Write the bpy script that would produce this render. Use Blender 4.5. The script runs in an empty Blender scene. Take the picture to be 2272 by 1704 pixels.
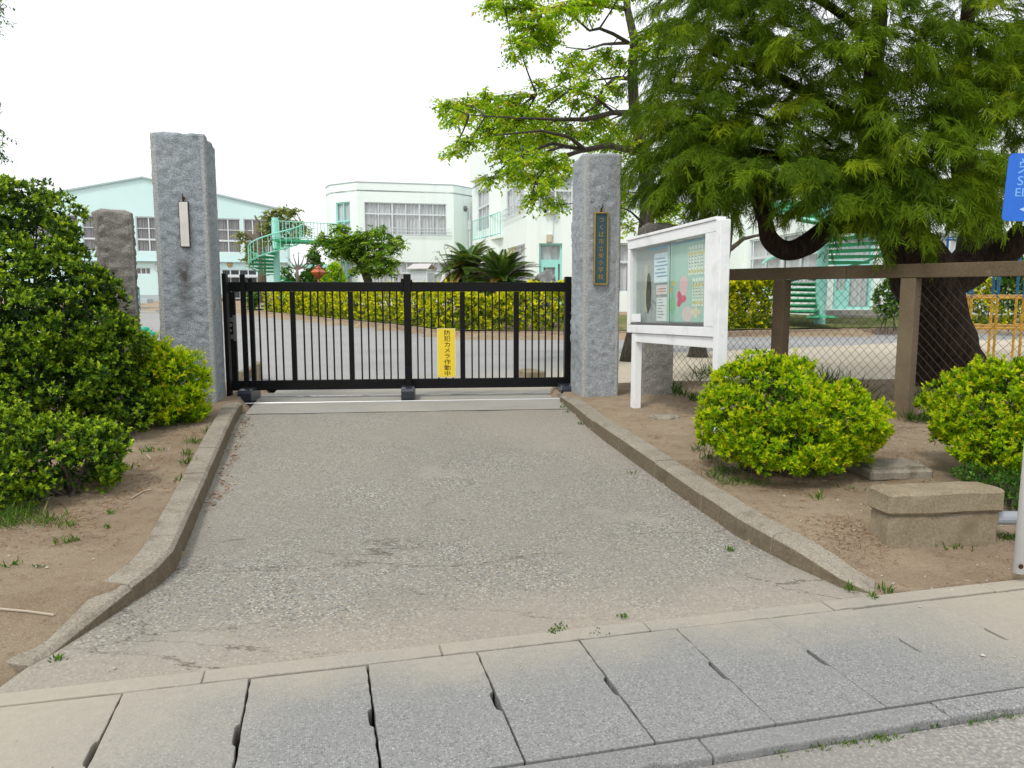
import bpy, bmesh, math, random
import numpy as np
from mathutils import Vector, Matrix, noise

SC = bpy.context.scene
COL = SC.collection
R = math.radians
rng = np.random.default_rng(7)
random.seed(7)

# ------------------------------------------------------------------ camera
FPX, CX, CY, EYE = 1695.0, 1136.0, 852.0, 1.6      # focal length and centre in pixels of the 2272 wide photo
TH = math.atan((852 - 647) / FPX)
CT, ST = math.cos(TH), math.sin(TH)
cd = bpy.data.cameras.new("camera")
cd.sensor_width = 36.0
cd.lens = FPX / 2272 * 36.0
cd.clip_start = 0.05
cd.clip_end = 1500.0
cam = bpy.data.objects.new("camera", cd)
COL.objects.link(cam)
cam.location = (0, 0, EYE)
cam.rotation_euler = (math.pi / 2 - TH, 0, 0)
SC.camera = cam

# ------------------------------------------------------------------ light: bright overcast
SUN_EL, SUN_AZ = R(56), R(215)                      # azimuth from north (+Y) clockwise: behind the camera, to its left
w = bpy.data.worlds.new("World")
SC.world = w
w.use_nodes = True
wn = w.node_tree
wn.nodes.clear()
wo = wn.nodes.new("ShaderNodeOutputWorld")
sky = wn.nodes.new("ShaderNodeTexSky")
sky.sky_type = 'NISHITA'
sky.sun_disc = False
sky.sun_elevation = SUN_EL
sky.sun_rotation = SUN_AZ
sky.dust_density = 4.0
bg1 = wn.nodes.new("ShaderNodeBackground")
bg1.inputs[1].default_value = 0.10
wn.links.new(sky.outputs[0], bg1.inputs[0])
bg2 = wn.nodes.new("ShaderNodeBackground")          # the closed cloud layer
bg2.inputs[0].default_value = (0.96, 0.985, 1.0, 1)
bg2.inputs[1].default_value = 0.98
mx = wn.nodes.new("ShaderNodeMixShader")
mx.inputs[0].default_value = 0.86
wn.links.new(bg1.outputs[0], mx.inputs[1])
wn.links.new(bg2.outputs[0], mx.inputs[2])
wn.links.new(mx.outputs[0], wo.inputs[0])
sd = bpy.data.lights.new("sun", 'SUN')
sd.energy = 1.5
sd.angle = R(11)
sd.color = (1.0, 0.96, 0.88)
sun = bpy.data.objects.new("sun", sd)
COL.objects.link(sun)
to_sun = Vector((math.sin(SUN_AZ) * math.cos(SUN_EL), math.cos(SUN_AZ) * math.cos(SUN_EL), math.sin(SUN_EL)))
sun.rotation_euler = to_sun.to_track_quat('Z', 'Y').to_euler()
sun.location = to_sun * 30
SC.view_settings.view_transform = 'Standard'
SC.view_settings.look = 'None'
SC.view_settings.exposure = 0.44
SC.view_settings.gamma = 1.0
SC.view_settings.use_curve_mapping = False
SC.render.engine = 'CYCLES'
SC.cycles.max_bounces = 6
SC.cycles.transparent_max_bounces = 8

# ------------------------------------------------------------------ measuring helpers (photo pixel -> place)
def ray(u, v):
    x, y = (u - CX) / FPX, -(v - CY) / FPX
    return Vector((x, CT + y * ST, -ST + y * CT))
def at(u, v, Y):
    d = ray(u, v)
    return Vector((0, 0, EYE)) + d * (Y / d.y)
def gr(u, v, z=0.0):
    d = ray(u, v)
    return Vector((0, 0, EYE)) + d * ((z - EYE) / d.z)
def on_plane(u, v, p0, p1):
    """point where the sight line meets the vertical plane through p0, p1; returns distance along it and height"""
    d = ray(u, v)
    e = Vector((p1[0] - p0[0], p1[1] - p0[1]))
    L = e.length
    e /= L
    n = Vector((-e.y, e.x))
    t = (n.x * p0[0] + n.y * p0[1]) / (n.x * d.x + n.y * d.y)
    return (d.x * t - p0[0]) * e.x + (d.y * t - p0[1]) * e.y, EYE + d.z * t

# ------------------------------------------------------------------ scene helpers
def tag(o, label=None, cat=None, group=None, kind=None):
    if label: o['label'] = label
    if cat: o['category'] = cat
    if group: o['group'] = group
    if kind: o['kind'] = kind
    return o
def empty(name, loc=(0, 0, 0), rz=0.0, parent=None):
    o = bpy.data.objects.new(name, None)
    COL.objects.link(o)
    o.location = loc
    o.rotation_euler = (0, 0, rz)
    o.empty_display_size = 0.1
    if parent is not None: o.parent = parent
    return o
def link(name, me, mat=None, parent=None, bevel=0.0, smooth=False, seg=2):
    o = bpy.data.objects.new(name, me)
    COL.objects.link(o)
    if mat is not None and not me.materials: me.materials.append(mat)
    if parent is not None: o.parent = parent
    if smooth:
        me.polygons.foreach_set('use_smooth', np.ones(len(me.polygons), dtype=bool))
    if bevel:
        b = o.modifiers.new("bevel", 'BEVEL')
        b.width = bevel; b.segments = seg; b.limit_method = 'ANGLE'; b.angle_limit = R(40)
    return o
class MB:
    def __init__(s): s.v, s.f = [], []
    def add(s, vs, fs):
        n = len(s.v)
        s.v += [tuple(q) for q in vs]
        s.f += [tuple(i + n for i in q) for q in fs]
        return s
    def hexa(s, p):       # bottom 0-3 counter-clockwise, top 4-7
        return s.add(p, [(3, 2, 1, 0), (4, 5, 6, 7), (0, 1, 5, 4), (1, 2, 6, 5), (2, 3, 7, 6), (3, 0, 4, 7)])
    def box(s, x0, x1, y0, y1, z0, z1):
        return s.hexa([(x0, y0, z0), (x1, y0, z0), (x1, y1, z0), (x0, y1, z0), (x0, y0, z1), (x1, y0, z1), (x1, y1, z1), (x0, y1, z1)])
    def prism(s, poly, z0, z1):
        n = len(poly)
        vs = [(p[0], p[1], z0) for p in poly] + [(p[0], p[1], z1) for p in poly]
        fs = [tuple(range(n - 1, -1, -1)), tuple(range(n, 2 * n))] + [(i, (i + 1) % n, n + (i + 1) % n, n + i) for i in range(n)]
        return s.add(vs, fs)
    def tube(s, pts, r, n=6, cap=True):
        pts = [Vector(p) for p in pts]
        rs = r if hasattr(r, '__len__') else [r] * len(pts)
        vs, fs = [], []
        prev = None
        for i, p in enumerate(pts):
            d = (pts[min(i + 1, len(pts) - 1)] - pts[max(i - 1, 0)])
            d = d.normalized() if d.length > 1e-9 else Vector((0, 0, 1))
            a = prev if prev is not None else (Vector((1, 0, 0)) if abs(d.x) < 0.8 else Vector((0, 1, 0)))
            a = (a - d * a.dot(d))
            a = a.normalized() if a.length > 1e-6 else d.orthogonal().normalized()
            b = d.cross(a)
            prev = a
            for k in range(n):
                t = 2 * math.pi * k / n
                vs.append(p + (a * math.cos(t) + b * math.sin(t)) * rs[i])
        for i in range(len(pts) - 1):
            for k in range(n):
                fs.append((i * n + k, i * n + (k + 1) % n, (i + 1) * n + (k + 1) % n, (i + 1) * n + k))
        if cap:
            fs.append(tuple(range(n - 1, -1, -1)))
            fs.append(tuple((len(pts) - 1) * n + k for k in range(n)))
        return s.add(vs, fs)
    def lathe(s, prof, n=16, c=(0, 0, 0)):
        vs, fs = [], []
        for (r, z) in prof:
            for k in range(n):
                t = 2 * math.pi * k / n
                vs.append((c[0] + r * math.cos(t), c[1] + r * math.sin(t), c[2] + z))
        for i in range(len(prof) - 1):
            for k in range(n):
                fs.append((i * n + k, i * n + (k + 1) % n, (i + 1) * n + (k + 1) % n, (i + 1) * n + k))
        fs.append(tuple(range(n - 1, -1, -1)))
        fs.append(tuple((len(prof) - 1) * n + k for k in range(n)))
        return s.add(vs, fs)
    def mesh(s, name):
        me = bpy.data.meshes.new(name)
        me.from_pydata(s.v, [], s.f)
        me.update()
        return me
    def build(s, name, mat, parent=None, **k):
        return link(name, s.mesh(name), mat, parent, **k)
def copy_tree(o, parent=None):
    c = o.copy()
    COL.objects.link(c)
    c.parent = parent
    for ch in list(o.children): copy_tree(ch, c)
    return c
def np_mesh(name, V, Q, rnd=None, smooth=False):
    """V (n,3), Q (m,k) indices"""
    V = np.asarray(V, np.float32).reshape(-1, 3)
    Q = np.asarray(Q, np.int32)
    m, k = Q.shape
    me = bpy.data.meshes.new(name)
    me.vertices.add(len(V)); me.vertices.foreach_set('co', V.ravel())
    me.loops.add(m * k); me.loops.foreach_set('vertex_index', Q.ravel())
    me.polygons.add(m)
    me.polygons.foreach_set('loop_start', np.arange(0, m * k, k, dtype=np.int32))
    me.polygons.foreach_set('loop_total', np.full(m, k, np.int32))
    if smooth: me.polygons.foreach_set('use_smooth', np.ones(m, dtype=bool))
    me.update(calc_edges=True)
    if rnd is not None:
        a = me.attributes.new('rnd', 'FLOAT', 'FACE')
        a.data.foreach_set('value', np.asarray(rnd, np.float32))
    return me

# ------------------------------------------------------------------ materials
class Mat:
    def __init__(s, name, rough=0.8, spec=0.3):
        s.m = bpy.data.materials.new(name)
        s.m.use_nodes = True
        s.nt = s.m.node_tree
        s.b = s.nt.nodes['Principled BSDF']
        s.b.inputs['Roughness'].default_value = rough
        s.b.inputs['Specular IOR Level'].default_value = spec
        s.co = None
    def n(s, t, **k):
        q = s.nt.nodes.new('ShaderNode' + t)
        for a, b in k.items(): setattr(q, a, b)
        return q
    def l(s, a, b): s.nt.links.new(a, b)
    def coord(s, kind='Object'):
        if s.co is None: s.co = s.n('TexCoord')
        return s.co.outputs[kind]
    def noise(s, scale, detail=4, rough=0.55, vec=None, dist=0.0):
        q = s.n('TexNoise')
        q.inputs['Scale'].default_value = scale
        q.inputs['Detail'].default_value = detail
        q.inputs['Roughness'].default_value = rough
        q.inputs['Distortion'].default_value = dist
        s.l(vec if vec is not None else s.coord(), q.inputs['Vector'])
        return q.outputs['Fac']
    def voro(s, scale, out='Color', feature='F1', vec=None):
        q = s.n('TexVoronoi', feature=feature)
        q.inputs['Scale'].default_value = scale
        s.l(vec if vec is not None else s.coord(), q.inputs['Vector'])
        return q.outputs[out]
    def ramp(s, fac, stops, interp='LINEAR'):
        q = s.n('ValToRGB')
        cr = q.color_ramp
        cr.interpolation = interp
        while len(cr.elements) < len(stops): cr.elements.new(0.5)
        for e, (p, c) in zip(cr.elements, stops):
            e.position = p
            e.color = (c, c, c, 1) if not hasattr(c, '__len__') else (*c, 1)
        s.l(fac, q.inputs[0])
        return q.outputs[0]
    def mix(s, fac, a, b, mode='MIX'):
        q = s.n('MixRGB', blend_type=mode)
        for i, x in ((0, fac), (1, a), (2, b)):
            if hasattr(x, 'is_linked'): s.l(x, q.inputs[i])
            else: q.inputs[i].default_value = x if i == 0 else (*x, 1)
        return q.outputs[0]
    def math(s, op, a, b=0.0, clamp=False):
        q = s.n('Math', operation=op, use_clamp=clamp)
        for i, x in ((0, a), (1, b)):
            if hasattr(x, 'is_linked'): s.l(x, q.inputs[i])
            else: q.inputs[i].default_value = x
        return q.outputs[0]
    def bump(s, h, strength=0.3, dist=0.01):
        q = s.n('Bump')
        q.inputs['Strength'].default_value = strength
        q.inputs['Distance'].default_value = dist
        s.l(h, q.inputs['Height'])
        s.l(q.outputs[0], s.b.inputs['Normal'])
    def col(s, c):
        if hasattr(c, 'is_linked'): s.l(c, s.b.inputs['Base Color'])
        else: s.b.inputs['Base Color'].default_value = (*c, 1)
        return s.m

def mottled(name, c0, c1, scale=3.0, fine=40.0, rough=0.8, bump=0.25, bdist=0.004, spec=0.15, amount=0.25, c2=None, s2=0.7, t2=(0.55, 0.7)):
    """two colours mixed by a large noise, a finer noise for grain, a third colour in patches (stains)"""
    m = Mat(name, rough, spec)
    base = m.mix(m.ramp(m.noise(scale, 5), [(0.3, 0.0), (0.7, 1.0)]), c0, c1)
    g = m.noise(fine, 3, 0.7)
    base = m.mix(amount, base, m.mix(m.ramp(g, [(0.3, 0.0), (0.7, 1.0)]), tuple(x * 0.45 for x in c0), tuple(min(1, x * 1.5) for x in c1)))
    if c2 is not None:
        base = m.mix(m.ramp(m.noise(s2, 6, 0.65), [(t2[0], 0.0), (t2[1], 1.0)]), base, c2)
    if bump: m.bump(g, bump, bdist)
    return m.col(base)

def leaf_mat(name, stops, trans=0.35, rough=0.5, gloss=0.25):
    m = Mat(name, rough + .1, gloss * .4)
    a = m.n('Attribute', attribute_name='rnd')
    c = m.ramp(a.outputs['Fac'], stops)
    m.col(c)
    tr = m.n('BsdfTranslucent')
    mc = m.mix(1.0, c, (1.25, 1.25, 0.6), 'MULTIPLY')
    m.l(mc, tr.inputs['Color'])
    ms = m.n('MixShader')
    ms.inputs[0].default_value = trans
    m.l(m.b.outputs[0], ms.inputs[1]); m.l(tr.outputs[0], ms.inputs[2])
    out = [q for q in m.nt.nodes if q.type == 'OUTPUT_MATERIAL'][0]
    m.l(ms.outputs[0], out.inputs[0])
    return m.m

def aggregate(name, stones, paste, scale, dust=None, dust_mask=None, cracks=False, bump=0.35, bdist=0.004, worn=(0.35, 0.6), wear_scale=1.3):
    """exposed aggregate: small stones of several colours in cement paste, paste thicker in places"""
    m = Mat(name, 0.9, 0.12)
    vc = m.voro(scale, 'Color')
    sep = m.n('SeparateColor'); m.l(vc, sep.inputs[0])
    st = m.ramp(sep.outputs[0], [(i / (len(stones) - 1), c) for i, c in enumerate(stones)], 'CONSTANT')
    dist = m.voro(scale, 'Distance')
    fill = m.ramp(dist, [(0.38, 0.0), (0.62, 1.0)])
    wear = m.ramp(m.noise(wear_scale, 5, 0.6), [(worn[0], 0.0), (worn[1], 1.0)])
    f = m.math('ADD', fill, m.math('MULTIPLY', wear, 0.45), True)
    pc = m.mix(m.noise(90, 3, 0.7), tuple(x * 0.78 for x in paste), tuple(x * 1.2 for x in paste))
    c = m.mix(f, st, pc)
    big = m.noise(0.55, 4, 0.6)
    c = m.mix(m.ramp(big, [(0.35, 0.0), (0.7, 0.35)]), c, tuple(x * 0.62 for x in paste))
    if dust is not None:
        c = m.mix(dust_mask(m), c, m.mix(m.noise(25, 4), tuple(x * 0.85 for x in dust), tuple(x * 1.1 for x in dust)))
    h = m.mix(0.35, dist, m.noise(160, 2))
    if cracks:
        mp = m.n('Mapping'); m.l(m.coord(), mp.inputs[0]); mp.inputs['Scale'].default_value = (0.55, 1.5, 1); mp.inputs['Rotation'].default_value = (0, 0, -0.22)
        wob = m.n('VectorMath', operation='ADD')
        nz = m.n('TexNoise'); nz.inputs['Scale'].default_value = 3.5; nz.inputs['Detail'].default_value = 6; nz.inputs['Roughness'].default_value = 0.7
        m.l(mp.outputs[0], nz.inputs['Vector'])
        sc_ = m.n('VectorMath', operation='SCALE'); m.l(nz.outputs['Color'], sc_.inputs[0]); sc_.inputs['Scale'].default_value = 0.42
        m.l(mp.outputs[0], wob.inputs[0]); m.l(sc_.outputs[0], wob.inputs[1])
        ed = m.voro(0.95, 'Distance', 'DISTANCE_TO_EDGE', wob.outputs[0])
        wid = m.math('MULTIPLY', m.noise(2.2, 4), 0.011)
        line = m.math('LESS_THAN', ed, wid)
        part = m.ramp(m.noise(0.9, 3, 0.6), [(0.47, 0.0), (0.55, 1.0)])
        front = pos_mask((0.2419, -0.9703, 0), -6.6, -4.4, 1.0, 1.5)(m)
        k = m.math('MULTIPLY', m.math('MULTIPLY', line, part), m.math('ADD', m.math('MULTIPLY', front, 0.62), 0.08))
        c = m.mix(k, c, (0.075, 0.065, 0.05))
        pat = m.ramp(m.noise(1.1, 3, 0.5), [(0.60, 0.0), (0.68, 0.45)])
        c = m.mix(pat, c, tuple(x * 1.22 for x in paste))
        h = m.mix(k, h, (0, 0, 0))
    m.bump(h, bump, bdist)
    return m.col(c)

def glossy_paint(name, c, rough=0.35, var=0.12, spec=0.45, fine=30.0):
    m = Mat(name, rough, spec)
    n = m.noise(4.0, 5, 0.6)
    base = m.mix(m.ramp(n, [(0.3, 0.0), (0.7, 1.0)]), tuple(x * (1 - var) for x in c), tuple(min(1, x * (1 + var)) for x in c))
    m.bump(m.noise(fine, 3), 0.05, 0.002)
    return m.col(base)

def plain(name, c, rough=0.6, spec=0.3, metal=0.0):
    m = Mat(name, rough, spec)
    m.b.inputs['Metallic'].default_value = metal
    base = m.mix(m.noise(18, 4, 0.65), tuple(x * 0.86 for x in c), tuple(min(1, x * 1.12) for x in c))
    return m.col(base)

def glass_mat(name, tint=(0.9, 0.95, 0.95), refl=0.12):
    m = Mat(name, 0.05, 0.5)
    t = m.n('BsdfTransparent'); t.inputs[0].default_value = (*tint, 1)
    g = m.n('BsdfGlossy'); g.inputs['Roughness'].default_value = 0.03
    lw = m.n('LayerWeight'); lw.inputs['Blend'].default_value = 0.5
    f = m.math('ADD', m.math('MULTIPLY', m.math('POWER', lw.outputs['Facing'], 4.0), 0.45), refl * 0.5, True)
    ms = m.n('MixShader')
    m.l(f, ms.inputs[0]); m.l(t.outputs[0], ms.inputs[1]); m.l(g.outputs[0], ms.inputs[2])
    out = [q for q in m.nt.nodes if q.type == 'OUTPUT_MATERIAL'][0]
    m.l(ms.outputs[0], out.inputs[0])
    return m.m

def pos_mask(axis_dir, lo, hi, nscale, namp):
    """wear that follows a place: 0 at lo, 1 at hi along a ground direction, broken up by noise"""
    def f(m):
        geo = m.n('NewGeometry')
        d = m.n('VectorMath', operation='DOT_PRODUCT')
        m.l(geo.outputs['Position'], d.inputs[0]); d.inputs[1].default_value = axis_dir
        nn = m.noise(nscale, 6, 0.65, geo.outputs['Position'])
        v = m.math('ADD', d.outputs['Value'], m.math('MULTIPLY', m.math('SUBTRACT', nn, 0.5), namp))
        mr = m.n('MapRange', interpolation_type='SMOOTHSTEP')
        m.l(v, mr.inputs[0]); mr.inputs[1].default_value = lo; mr.inputs[2].default_value = hi
        return mr.outputs[0]
    return f
E_AL = Vector((0.9703, 0.2419, 0)); N_AL = Vector((-0.2419, 0.9703, 0))     # along the street, and away from it
def ab(a, b, z=0.0): return Vector((E_AL.x * a + N_AL.x * b, E_AL.y * a + N_AL.y * b, z))

def slab_dust(m):
    back = pos_mask(tuple(N_AL), 2.75, 3.38, 2.2, 0.8)(m)
    left = pos_mask((-0.93, 0.35, 0), 1.45, 2.75, 1.6, 1.1)(m)
    right = pos_mask((0.62, 0.78, 0), 3.45, 4.6, 1.4, 0.9)(m)
    q = m.math('MAXIMUM', m.math('MAXIMUM', m.math('MULTIPLY', back, 0.85), left), m.math('MULTIPLY', right, 0.95))
    return m.math('MULTIPLY', q, 0.9)
def drive_dust(m):
    fr = pos_mask((0.2419, -0.9703, 0), -3.95, -3.3, 1.7, 0.9)(m)
    le = pos_mask((-0.94, 0.33, 0), 2.95, 3.5, 2.5, 0.5)(m)
    ri = pos_mask((0.76, 0.645, 0), 4.25, 5.3, 1.6, 0.9)(m)
    return m.math('MULTIPLY', m.math('MAXIMUM', m.math('MAXIMUM', fr, m.math('MULTIPLY', ri, 0.55)), m.math('MULTIPLY', le, 0.25)), 0.62)

SAND = (0.335, 0.30, 0.247)
ST_DRIVE = [(0.33, 0.325, 0.30), (0.085, 0.088, 0.09), (0.25, 0.20, 0.13), (0.20, 0.205, 0.205), (0.44, 0.43, 0.385), (0.12, 0.122, 0.125), (0.31, 0.26, 0.185)]
ST_SLAB = [(0.28, 0.28, 0.28), (0.135, 0.14, 0.145), (0.23, 0.235, 0.235), (0.36, 0.36, 0.355), (0.17, 0.175, 0.18)]
M = {}
M['drive'] = aggregate('exposed_aggregate', ST_DRIVE, (0.252, 0.236, 0.204), 72.0, SAND, drive_dust, True, 0.5, 0.005)
M['slab'] = aggregate('gutter_cover_concrete', ST_SLAB, (0.232, 0.234, 0.226), 118.0, (0.385, 0.345, 0.28), slab_dust, False, 0.35, 0.003)
M['road'] = aggregate('road_asphalt', [(0.33, 0.31, 0.28), (0.20, 0.195, 0.19), (0.29, 0.28, 0.26), (0.38, 0.36, 0.33), (0.24, 0.23, 0.22)], (0.25, 0.24, 0.22), 75.0)
M['yard'] = aggregate('yard_asphalt', [(0.30, 0.30, 0.30), (0.22, 0.22, 0.225), (0.34, 0.335, 0.33), (0.27, 0.27, 0.27)], (0.33, 0.33, 0.33), 40.0, (0.44, 0.40, 0.33), pos_mask((0.5, -0.86, 0), -12.5, -8.8, 0.8, 2.5), False, 0.2, 0.003, wear_scale=0.5)
M['threshold'] = mottled('troweled_concrete', (0.27, 0.26, 0.235), (0.345, 0.335, 0.305), 1.6, 60, 0.8, 0.15, 0.002, amount=0.16, c2=(0.38, 0.33, 0.26), s2=1.1, t2=(0.56, 0.75))
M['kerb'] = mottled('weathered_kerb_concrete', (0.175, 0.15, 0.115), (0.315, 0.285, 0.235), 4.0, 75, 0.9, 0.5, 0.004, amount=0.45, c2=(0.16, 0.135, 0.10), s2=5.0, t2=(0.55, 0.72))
M['kerb_side'] = mottled('soil_and_shade_kerb_face', (0.115, 0.09, 0.06), (0.20, 0.165, 0.115), 4.0, 60, 0.9, 0.5, 0.004, amount=0.35, c2=(0.09, 0.075, 0.05), s2=4.0, t2=(0.5, 0.7))  # inner kerb faces: mossy soil brown, with their shade painted into the colour
M['block'] = mottled('mossy_block_concrete', (0.20, 0.16, 0.105), (0.285, 0.24, 0.17), 4.0, 60, 0.9, 0.5, 0.004, amount=0.35, c2=(0.20, 0.16, 0.10), s2=3.0)

def dirt_material():
    m = Mat('bare_earth', 0.95, 0.08)
    c = m.mix(m.ramp(m.noise(1.6, 6, 0.65), [(0.34, 0.0), (0.64, 1.0)]), (0.29, 0.207, 0.13), (0.475, 0.375, 0.26))
    c = m.mix(m.ramp(m.noise(6.5, 8, 0.75), [(0.54, 0.0), (0.70, 0.85)]), c, (0.15, 0.085, 0.048))
    c = m.mix(m.ramp(m.noise(17, 6, 0.75), [(0.56, 0.0), (0.66, 0.6)]), c, (0.16, 0.09, 0.055))
    c = m.mix(0.45, c, m.mix(m.ramp(m.noise(95, 4, 0.8), [(0.3, 0.0), (0.7, 1.0)]), (0.10, 0.07, 0.045), (0.48, 0.40, 0.30)))
    m.bump(m.mix(0.5, m.noise(24, 6, 0.75), m.noise(110, 4, 0.75)), 1.0, 0.03)
    return m.col(c)
M['dirt'] = dirt_material()
M['sand'] = mottled('yard_sand', (0.42, 0.365, 0.285), (0.52, 0.465, 0.38), 0.6, 45, 0.95, 0.4, 0.01, amount=0.25, c2=(0.30, 0.22, 0.15), s2=0.5, t2=(0.58, 0.75))

def granite(name, a, b, stain, head=0.5, drip=None):
    m = Mat(name, 0.85, 0.3)
    c = m.mix(m.ramp(m.noise(3.0, 5, 0.6), [(0.3, 0.0), (0.7, 1.0)]), a, b)
    sp = m.n('SeparateColor'); m.l(m.voro(170, 'Color'), sp.inputs[0])
    c = m.mix(0.42, c, m.ramp(sp.outputs[0], [(0.0, tuple(x * 0.40 for x in a)), (0.3, a), (0.6, tuple(x * 1.25 for x in b)), (0.86, tuple(x * 1.75 for x in b))], 'CONSTANT'))
    mp = m.n('Mapping'); m.l(m.coord(), mp.inputs[0]); mp.inputs['Scale'].default_value = (1, 1, 1.9); mp.inputs['Rotation'].default_value = (0.3, 0.25, 0)
    chip = m.noise(26, 5, 0.72, mp.outputs[0], 0.6)
    c = m.mix(m.ramp(chip, [(0.32, 0.55), (0.44, 0.0)]), c, tuple(x * 0.45 for x in a))        # pits of the split face darkened, their recess shade painted in
    c = m.mix(m.ramp(chip, [(0.56, 0.0), (0.70, 0.5)]), c, tuple(x * 1.5 for x in b))
    sx = m.n('SeparateXYZ'); m.l(m.coord('Generated'), sx.inputs[0])
    top = m.math('ADD', sx.outputs[2], m.math('MULTIPLY', m.noise(7.0, 6, 0.7), 0.10))
    c = m.mix(m.math('MULTIPLY', m.ramp(top, [(1.0, 0.0), (1.06, 1.0)]), head), c, stain)       # lichen and soot on the head of the stone
    c = m.mix(m.ramp(m.noise(2.2, 6, 0.7), [(0.58, 0.0), (0.8, 0.45)]), c, stain)
    if drip:                                         # soot and rust washed down below the plaque
        so = m.n('SeparateXYZ'); m.l(m.coord(), so.inputs[0])
        wob = m.math('MULTIPLY', m.math('SUBTRACT', m.noise(6, 5, 0.7), 0.5), 0.16)
        dx = m.math('ABSOLUTE', m.math('ADD', m.math('SUBTRACT', so.outputs[0], drip[0]), wob))
        fx = m.n('MapRange', interpolation_type='SMOOTHSTEP'); m.l(dx, fx.inputs[0]); fx.inputs[1].default_value = drip[1]; fx.inputs[2].default_value = 0.0
        fz = m.n('MapRange', interpolation_type='SMOOTHSTEP'); m.l(so.outputs[2], fz.inputs[0]); fz.inputs[1].default_value = drip[2]; fz.inputs[2].default_value = drip[3]
        fy = m.n('MapRange', interpolation_type='SMOOTHSTEP'); m.l(so.outputs[2], fy.inputs[0]); fy.inputs[1].default_value = drip[3] + .22; fy.inputs[2].default_value = drip[3] + .10
        k = m.math('MULTIPLY', m.math('MULTIPLY', fx.outputs[0], m.math('MULTIPLY', fz.outputs[0], fy.outputs[0])), m.ramp(m.noise(16, 5, 0.7), [(0.3, 0.35), (0.6, 0.95)]))
        c = m.mix(k, c, (0.07, 0.06, 0.05))
    m.bump(m.mix(0.45, chip, m.noise(75, 4, 0.7)), 0.85, 0.02)
    return m.col(c)
M['granite'] = granite('blue_grey_granite', (0.265, 0.295, 0.32), (0.375, 0.40, 0.42), (0.10, 0.098, 0.09))
M['granite_left'] = granite('blue_grey_granite_stained', (0.245, 0.28, 0.31), (0.355, 0.385, 0.41), (0.10, 0.098, 0.09), 0.5, (0.285, 0.13, 0.95, 1.62))
M['granite_edge'] = granite('dressed_granite_edge', (0.34, 0.355, 0.355), (0.43, 0.44, 0.435), (0.13, 0.125, 0.115))
M['old_stone'] = granite('brown_grey_stone', (0.20, 0.19, 0.17), (0.315, 0.30, 0.275), (0.09, 0.08, 0.07))
# ================================================================== the ground
def sstep(a, b, x): 
    t = min(1.0, max(0.0, (x - a) / (b - a))); return t * t * (3 - 2 * t)
def s_of(x, y): return y - 3.4 - 0.263 * x
def zd(x, y): return 0.2 * min(1.0, max(0.0, s_of(x, y) / 5.2))
KR = [(0.50, 10.2), (0.594, 9.581), (0.786, 8.006), (1.00, 6.85), (1.16, 6.05), (1.30, 5.35), (1.43, 4.75), (1.62, 4.26), (1.775, 3.98), (1.93, 3.90)]
KL = [(-3.40, 10.2), (-3.30, 9.45), (-3.02, 8.35), (-2.748, 7.35), (-2.375, 5.97), (-2.18, 5.25), (-1.925, 4.31), (-1.858, 4.06), (-1.872, 3.93), (-1.96, 3.45), (-2.035, 3.08)]
def interp_y(poly, y):
    p = sorted(poly, key=lambda q: q[1])
    if y <= p[0][1]: return p[0][0]
    for a, b in zip(p, p[1:]):
        if y <= b[1]: return a[0] + (b[0] - a[0]) * (y - a[1]) / max(1e-6, b[1] - a[1])
    return p[-1][0]
BED = [(-60, 62.0), (-30, 60.0), (-17.5, 50.0), (-15.5, 47.5), (-11.52, 40.6), (-6.88, 32.4), (-3.83, 27.2), (-2.39, 24.3), (-1.59, 23.2), (0.22, 23.2), (1.53, 22.9), (6.76, 23.7), (9.65, 24.6), (12.96, 25.4), (20, 27.5), (60, 36)]
def bed_y(x):
    for a, b in zip(BED, BED[1:]):
        if x <= b[0]: return a[1] + (b[1] - a[1]) * (x - a[0]) / (b[0] - a[0])
    return BED[-1][1]
def dirt_z(x, y):
    s = s_of(x, y)
    xl, xr = interp_y(KL, y), interp_y(KR, y)
    out = max(xl - x, x - xr, 0)
    z = zd(x, y) + 0.10 * sstep(0.05, 0.8, s) + 0.05 * sstep(0.3, 2.2, out) * sstep(0.2, 1.5, s)
    return z + 0.014 * noise.noise(Vector((x * 2.1, y * 2.1, 0))) * sstep(0.0, 0.5, s)
def in_yard(x, y):
    return y > 10.2 + 0.1 * x and y < bed_y(x) - 0.01
def ground_z(x, y):
    s = s_of(x, y)
    b = N_AL.x * x + N_AL.y * y
    if b < 3.27: return -0.30
    if y > bed_y(x) + 0.1:
        d = y - bed_y(x)
        z = 0.40 + 0.25 * sstep(0.5, 4.0, d)
        if -2.6 < x < 2.2 and d < 9: z += 0.25 * sstep(0.3, 3.0, d) * sstep(0, .8, x + 2.6) * sstep(0, .8, 2.2 - x)
        return z if x > -16 else 0.2 + 0.5 * sstep(0, 8, d)
    if y > 10.6 + 0.1 * x and -3.6 < x: return 0.15
    if y > 11.0: return 0.15
    xl, xr = interp_y(KL, y), interp_y(KR, y)
    if xl - 0.06 < x < xr + 0.06 and y < 11: return zd(x, y) - 0.05
    return dirt_z(x, y) - 0.004
def axis(lo, hi, fine_lo, fine_hi, step):
    a = list(np.arange(fine_lo, fine_hi, step))
    x, d = fine_hi, step
    while x < hi: a.append(x); d *= 1.13; x += d
    x, d = fine_lo, step
    left = []
    while x > lo: d *= 1.13; x -= d; left.append(x)
    return np.array(left[::-1] + a)
xs = axis(-500, 500, -5.5, 5.5, 0.095)
ys = axis(-60, 900, 2.6, 11.2, 0.09)
V = np.array([(x, y, ground_z(x, y)) for y in ys for x in xs])
nx, ny = len(xs), len(ys)
I = np.arange(nx * ny).reshape(ny, nx)
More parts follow.
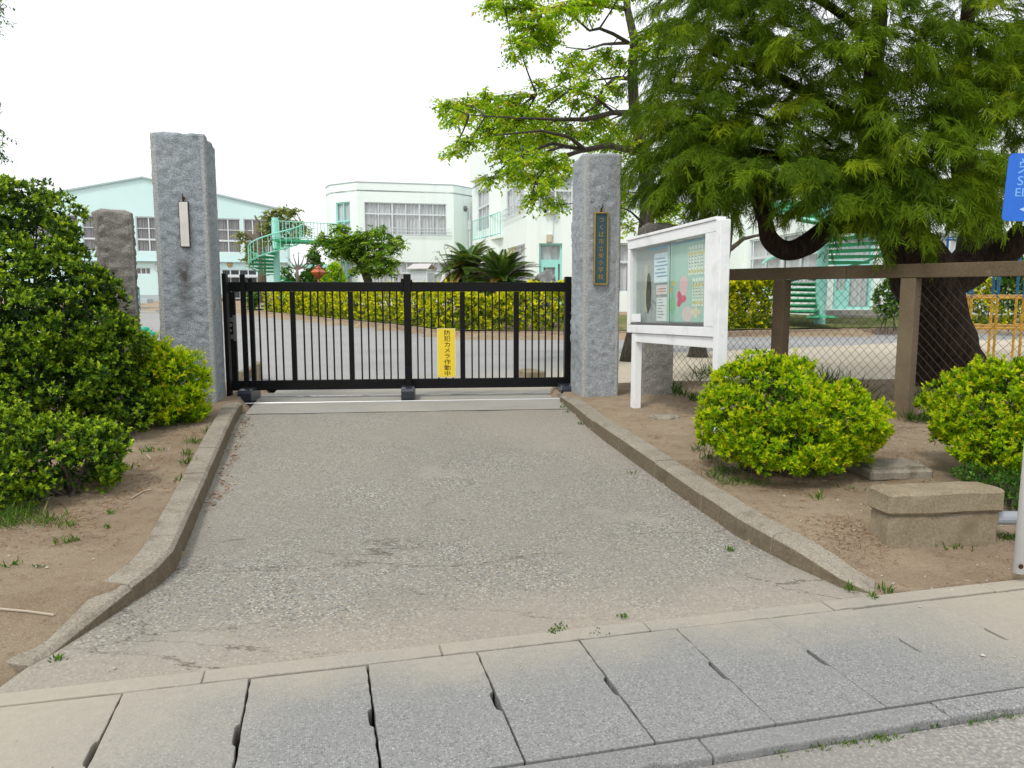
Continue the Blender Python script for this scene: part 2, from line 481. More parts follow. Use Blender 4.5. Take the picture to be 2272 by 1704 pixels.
Q = np.stack([I[:-1, :-1], I[:-1, 1:], I[1:, 1:], I[1:, :-1]], -1).reshape(-1, 4)
g = link('ground', np_mesh('ground', V, Q, smooth=True), M['dirt'])
tag(g, kind='structure')

def sheet(name, rows, mat, kind='structure', parent=None):
    n = len(rows[0])
    V = np.array([p for r in rows for p in r])
    I = np.arange(len(rows) * n).reshape(len(rows), n)
    Q = np.stack([I[:-1, :-1], I[:-1, 1:], I[1:, 1:], I[1:, :-1]], -1).reshape(-1, 4)
    o = link(name, np_mesh(name, V, Q, smooth=True), mat, parent)
    if kind: tag(o, kind=kind)
    return o
# road in front of the gutter
sheet('road', [[tuple(ab(a, b, -0.034 + 0.004 * noise.noise(Vector((a * 2, b * 3, 1))))) for a in axis(-80, 80, -4, 5, 0.25)] for b in [-60, -20, -8, -4, -2, -1, 0, .6, 1, 1.4, 1.6, 1.8, 2.0, 2.12, 2.2, 2.235]], M['road'])
# schoolyard asphalt
yard_poly_edge = [(0.62, 9.9), (0.85, 12.5), (1.1, 15.2), (1.9, 16.6), (5.0, 17.8), (8.0, 19.2), (11.0, 21.0), (22, 24.5), (60, 33)]
def yard_right(y):
    for p, q in zip(yard_poly_edge, yard_poly_edge[1:]):
        if y <= q[1]: return p[0] + (q[0] - p[0]) * (y - p[1]) / (q[1] - p[1])
    return 60
def yard_near(x):
    if x < -3.35: return 10.9
    if x < 0.62: return 9.9
    for p, q in zip(sorted(yard_poly_edge), sorted(yard_poly_edge)[1:]):
        if x <= q[0]: return p[1] + (q[1] - p[1]) * (x - p[0]) / max(1e-6, q[0] - p[0])
    return 30
rows = []
for x in np.concatenate([np.linspace(-48, -12, 40)[:-1], np.linspace(-12, 4, 90)[:-1], np.linspace(4, 34, 50)]):
    y0 = yard_near(x) + (0.3 * noise.noise(Vector((x * 1.3, 0, 5))) if x > .7 else 0); y1 = bed_y(x) + .05
    rows.append([(x, y0 + (y1 - y0) * t ** 1.5, 0.204) for t in np.linspace(0, 1, 24)])
sheet('yard', rows[::-1], M['yard'])
# bare sandy part of the yard beyond the fence
rows = []
for x in np.linspace(0.75, 16, 90):
    y0 = 10.75 + .1 * x - (0.09 * (x - 2.4) * 8 if x > 2.4 else 0); y0 = max(7.0, min(y0, 10.3 - (x - 2.4) * 1.30 + .35 if x > 2.4 else y0)); y1 = yard_near(x) + .5
    rows.append([(x, y0 + (y1 - y0) * t, (0.225 if t < .96 else .225 - (t - .96) * .9) + .012 * noise.noise(Vector((x * .8, (y0 + (y1 - y0) * t) * .8, 3)))) for t in np.linspace(0, 1, 50)])
sheet('sandy_yard', rows[::-1], M['sand'])
# driveway of exposed aggregate between the kerbs
def edge_at(poly, s, ext):
    pts = sorted([(s_of(*p), p) for p in poly])
    if s <= pts[0][0]:
        p = pts[0][1]; d = s - pts[0][0]
        return (p[0] + ext * d, p[1] + d * (1 + 0.263 * ext))
    for (a, p), (b, q) in zip(pts, pts[1:]):
        if s <= b:
            t = (s - a) / max(1e-6, b - a); return (p[0] + (q[0] - p[0]) * t, p[1] + (q[1] - p[1]) * t)
    return pts[-1][1]
rows = []
for s in np.linspace(-0.085, 6.3, 115):
    l, r = edge_at(KL, s, 0.15), edge_at(KR, s, -0.3)
    l = (l[0] - 0.03, l[1]); r = (r[0] + 0.03, r[1])
    row = []
    for t in np.linspace(0, 1, 70):
        x, y = l[0] + (r[0] - l[0]) * t, l[1] + (r[1] - l[1]) * t
        under = -0.03 if y > 8.68 + (x + 3.05) * 0.1105 else 0.0
        row.append((x, y, under + zd(x, y) + 0.004 + 0.006 * noise.noise(Vector((x * 1.7, y * 1.7, 0))) * min(1, max(0, s)) - 0.012 * sstep(0.3, -0.1, s)))
    rows.append(row)
sheet('driveway', rows, M['drive'])
# troweled concrete threshold carrying the gate rails
rows = []
for t in np.linspace(0, 1, 26):
    f, k = Vector((-3.05 + 3.80 * t, 8.62 + 0.42 * t, 0)), Vector((-3.42 + 4.1 * t, 10.42 + 0.4 * t, 0))
    f.y += 0.03 * noise.noise(Vector((t * 9, 0, 0)))
    rows.append([(lambda p: (p.x, p.y, zd(p.x, p.y) + .0105))(f.lerp(k, q)) for q in np.linspace(0, 1, 10)])
rows = [list(r) for r in zip(*rows)]
sheet('gate_threshold', rows, M['threshold'])
# lawn strip and garden bed soil behind the yard edging
M['grass_soil'] = mottled('rough_turf_soil', (0.075, 0.105, 0.03), (0.17, 0.18, 0.06), 1.2, 30, 0.95, 0.5, 0.02, amount=0.3, c2=(0.24, 0.20, 0.11), s2=0.6, t2=(0.52, 0.66))
rows = []
for q in np.linspace(0.0, 1.0, 14):
    row = []
    for x in np.linspace(-15.2, 24, 150):
        y = bed_y(x) + 0.13 + q * 7.0
        row.append((x, y, ground_z(x, max(y, bed_y(x) + 0.2)) + 0.03 + 0.02 * noise.noise(Vector((x, y, 2)))))
    rows.append(row)
sheet('lawn', rows, M['grass_soil'])

# ================================================================== gutter covers: every slab a part of the pavement
pv = empty('pavement'); tag(pv, kind='structure')
m = MB()
segs = np.arange(-60, 60, 1.0)
mbb = MB()
A0, PITCH, BF, BB = 0.152, 0.484, 2.355, 3.195
def slab_mesh(seed):
    """one gutter cover, notched in the middle of its right edge where it is lifted"""
    r = random.Random(seed)
    wd, gp = PITCH, (0.0035 + 0.002 * r.random()) if seed < 43 else .0012
    n0, n1, nd = 0.34 + r.uniform(-.015, .01), 0.49 + r.uniform(-.01, .015), r.uniform(.015, .020) if seed < 43 else r.uniform(.019, .024)
    L = BB - BF - 0.012
    def rough_edge(x, ya, yb, n, amp=0.0022):
        return [(x + r.uniform(-amp, amp), ya + (yb - ya) * i / n) for i in range(n + 1)]
    right = rough_edge(wd - gp, 0, n0, 9) + [(wd - gp - nd * .8, n0 + .015), (wd - gp - nd, n0 + .04), (wd - gp - nd, n1 - .03), (wd - gp - nd * .7, n1 - .008)] + rough_edge(wd - gp, n1, L, 8)
    left = rough_edge(gp, L, 0, 20)
    poly = right + left
    b = MB(); b.prism(poly, -0.09, 0.0)
    return b.mesh('slab')
for k in range(-14, 22):
    me = slab_mesh(k + 40)
    o = link('slab', me, M['slab'], pv, bevel=0.004)
    a = A0 + PITCH * k - PITCH
    p = ab(a, BF + 0.006, random.uniform(-0.004, 0.003))
    o.location = p
    o.rotation_euler = (random.uniform(-.003, .003), random.uniform(-.004, .004), math.atan2(E_AL.y, E_AL.x) + random.uniform(-.004, .004))
def lip(b0, b1, a0, a1, z, rough, seed):
    r = random.Random(seed)
    n = 14
    fr = [(a0 + (a1 - a0) * i / n, b0 + r.uniform(-rough, rough * .6)) for i in range(n + 1)]
    bk = [(a1 + (a0 - a1) * i / n, b1 + r.uniform(-.001, .001)) for i in range(n + 1)]
    poly = [tuple(ab(*q))[:2] for q in fr + bk]
    return MB().prism(poly, -0.12, z)
for k in range(-10, 14):
    a0 = -0.72 + k * 1.0
    lip(2.243, 2.350, a0 + .003, a0 + .997, -0.001 + random.uniform(-.003, .003), 0.012, k + 100).build('gutter_lip', M['slab'], pv, bevel=0.008)
    lip(3.200, 3.305, a0 + .203, a0 + 1.197, 0.002 + random.uniform(-.002, .002), 0.006, k + 300).build('gutter_lip', M['slab'], pv, bevel=0.006)
MB().prism([tuple(ab(*q))[:2] for q in ((-9, 2.26), (12, 2.26), (12, 3.29), (-9, 3.29))], -0.26, -0.14).build('gutter_bed', plain('gutter_mud', (0.07, 0.055, 0.04), 0.95), pv)

# ================================================================== kerbs
def kerb(name, poly, heights, width, side, label, cuts, z_of=zd, zoff=0.0):
    root = empty(name)
    tag(root, label, 'kerb', 'kerbs flanking the driveway')
    P = [Vector((x, y, 0)) for x, y in poly]
    L = [0]
    for a, b in zip(P, P[1:]): L.append(L[-1] + (b - a).length)
    def sample(l):
        for i in range(len(P) - 1):
            if l <= L[i + 1] or i == len(P) - 2:
                t = (l - L[i]) / (L[i + 1] - L[i]); q = P[i].lerp(P[i + 1], t)
                return q, heights[i] + (heights[i + 1] - heights[i]) * t
    def nrm(l):
        a, b = sample(max(0, l - .12))[0], sample(min(L[-1], l + .12))[0]
        d = (b - a).normalized(); return Vector((-d.y, d.x, 0)) * side
    for c0, c1 in zip(cuts, cuts[1:]):
        mb = MB()
        a, b = c0 * L[-1] + 0.003, c1 * L[-1] - 0.003
        n = max(2, int((b - a) / 0.16))
        lift = random.uniform(-.006, .006)
        rings = []
        for i in range(n + 1):
            l = a + (b - a) * i / n
            q, h = sample(l); q = q.copy(); nn = nrm(l)
            zb = z_of(q.x, q.y)
            zt = zb + h + lift + random.uniform(-.0015, .0015)
            j = random.uniform(-.002, .002)
            c = 0.022
            rings.append([q + Vector((0, 0, zb - .1)), q + nn * (.012 + j) + Vector((0, 0, zt - c)), q + nn * (.012 + c) + Vector((0, 0, zt)), q + nn * (width + j) + Vector((0, 0, zt + .002)), q + nn * (width + .01) + Vector((0, 0, zb - .1))])
        vs = [p for r in rings for p in r]
        fs = []
        for i in range(n):
            for k in range(5):
                q = (i * 5 + k, i * 5 + (k + 1) % 5, (i + 1) * 5 + (k + 1) % 5, (i + 1) * 5 + k)
                fs.append(q if side > 0 else q[::-1])
        e0, e1 = tuple(range(5)), tuple(n * 5 + k for k in range(5))
        fs += [e0[::-1], e1] if side > 0 else [e0, e1[::-1]]
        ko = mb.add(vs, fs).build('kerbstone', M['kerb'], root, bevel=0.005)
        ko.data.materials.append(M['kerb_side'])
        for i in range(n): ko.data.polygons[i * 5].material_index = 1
    return root
kr = [p for p in KR if p[1] < 9.6]
kerb('kerb', [(0.60, 9.62)] + kr[1:], [0.10, 0.13, 0.145, 0.145, 0.145, 0.14, 0.12, 0.065, 0.012] if len(kr) == 9 else [0.10] + [0.13] * (len(kr) - 2) + [0.03], 0.175, 1,
     'long straight kerb on the notice board side of the driveway', [0, .16, .31, .45, .60, .745, .885, 1.0])
kl = [p for p in KL if p[1] < 9.3]
kerb('kerb', [(-3.20, 9.02)] + kl, [0.09] + [0.14] * (len(kl) - 4) + [0.14, 0.12, 0.07, 0.015], 0.175, -1,
     'kerb on the dark shrub side of the driveway, bending at its near end', [0, .13, .30, .44, .57, .70, .795, .895, 1.0])
# ================================================================== stone gate pillars
M['black_metal'] = glossy_paint('black_powder_coat', (0.006, 0.006, 0.007), 0.45, 0.2, 0.18)
M['brass'] = plain('tarnished_brass', (0.46, 0.33, 0.09), 0.35, 0.5, 0.85)
M['teal_plate'] = plain('weathered_teal_plate', (0.035, 0.085, 0.105), 0.5, 0.4)
M['gilt'] = plain('faded_gilt', (0.36, 0.25, 0.07), 0.5, 0.4)
M['rust'] = plain('rusty_iron', (0.07, 0.035, 0.02), 0.8, 0.2, 0.3)
M['white_marble'] = mottled('off_white_marble', (0.60, 0.57, 0.53), (0.72, 0.70, 0.66), 6, 60, 0.5, 0.05, 0.001, amount=0.08)

def stone_pillar(name, loc, yaw, W, D, H, mat, edge_mat, seed, margin=0.045, rough=0.017, drop=0.05, parts=True):
    """rough-hewn rectangular stone: dressed strips along the vertical arrises, split faces between them"""
    root = empty(name, loc, yaw)
    V, F = [], {}
    faces = [((0, 0), (1, 0), W), ((W, 0), (0, 1), D), ((W, D), (-1, 0), W), ((0, D), (0, -1), D)]
    nz = int(H / 0.026)
    vid = {}
    bm = bmesh.new()
    def vert(p):
        k = (round(p[0], 4), round(p[1], 4), round(p[2], 4))
        if k not in vid: vid[k] = bm.verts.new(p)
        return vid[k]
    def top_of(x, y):
        return H - drop * (y / D) ** 1.5 + 0.02 * noise.noise(Vector((x * 6, y * 6, seed))) - 0.012
    for fi, (o, d, L) in enumerate(faces):
        nrm = (d[1], -d[0])
        cols = [0, margin * .5, margin, margin + .012] + list(np.linspace(margin + .03, L - margin - .03, max(6, int((L - .15) / .024)))) + [L - margin - .012, L - margin, L - margin * .5, L]
        grid = []
        for i in range(nz + 1):
            row = []
            for a in cols:
                x, y = o[0] + d[0] * a, o[1] + d[1] * a
                z = top_of(x, y) * i / nz
                e = min(a, L - a)
                k = sstep(margin - .002, margin + .02, e)
                q = Vector((x * 12 + fi * 31, y * 12 + seed * 7, z * 15 + x * 5))
                n1 = noise.fractal(q, 0.75, 2.1, 4)
                ridg = abs(noise.noise(q * 0.6 + Vector((5, 0, 9))))
                disp = k * (0.35 * rough + rough * n1 * 1.15 - rough * ridg)
                if fi == 3 or fi == 2: disp += k * 0.03 * noise.noise(Vector((seed, 0, z * 1.6 + fi))) + k * .012
                if e <= 1e-6: disp = 0; jit = 0.004 * noise.noise(Vector((x * 3 + y * 5, seed, z * 11)))
                else: jit = 0
                row.append(vert((x + nrm[0] * disp + jit, y + nrm[1] * disp + jit, z)))
            grid.append(row)
        for i in range(nz):
            for j in range(len(cols) - 1):
                f = bm.faces.new((grid[i][j], grid[i][j + 1], grid[i + 1][j + 1], grid[i + 1][j]))
                e = min((cols[j] + cols[j + 1]) / 2, L - (cols[j] + cols[j + 1]) / 2)
                f.material_index = 1 if e < margin else 0
        F[fi] = grid[-1]
    ring = []
    for fi in range(4): ring += F[fi][:-1]
    c = bm.verts.new((W / 2, D / 2, H + 0.03))
    mid = [bm.verts.new((W / 2 + (v.co.x - W / 2) * .6, D / 2 + (v.co.y - D / 2) * .6, H + 0.022 + 0.02 * noise.noise(v.co * 7))) for v in ring]
    n = len(ring)
    for i in range(n):
        bm.faces.new((ring[i], ring[(i + 1) % n], mid[(i + 1) % n], mid[i]))
        bm.faces.new((mid[i], mid[(i + 1) % n], c))
    me = bpy.data.meshes.new('stone_shaft')
    bmesh.ops.recalc_face_normals(bm, faces=bm.faces)
    bm.to_mesh(me); bm.free()
    me.materials.append(mat); me.materials.append(edge_mat)
    link('stone_shaft', me, None, root, smooth=True)
    return root
PYAW = R(11)
PU = Vector((math.cos(PYAW), math.sin(PYAW), 0)); PN = Vector((math.sin(PYAW), -math.cos(PYAW), 0))   # along the front, and out of it
lp_fr = gr(481, 895, 0.29); LW = 0.575
lp0 = lp_fr - PU * LW
rp0 = gr(1293, 883, 0.29); RW = 0.455
lp = stone_pillar('stone_gate_pillar', lp0 - Vector((0, 0, .12)), PYAW, LW, 0.62, 3.375 - .17, M['granite_left'], M['granite_edge'], 3, margin=.05, rough=.014)
tag(lp, 'tallest rough granite gate pillar with blank white plaque, left of the black gate', 'pillar', 'granite pillars holding the gate')
rp = stone_pillar('stone_gate_pillar', rp0 - Vector((0, 0, .12)), PYAW, RW, 0.56, 3.244 - .17, M['granite'], M['granite_edge'], 11, margin=.05, rough=.012)
tag(rp, 'rough granite gate pillar carrying the teal school nameplate with gilt characters', 'pillar', 'granite pillars holding the gate')
bl0 = at(222, 640, 8.6); 
blp = stone_pillar('stone_pillar', Vector((bl0.x, 8.6, .15)), R(24), .36, .36, 2.494 - .15, M['old_stone'], M['old_stone'], 19, margin=.02, rough=.022)
tag(blp, 'shorter brown grey stone pillar rising out of the dark shrub', 'pillar', 'short pillars flanking the gate')
br0 = gr(1424, 887, 0.26)
brp = stone_pillar('stone_pillar', Vector((br0.x, br0.y, .16)), R(4), .385, .36, 2.42 - .17, M['old_stone'], M['old_stone'], 23, margin=.03, rough=.015)
tag(brp, 'shorter brown grey stone pillar half hidden behind the notice board', 'pillar', 'short pillars flanking the gate')
# plinths under the two gate pillars
def plinth(label, pts, z0, z1):
    o = MB().prism([(p[0], p[1]) for p in pts], z0, z1).build('concrete_footing', M['kerb'], None, bevel=.012)
    tag(o, label, 'footing', 'concrete footings of the gate pillars')
a = lp0 - PU * .12 + PN * .10
plinth('concrete footing under the pillar with the white plaque', [a, a + PU * (LW + .34), a + PU * (LW + .30) - PN * .95, a - PN * .95], .08, .288)
a = rp0 - PU * .20 + PN * .06
plinth('concrete footing under the pillar with the nameplate', [a + PU * .10, a + PU * (RW + .75), a + PU * (RW + .75) - PN * .75, a + PU * .05 - PN * .75], .08, .282)

def pillar_local(root_loc, u, v):
    p1 = root_loc + PU
    return on_plane(u, v, root_loc, p1)
def text_mesh(s, size, name, mat, parent, extrude=0.001, font_scale_x=1.0, weight=0.0):
    c = bpy.data.curves.new(name, 'FONT')
    c.body = s; c.size = size; c.extrude = extrude; c.align_x = 'CENTER'; c.align_y = 'CENTER'; c.resolution_u = 4; c.offset = weight * size
    o = bpy.data.objects.new(name, c)
    COL.objects.link(o)
    dg = bpy.context.evaluated_depsgraph_get()
    me = bpy.data.meshes.new_from_object(o.evaluated_get(dg))
    bpy.data.objects.remove(o)
    me.materials.clear(); me.materials.append(mat)
    vs = [v.co.copy() for v in me.vertices]
    if vs:                                           # centre the glyph on its own box
        cx = (min(v.x for v in vs) + max(v.x for v in vs)) / 2; cy = (min(v.y for v in vs) + max(v.y for v in vs)) / 2
        for v in me.vertices: v.co.x = (v.co.x - cx) * font_scale_x; v.co.y -= cy
    return link(name, me, None, parent)
def plate_frame(mb, x0, x1, z0, z1, wd, y0, y1):
    mb.box(x0, x1, y0, y1, z1 - wd, z1); mb.box(x0, x1, y0, y1, z0, z0 + wd)
    mb.box(x0, x0 + wd, y0, y1, z0 + wd, z1 - wd); mb.box(x1 - wd, x1, y0, y1, z0 + wd, z1 - wd)
# school nameplate
a0, z1 = pillar_local(rp0, 1317, 471); a1, z0 = pillar_local(rp0, 1346, 632)
nw, nh = a1 - a0, z1 - z0
npt = empty('school_nameplate', rp0 + PU * (a0 + a1) / 2 + Vector((0, 0, z0 - .29)) + PN * .012, PYAW)
tag(npt, 'tall teal nameplate with gilt Japanese characters in a brass frame', 'nameplate')
MB().box(-nw / 2 + .01, nw / 2 - .01, -.016, .0, .01, nh - .01).build('plate', M['teal_plate'], npt)
b = MB(); plate_frame(b, -nw / 2, nw / 2, 0, nh, .017, -.032, -.0); b.build('frame', M['brass'], npt, bevel=.003)
for i, ch in enumerate('つくば市立栄小学校'):
    t = text_mesh(ch, 0.072, 'character', M['gilt'], npt, .0015)
    t.location = (.004, -.0185, nh - .093 - i * (nh - .17) / 8.25); t.rotation_euler = (math.pi / 2, 0, 0)
hk = MB().tube([(0, -.01, nh), (0, -.02, nh + .05)], [.014, .010], 6).tube([(0, -.015, nh + .04), (.012, -.03, nh + .07), (.016, -.012, nh + .095)], .006, 5)
hk.build('hanging_hook', M['rust'], npt)
# blank plaque on the other pillar
a0, z1 = pillar_local(lp0, 396.5, 447); a1, z0 = pillar_local(lp0, 424, 549)
pq = empty('blank_plaque', lp0 + PU * (a0 + a1) / 2 + Vector((0, 0, z0 - .29)) + PN * .012, PYAW)
tag(pq, 'blank off white stone plaque hung on the tallest pillar', 'plaque')
pw, ph = a1 - a0, z1 - z0
MB().box(-pw / 2 + .008, pw / 2 - .008, -.030, -.004, .008, ph - .008).build('slab', M['white_marble'], pq, bevel=.003)
MB().box(-pw / 2, pw / 2, -.018, .0, 0, ph).build('backing', M['rust'], pq)
MB().tube([(0, -.012, ph), (.0, -.02, ph + .04), (-.006, -.015, ph + .085)], [.012, .009, .005], 6).tube([(.004, -.02, ph + .05), (.016, -.03, ph + .04), (.016, -.03, ph + .012)], .006, 5).build('hanging_hook', M['rust'], pq)

# ================================================================== the sliding gate
g0 = at(508, 760, 9.83); g0.z = 0
g1 = at(1265, 760, 10.25); g1.z = 0
gang = math.atan2(g1.y - g0.y, g1.x - g0.x)
GL = (g1 - g0).length
gate = empty('sliding_gate', (g0.x, g0.y, .21), gang)
tag(gate, 'long black metal sliding gate of upright bars closed between the granite pillars', 'gate')
def gx(u, v=700): return on_plane(u, v, g0, g1)[0]
def gzz(u, v): return on_plane(u, v, g0, g1)[1] - .21
ZT, ZB = gzz(880, 626), gzz(880, 862)                 # top of the top rail, underside of the bottom rail
BM = M['black_metal']
def gpart(name, x0, x1, y0, y1, z0, z1, bev=.004): return MB().box(x0, x1, y0, y1, z0, z1).build(name, BM, gate, bevel=bev)
XC0, XC1 = gx(896.5), gx(912.5)
gpart('top_rail', .0, XC0 - .002, -.03, .03, ZT - .122, ZT)
gpart('top_rail', XC1 + .002, GL - .078, -.03, .03, ZT - .122, ZT)
gpart('bottom_rail', .0, XC0 - .002, -.03, .03, ZB, ZB + .128)
gpart('bottom_rail', XC1 + .002, GL - .078, -.03, .03, ZB, ZB + .128)
gpart('lock_stile', .0, gx(523), -.028, .028, ZB + .13, ZT - .124)
gpart('end_stile', GL - .076, GL, -.034, .034, ZB - .02, ZT + .075)
gpart('stile', gx(550.5), gx(560.5), .045, .10, ZB - .02, ZT + .05)
gpart('stile', gx(538), gx(549), -.075, -.032, ZB - .07, ZT + .095)
gpart('stile', XC0, XC1, -.045, .045, ZB - .04, ZT + .105)
gpart('joint_sleeve', XC0 - .035, XC0 - .003, -.036, .036, ZT - .128, ZT + .045)
gpart('joint_sleeve', XC1 + .003, XC1 + .02, -.036, .036, ZT - .126, ZT + .03)
for u0, u1 in ((644.5, 655.5), (773, 784), (1020.5, 1031.5), (1139.5, 1151)):
    gpart('stile', gx(u0), gx(u1), -.024, .024, ZB + .13, ZT - .124)
bar_me = MB().box(-.0095, .0095, -.0095, .0095, ZB + .12, ZT - .115).mesh('bar'); bar_me.materials.append(BM)
for u in (575.4, 592, 608.7, 625.6, 673.5, 690, 706.4, 722.7, 739, 755.4, 801, 817, 833.5, 849.7, 865.3, 881, 925.9, 941.3, 956.9, 972.5, 988.3, 1004,
          1046.9, 1062, 1077, 1092.2, 1107.8, 1123, 1166.2, 1181, 1195.7, 1210.3, 1225, 1239.7):
    o = link('bar', bar_me, None, gate); o.location = (gx(u), 0, 0)
M['steel'] = plain('brushed_steel', (0.33, 0.33, 0.34), 0.35, 0.5, 0.8)
M['grey_metal'] = plain('grey_lock_metal', (0.16, 0.16, 0.165), 0.4, 0.5, 0.5)
lk = MB().box(.075, .108, -.062, -.022, gzz(525, 756), gzz(525, 699)).build('lock_handle', M['grey_metal'], gate, bevel=.004)
for zc in (gzz(520, 709), gzz(520, 747)):
    MB().box(.022, .076, -.046, -.028, zc - .026, zc + .026).build('lock_bracket', M['grey_metal'], gate, bevel=.003)
for zc, r in ((gzz(517, 721), .024), (gzz(517, 733), .018)):
    mb = MB(); mb.tube([(.035, -.028, zc), (.035, -.045, zc)], r, 14).tube([(.035, -.045, zc), (.035, -.052, zc)], r * .6, 12)
    mb.build('lock_cylinder', M['steel'], gate, smooth=False)
M['wheel_cover'] = glossy_paint('blue_black_plastic', (0.018, 0.022, 0.034), 0.3, 0.2, 0.5)
def wheel_box(xc, name='wheel_housing'):
    mb = MB()
    prof = [(-.34, .0), (-.36, .03), (-.36, .12), (-.335, .155), (-.28, .165), (.12, .165), (.16, .13), (.16, .02), (.14, .0)]
    vs = [(xc - .085, y, z) for y, z in prof] + [(xc + .085, y, z) for y, z in prof]
    n = len(prof)
    fs = [tuple(range(n)), tuple(range(2 * n - 1, n - 1, -1))] + [(i, n + i, n + (i + 1) % n, (i + 1) % n) for i in range(n)]
    mb.add(vs, fs)
    o = mb.build(name, M['wheel_cover'], gate, bevel=.008)
    for y in (-.25, .06):
        MB().tube([(xc - .03, y, .035), (xc + .03, y, .035)], .034, 14).build('wheel', M['steel'], o)
    return o
wheel_box((gx(545) + .03)); wheel_box((XC0 + XC1) / 2); wheel_box(GL - .09)
MB().box(XC0 + .005, XC1 - .005, -.10, -.046, .16, ZB + .30).build('wheel_strut', BM, gate, bevel=.004)
MB().box(.155, .27, -.07, .09, .10, ZB).build('wheel_strut', BM, gate, bevel=.004)
# rails in the threshold
M['rail'] = plain('worn_rail_steel', (0.62, 0.62, 0.63), 0.3, 0.6, 0.6)
for i, (va, vb) in enumerate(((895, 884.5), (881, 871.5))):
    a, b = gr(540, va, .215), gr(1244, vb, .215)
    d = (b - a).normalized()
    mb = MB().tube([a - d * .05 - Vector((0, 0, .001)), b - Vector((0, 0, .001))], .009, 6)
    o = mb.build('gate_rail', M['rail']); 
    tag(o, ['bright steel floor rail nearest the road, across the gateway', 'bright steel floor rail farther in, under the black gate'][i], 'rail', 'gate floor rails')
# posts that take the gate ends
def post_px(name, u0, u1, Y, z0, z1, dep, label):
    a, b = at(u0, 700, Y), at(u1, 700, Y)
    o = empty(name, (a.x, Y, z0), gang); tag(o, label, 'post', 'gate end posts')
    MB().box(0, b.x - a.x, 0, dep, 0, z1 - z0).build('post', BM, o, bevel=.005)
    MB().box(-.004, b.x - a.x + .004, -.004, dep + .004, z1 - z0, z1 - z0 + .012).build('cap', BM, o, bevel=.003)
    return o
post_px('gate_post', 495, 503.5, 9.55, .28, at(492, 609, 9.55).z, .12, 'thin black catch post between tallest pillar and gate lock')
post_px('gate_post', 1253, 1268, 10.42, .21, at(1262, 617, 10.42).z, .09, 'black guide post behind the gate end at the nameplate pillar')

# yellow warning sign wired to the bars
M['yellow'] = plain('yellow_sign_enamel', (0.83, 0.62, 0.035), 0.4, 0.4)
M['sign_ink'] = plain('dark_brown_print', (0.045, 0.014, 0.008), 0.6)
M['cream'] = plain('cream_edge', (0.80, 0.72, 0.38), 0.5)
x0, x1 = gx(970.2, 780), gx(1010.5, 780); zt, zb = gzz(990, 728.5), gzz(990, 837)
ws = empty('warning_sign', gate.matrix_basis @ Vector(((x0 + x1) / 2, -.0125, zb)), gang + R(1.0))
tag(ws, 'yellow plate with brown vertical Japanese writing on the gate bars', 'sign')
sw, sh = x1 - x0, zt - zb
MB().box(-sw / 2, sw / 2, -.006, 0, 0, sh).build('plate', M['cream'], ws)
MB().box(-sw / 2 + .008, sw / 2 - .008, -.0075, -.0062, .008, sh - .008).build('yellow_face', M['yellow'], ws)
for i, ch in enumerate('防犯カメラ作動中'):
    t = text_mesh(ch, sh * .116, 'character', M['sign_ink'], ws, .0004, 1.2, .005)
    t.location = (.012, -.0086, sh * (1 - .088 - i * .1185)); t.rotation_euler = (math.pi / 2, 0, 0)
for sx in (-1, 1):
    for z in (.02, sh - .02): MB().tube([(sx * (sw / 2 - .018), -.0076, z), (sx * (sw / 2 - .018), -.0096, z)], .004, 8).build('rivet', M['grey_metal'], ws)

# ================================================================== notice board
M['white_paint'] = mottled('chalky_white_paint', (0.78, 0.80, 0.81), (0.84, 0.85, 0.86), 2.0, 25, 0.55, 0.06, 0.002, amount=0.06, c2=(0.66, 0.68, 0.68), s2=3.5)
BLc, TLc, BRc, TRc = at(1390.7, 737.5, 8.75), at(1392.5, 535, 8.75), at(1583.5, 748, 6.95), at(1589, 488, 6.95)
BLn = Vector((-(BRc - BLc).y, (BRc - BLc).x, 0)).normalized()          # into the board
if BLn.x < 0: BLn = -BLn
BW = (BRc - BLc).length
def BP(s, t, d):
    return BLc.lerp(BRc, s).lerp(TLc.lerp(TRc, s), t) + BLn * d
nb = empty('notice_board', (BLc.x, BLc.y, 0.2))
tag(nb, 'white framed glazed school notice board on two posts beside the nameplate pillar', 'notice board')
def bbox(name, s0, s1, t0, t1, d0, d1, mat, parent=None, bev=.004, rootloc=None):
    rl = nb.location if rootloc is None else rootloc
    p = [BP(s0, t0, d0), BP(s1, t0, d0), BP(s1, t0, d1), BP(s0, t0, d1), BP(s0, t1, d0), BP(s1, t1, d0), BP(s1, t1, d1), BP(s0, t1, d1)]
    return MB().hexa([q - rl for q in p]).build(name, mat, nb if parent is None else parent, bevel=bev)
def spar(u, v=640):
    return on_plane(u, v, BLc, BRc)[0] / (BRc - BLc).xy.length
S0, S1 = spar(1398), spar(1563.5)
WP = M['white_paint']
bbox('frame_bar', 0, 1, .905, 1, 0, .092, WP)
bbox('frame_bar', 0, 1, 0, .085, 0, .092, WP)
bbox('frame_bar', 0, S0, .087, .903, .0, .092, WP)
bbox('frame_bar', S1, 1, .087, .903, .0, .092, WP)
bbox('roof_board', -.012, 1.003, 1.002, 1.03, -.012, .10, WP)
bbox('inner_trim', S0, S1, .087, .112, .012, .03, M['grey_metal'])
M['board_back'] = mottled('grey_felt_back', (0.34, 0.35, 0.34), (0.42, 0.43, 0.42), 2.5, 80, 0.95, 0.1, 0.001, c2=(0.12, 0.11, 0.10), s2=2.6, t2=(0.60, 0.68))
bbox('back_panel', S0, S1, .113, .903, .084, .0915, M['board_back'])
M['glass'] = glass_mat('board_glass', (0.95, 0.98, 0.97), 0.0)
SM = spar(1482)
bbox('glass_pane', S0 + .004, SM + .02, .114, .902, .034, .037, M['glass'], bev=0)
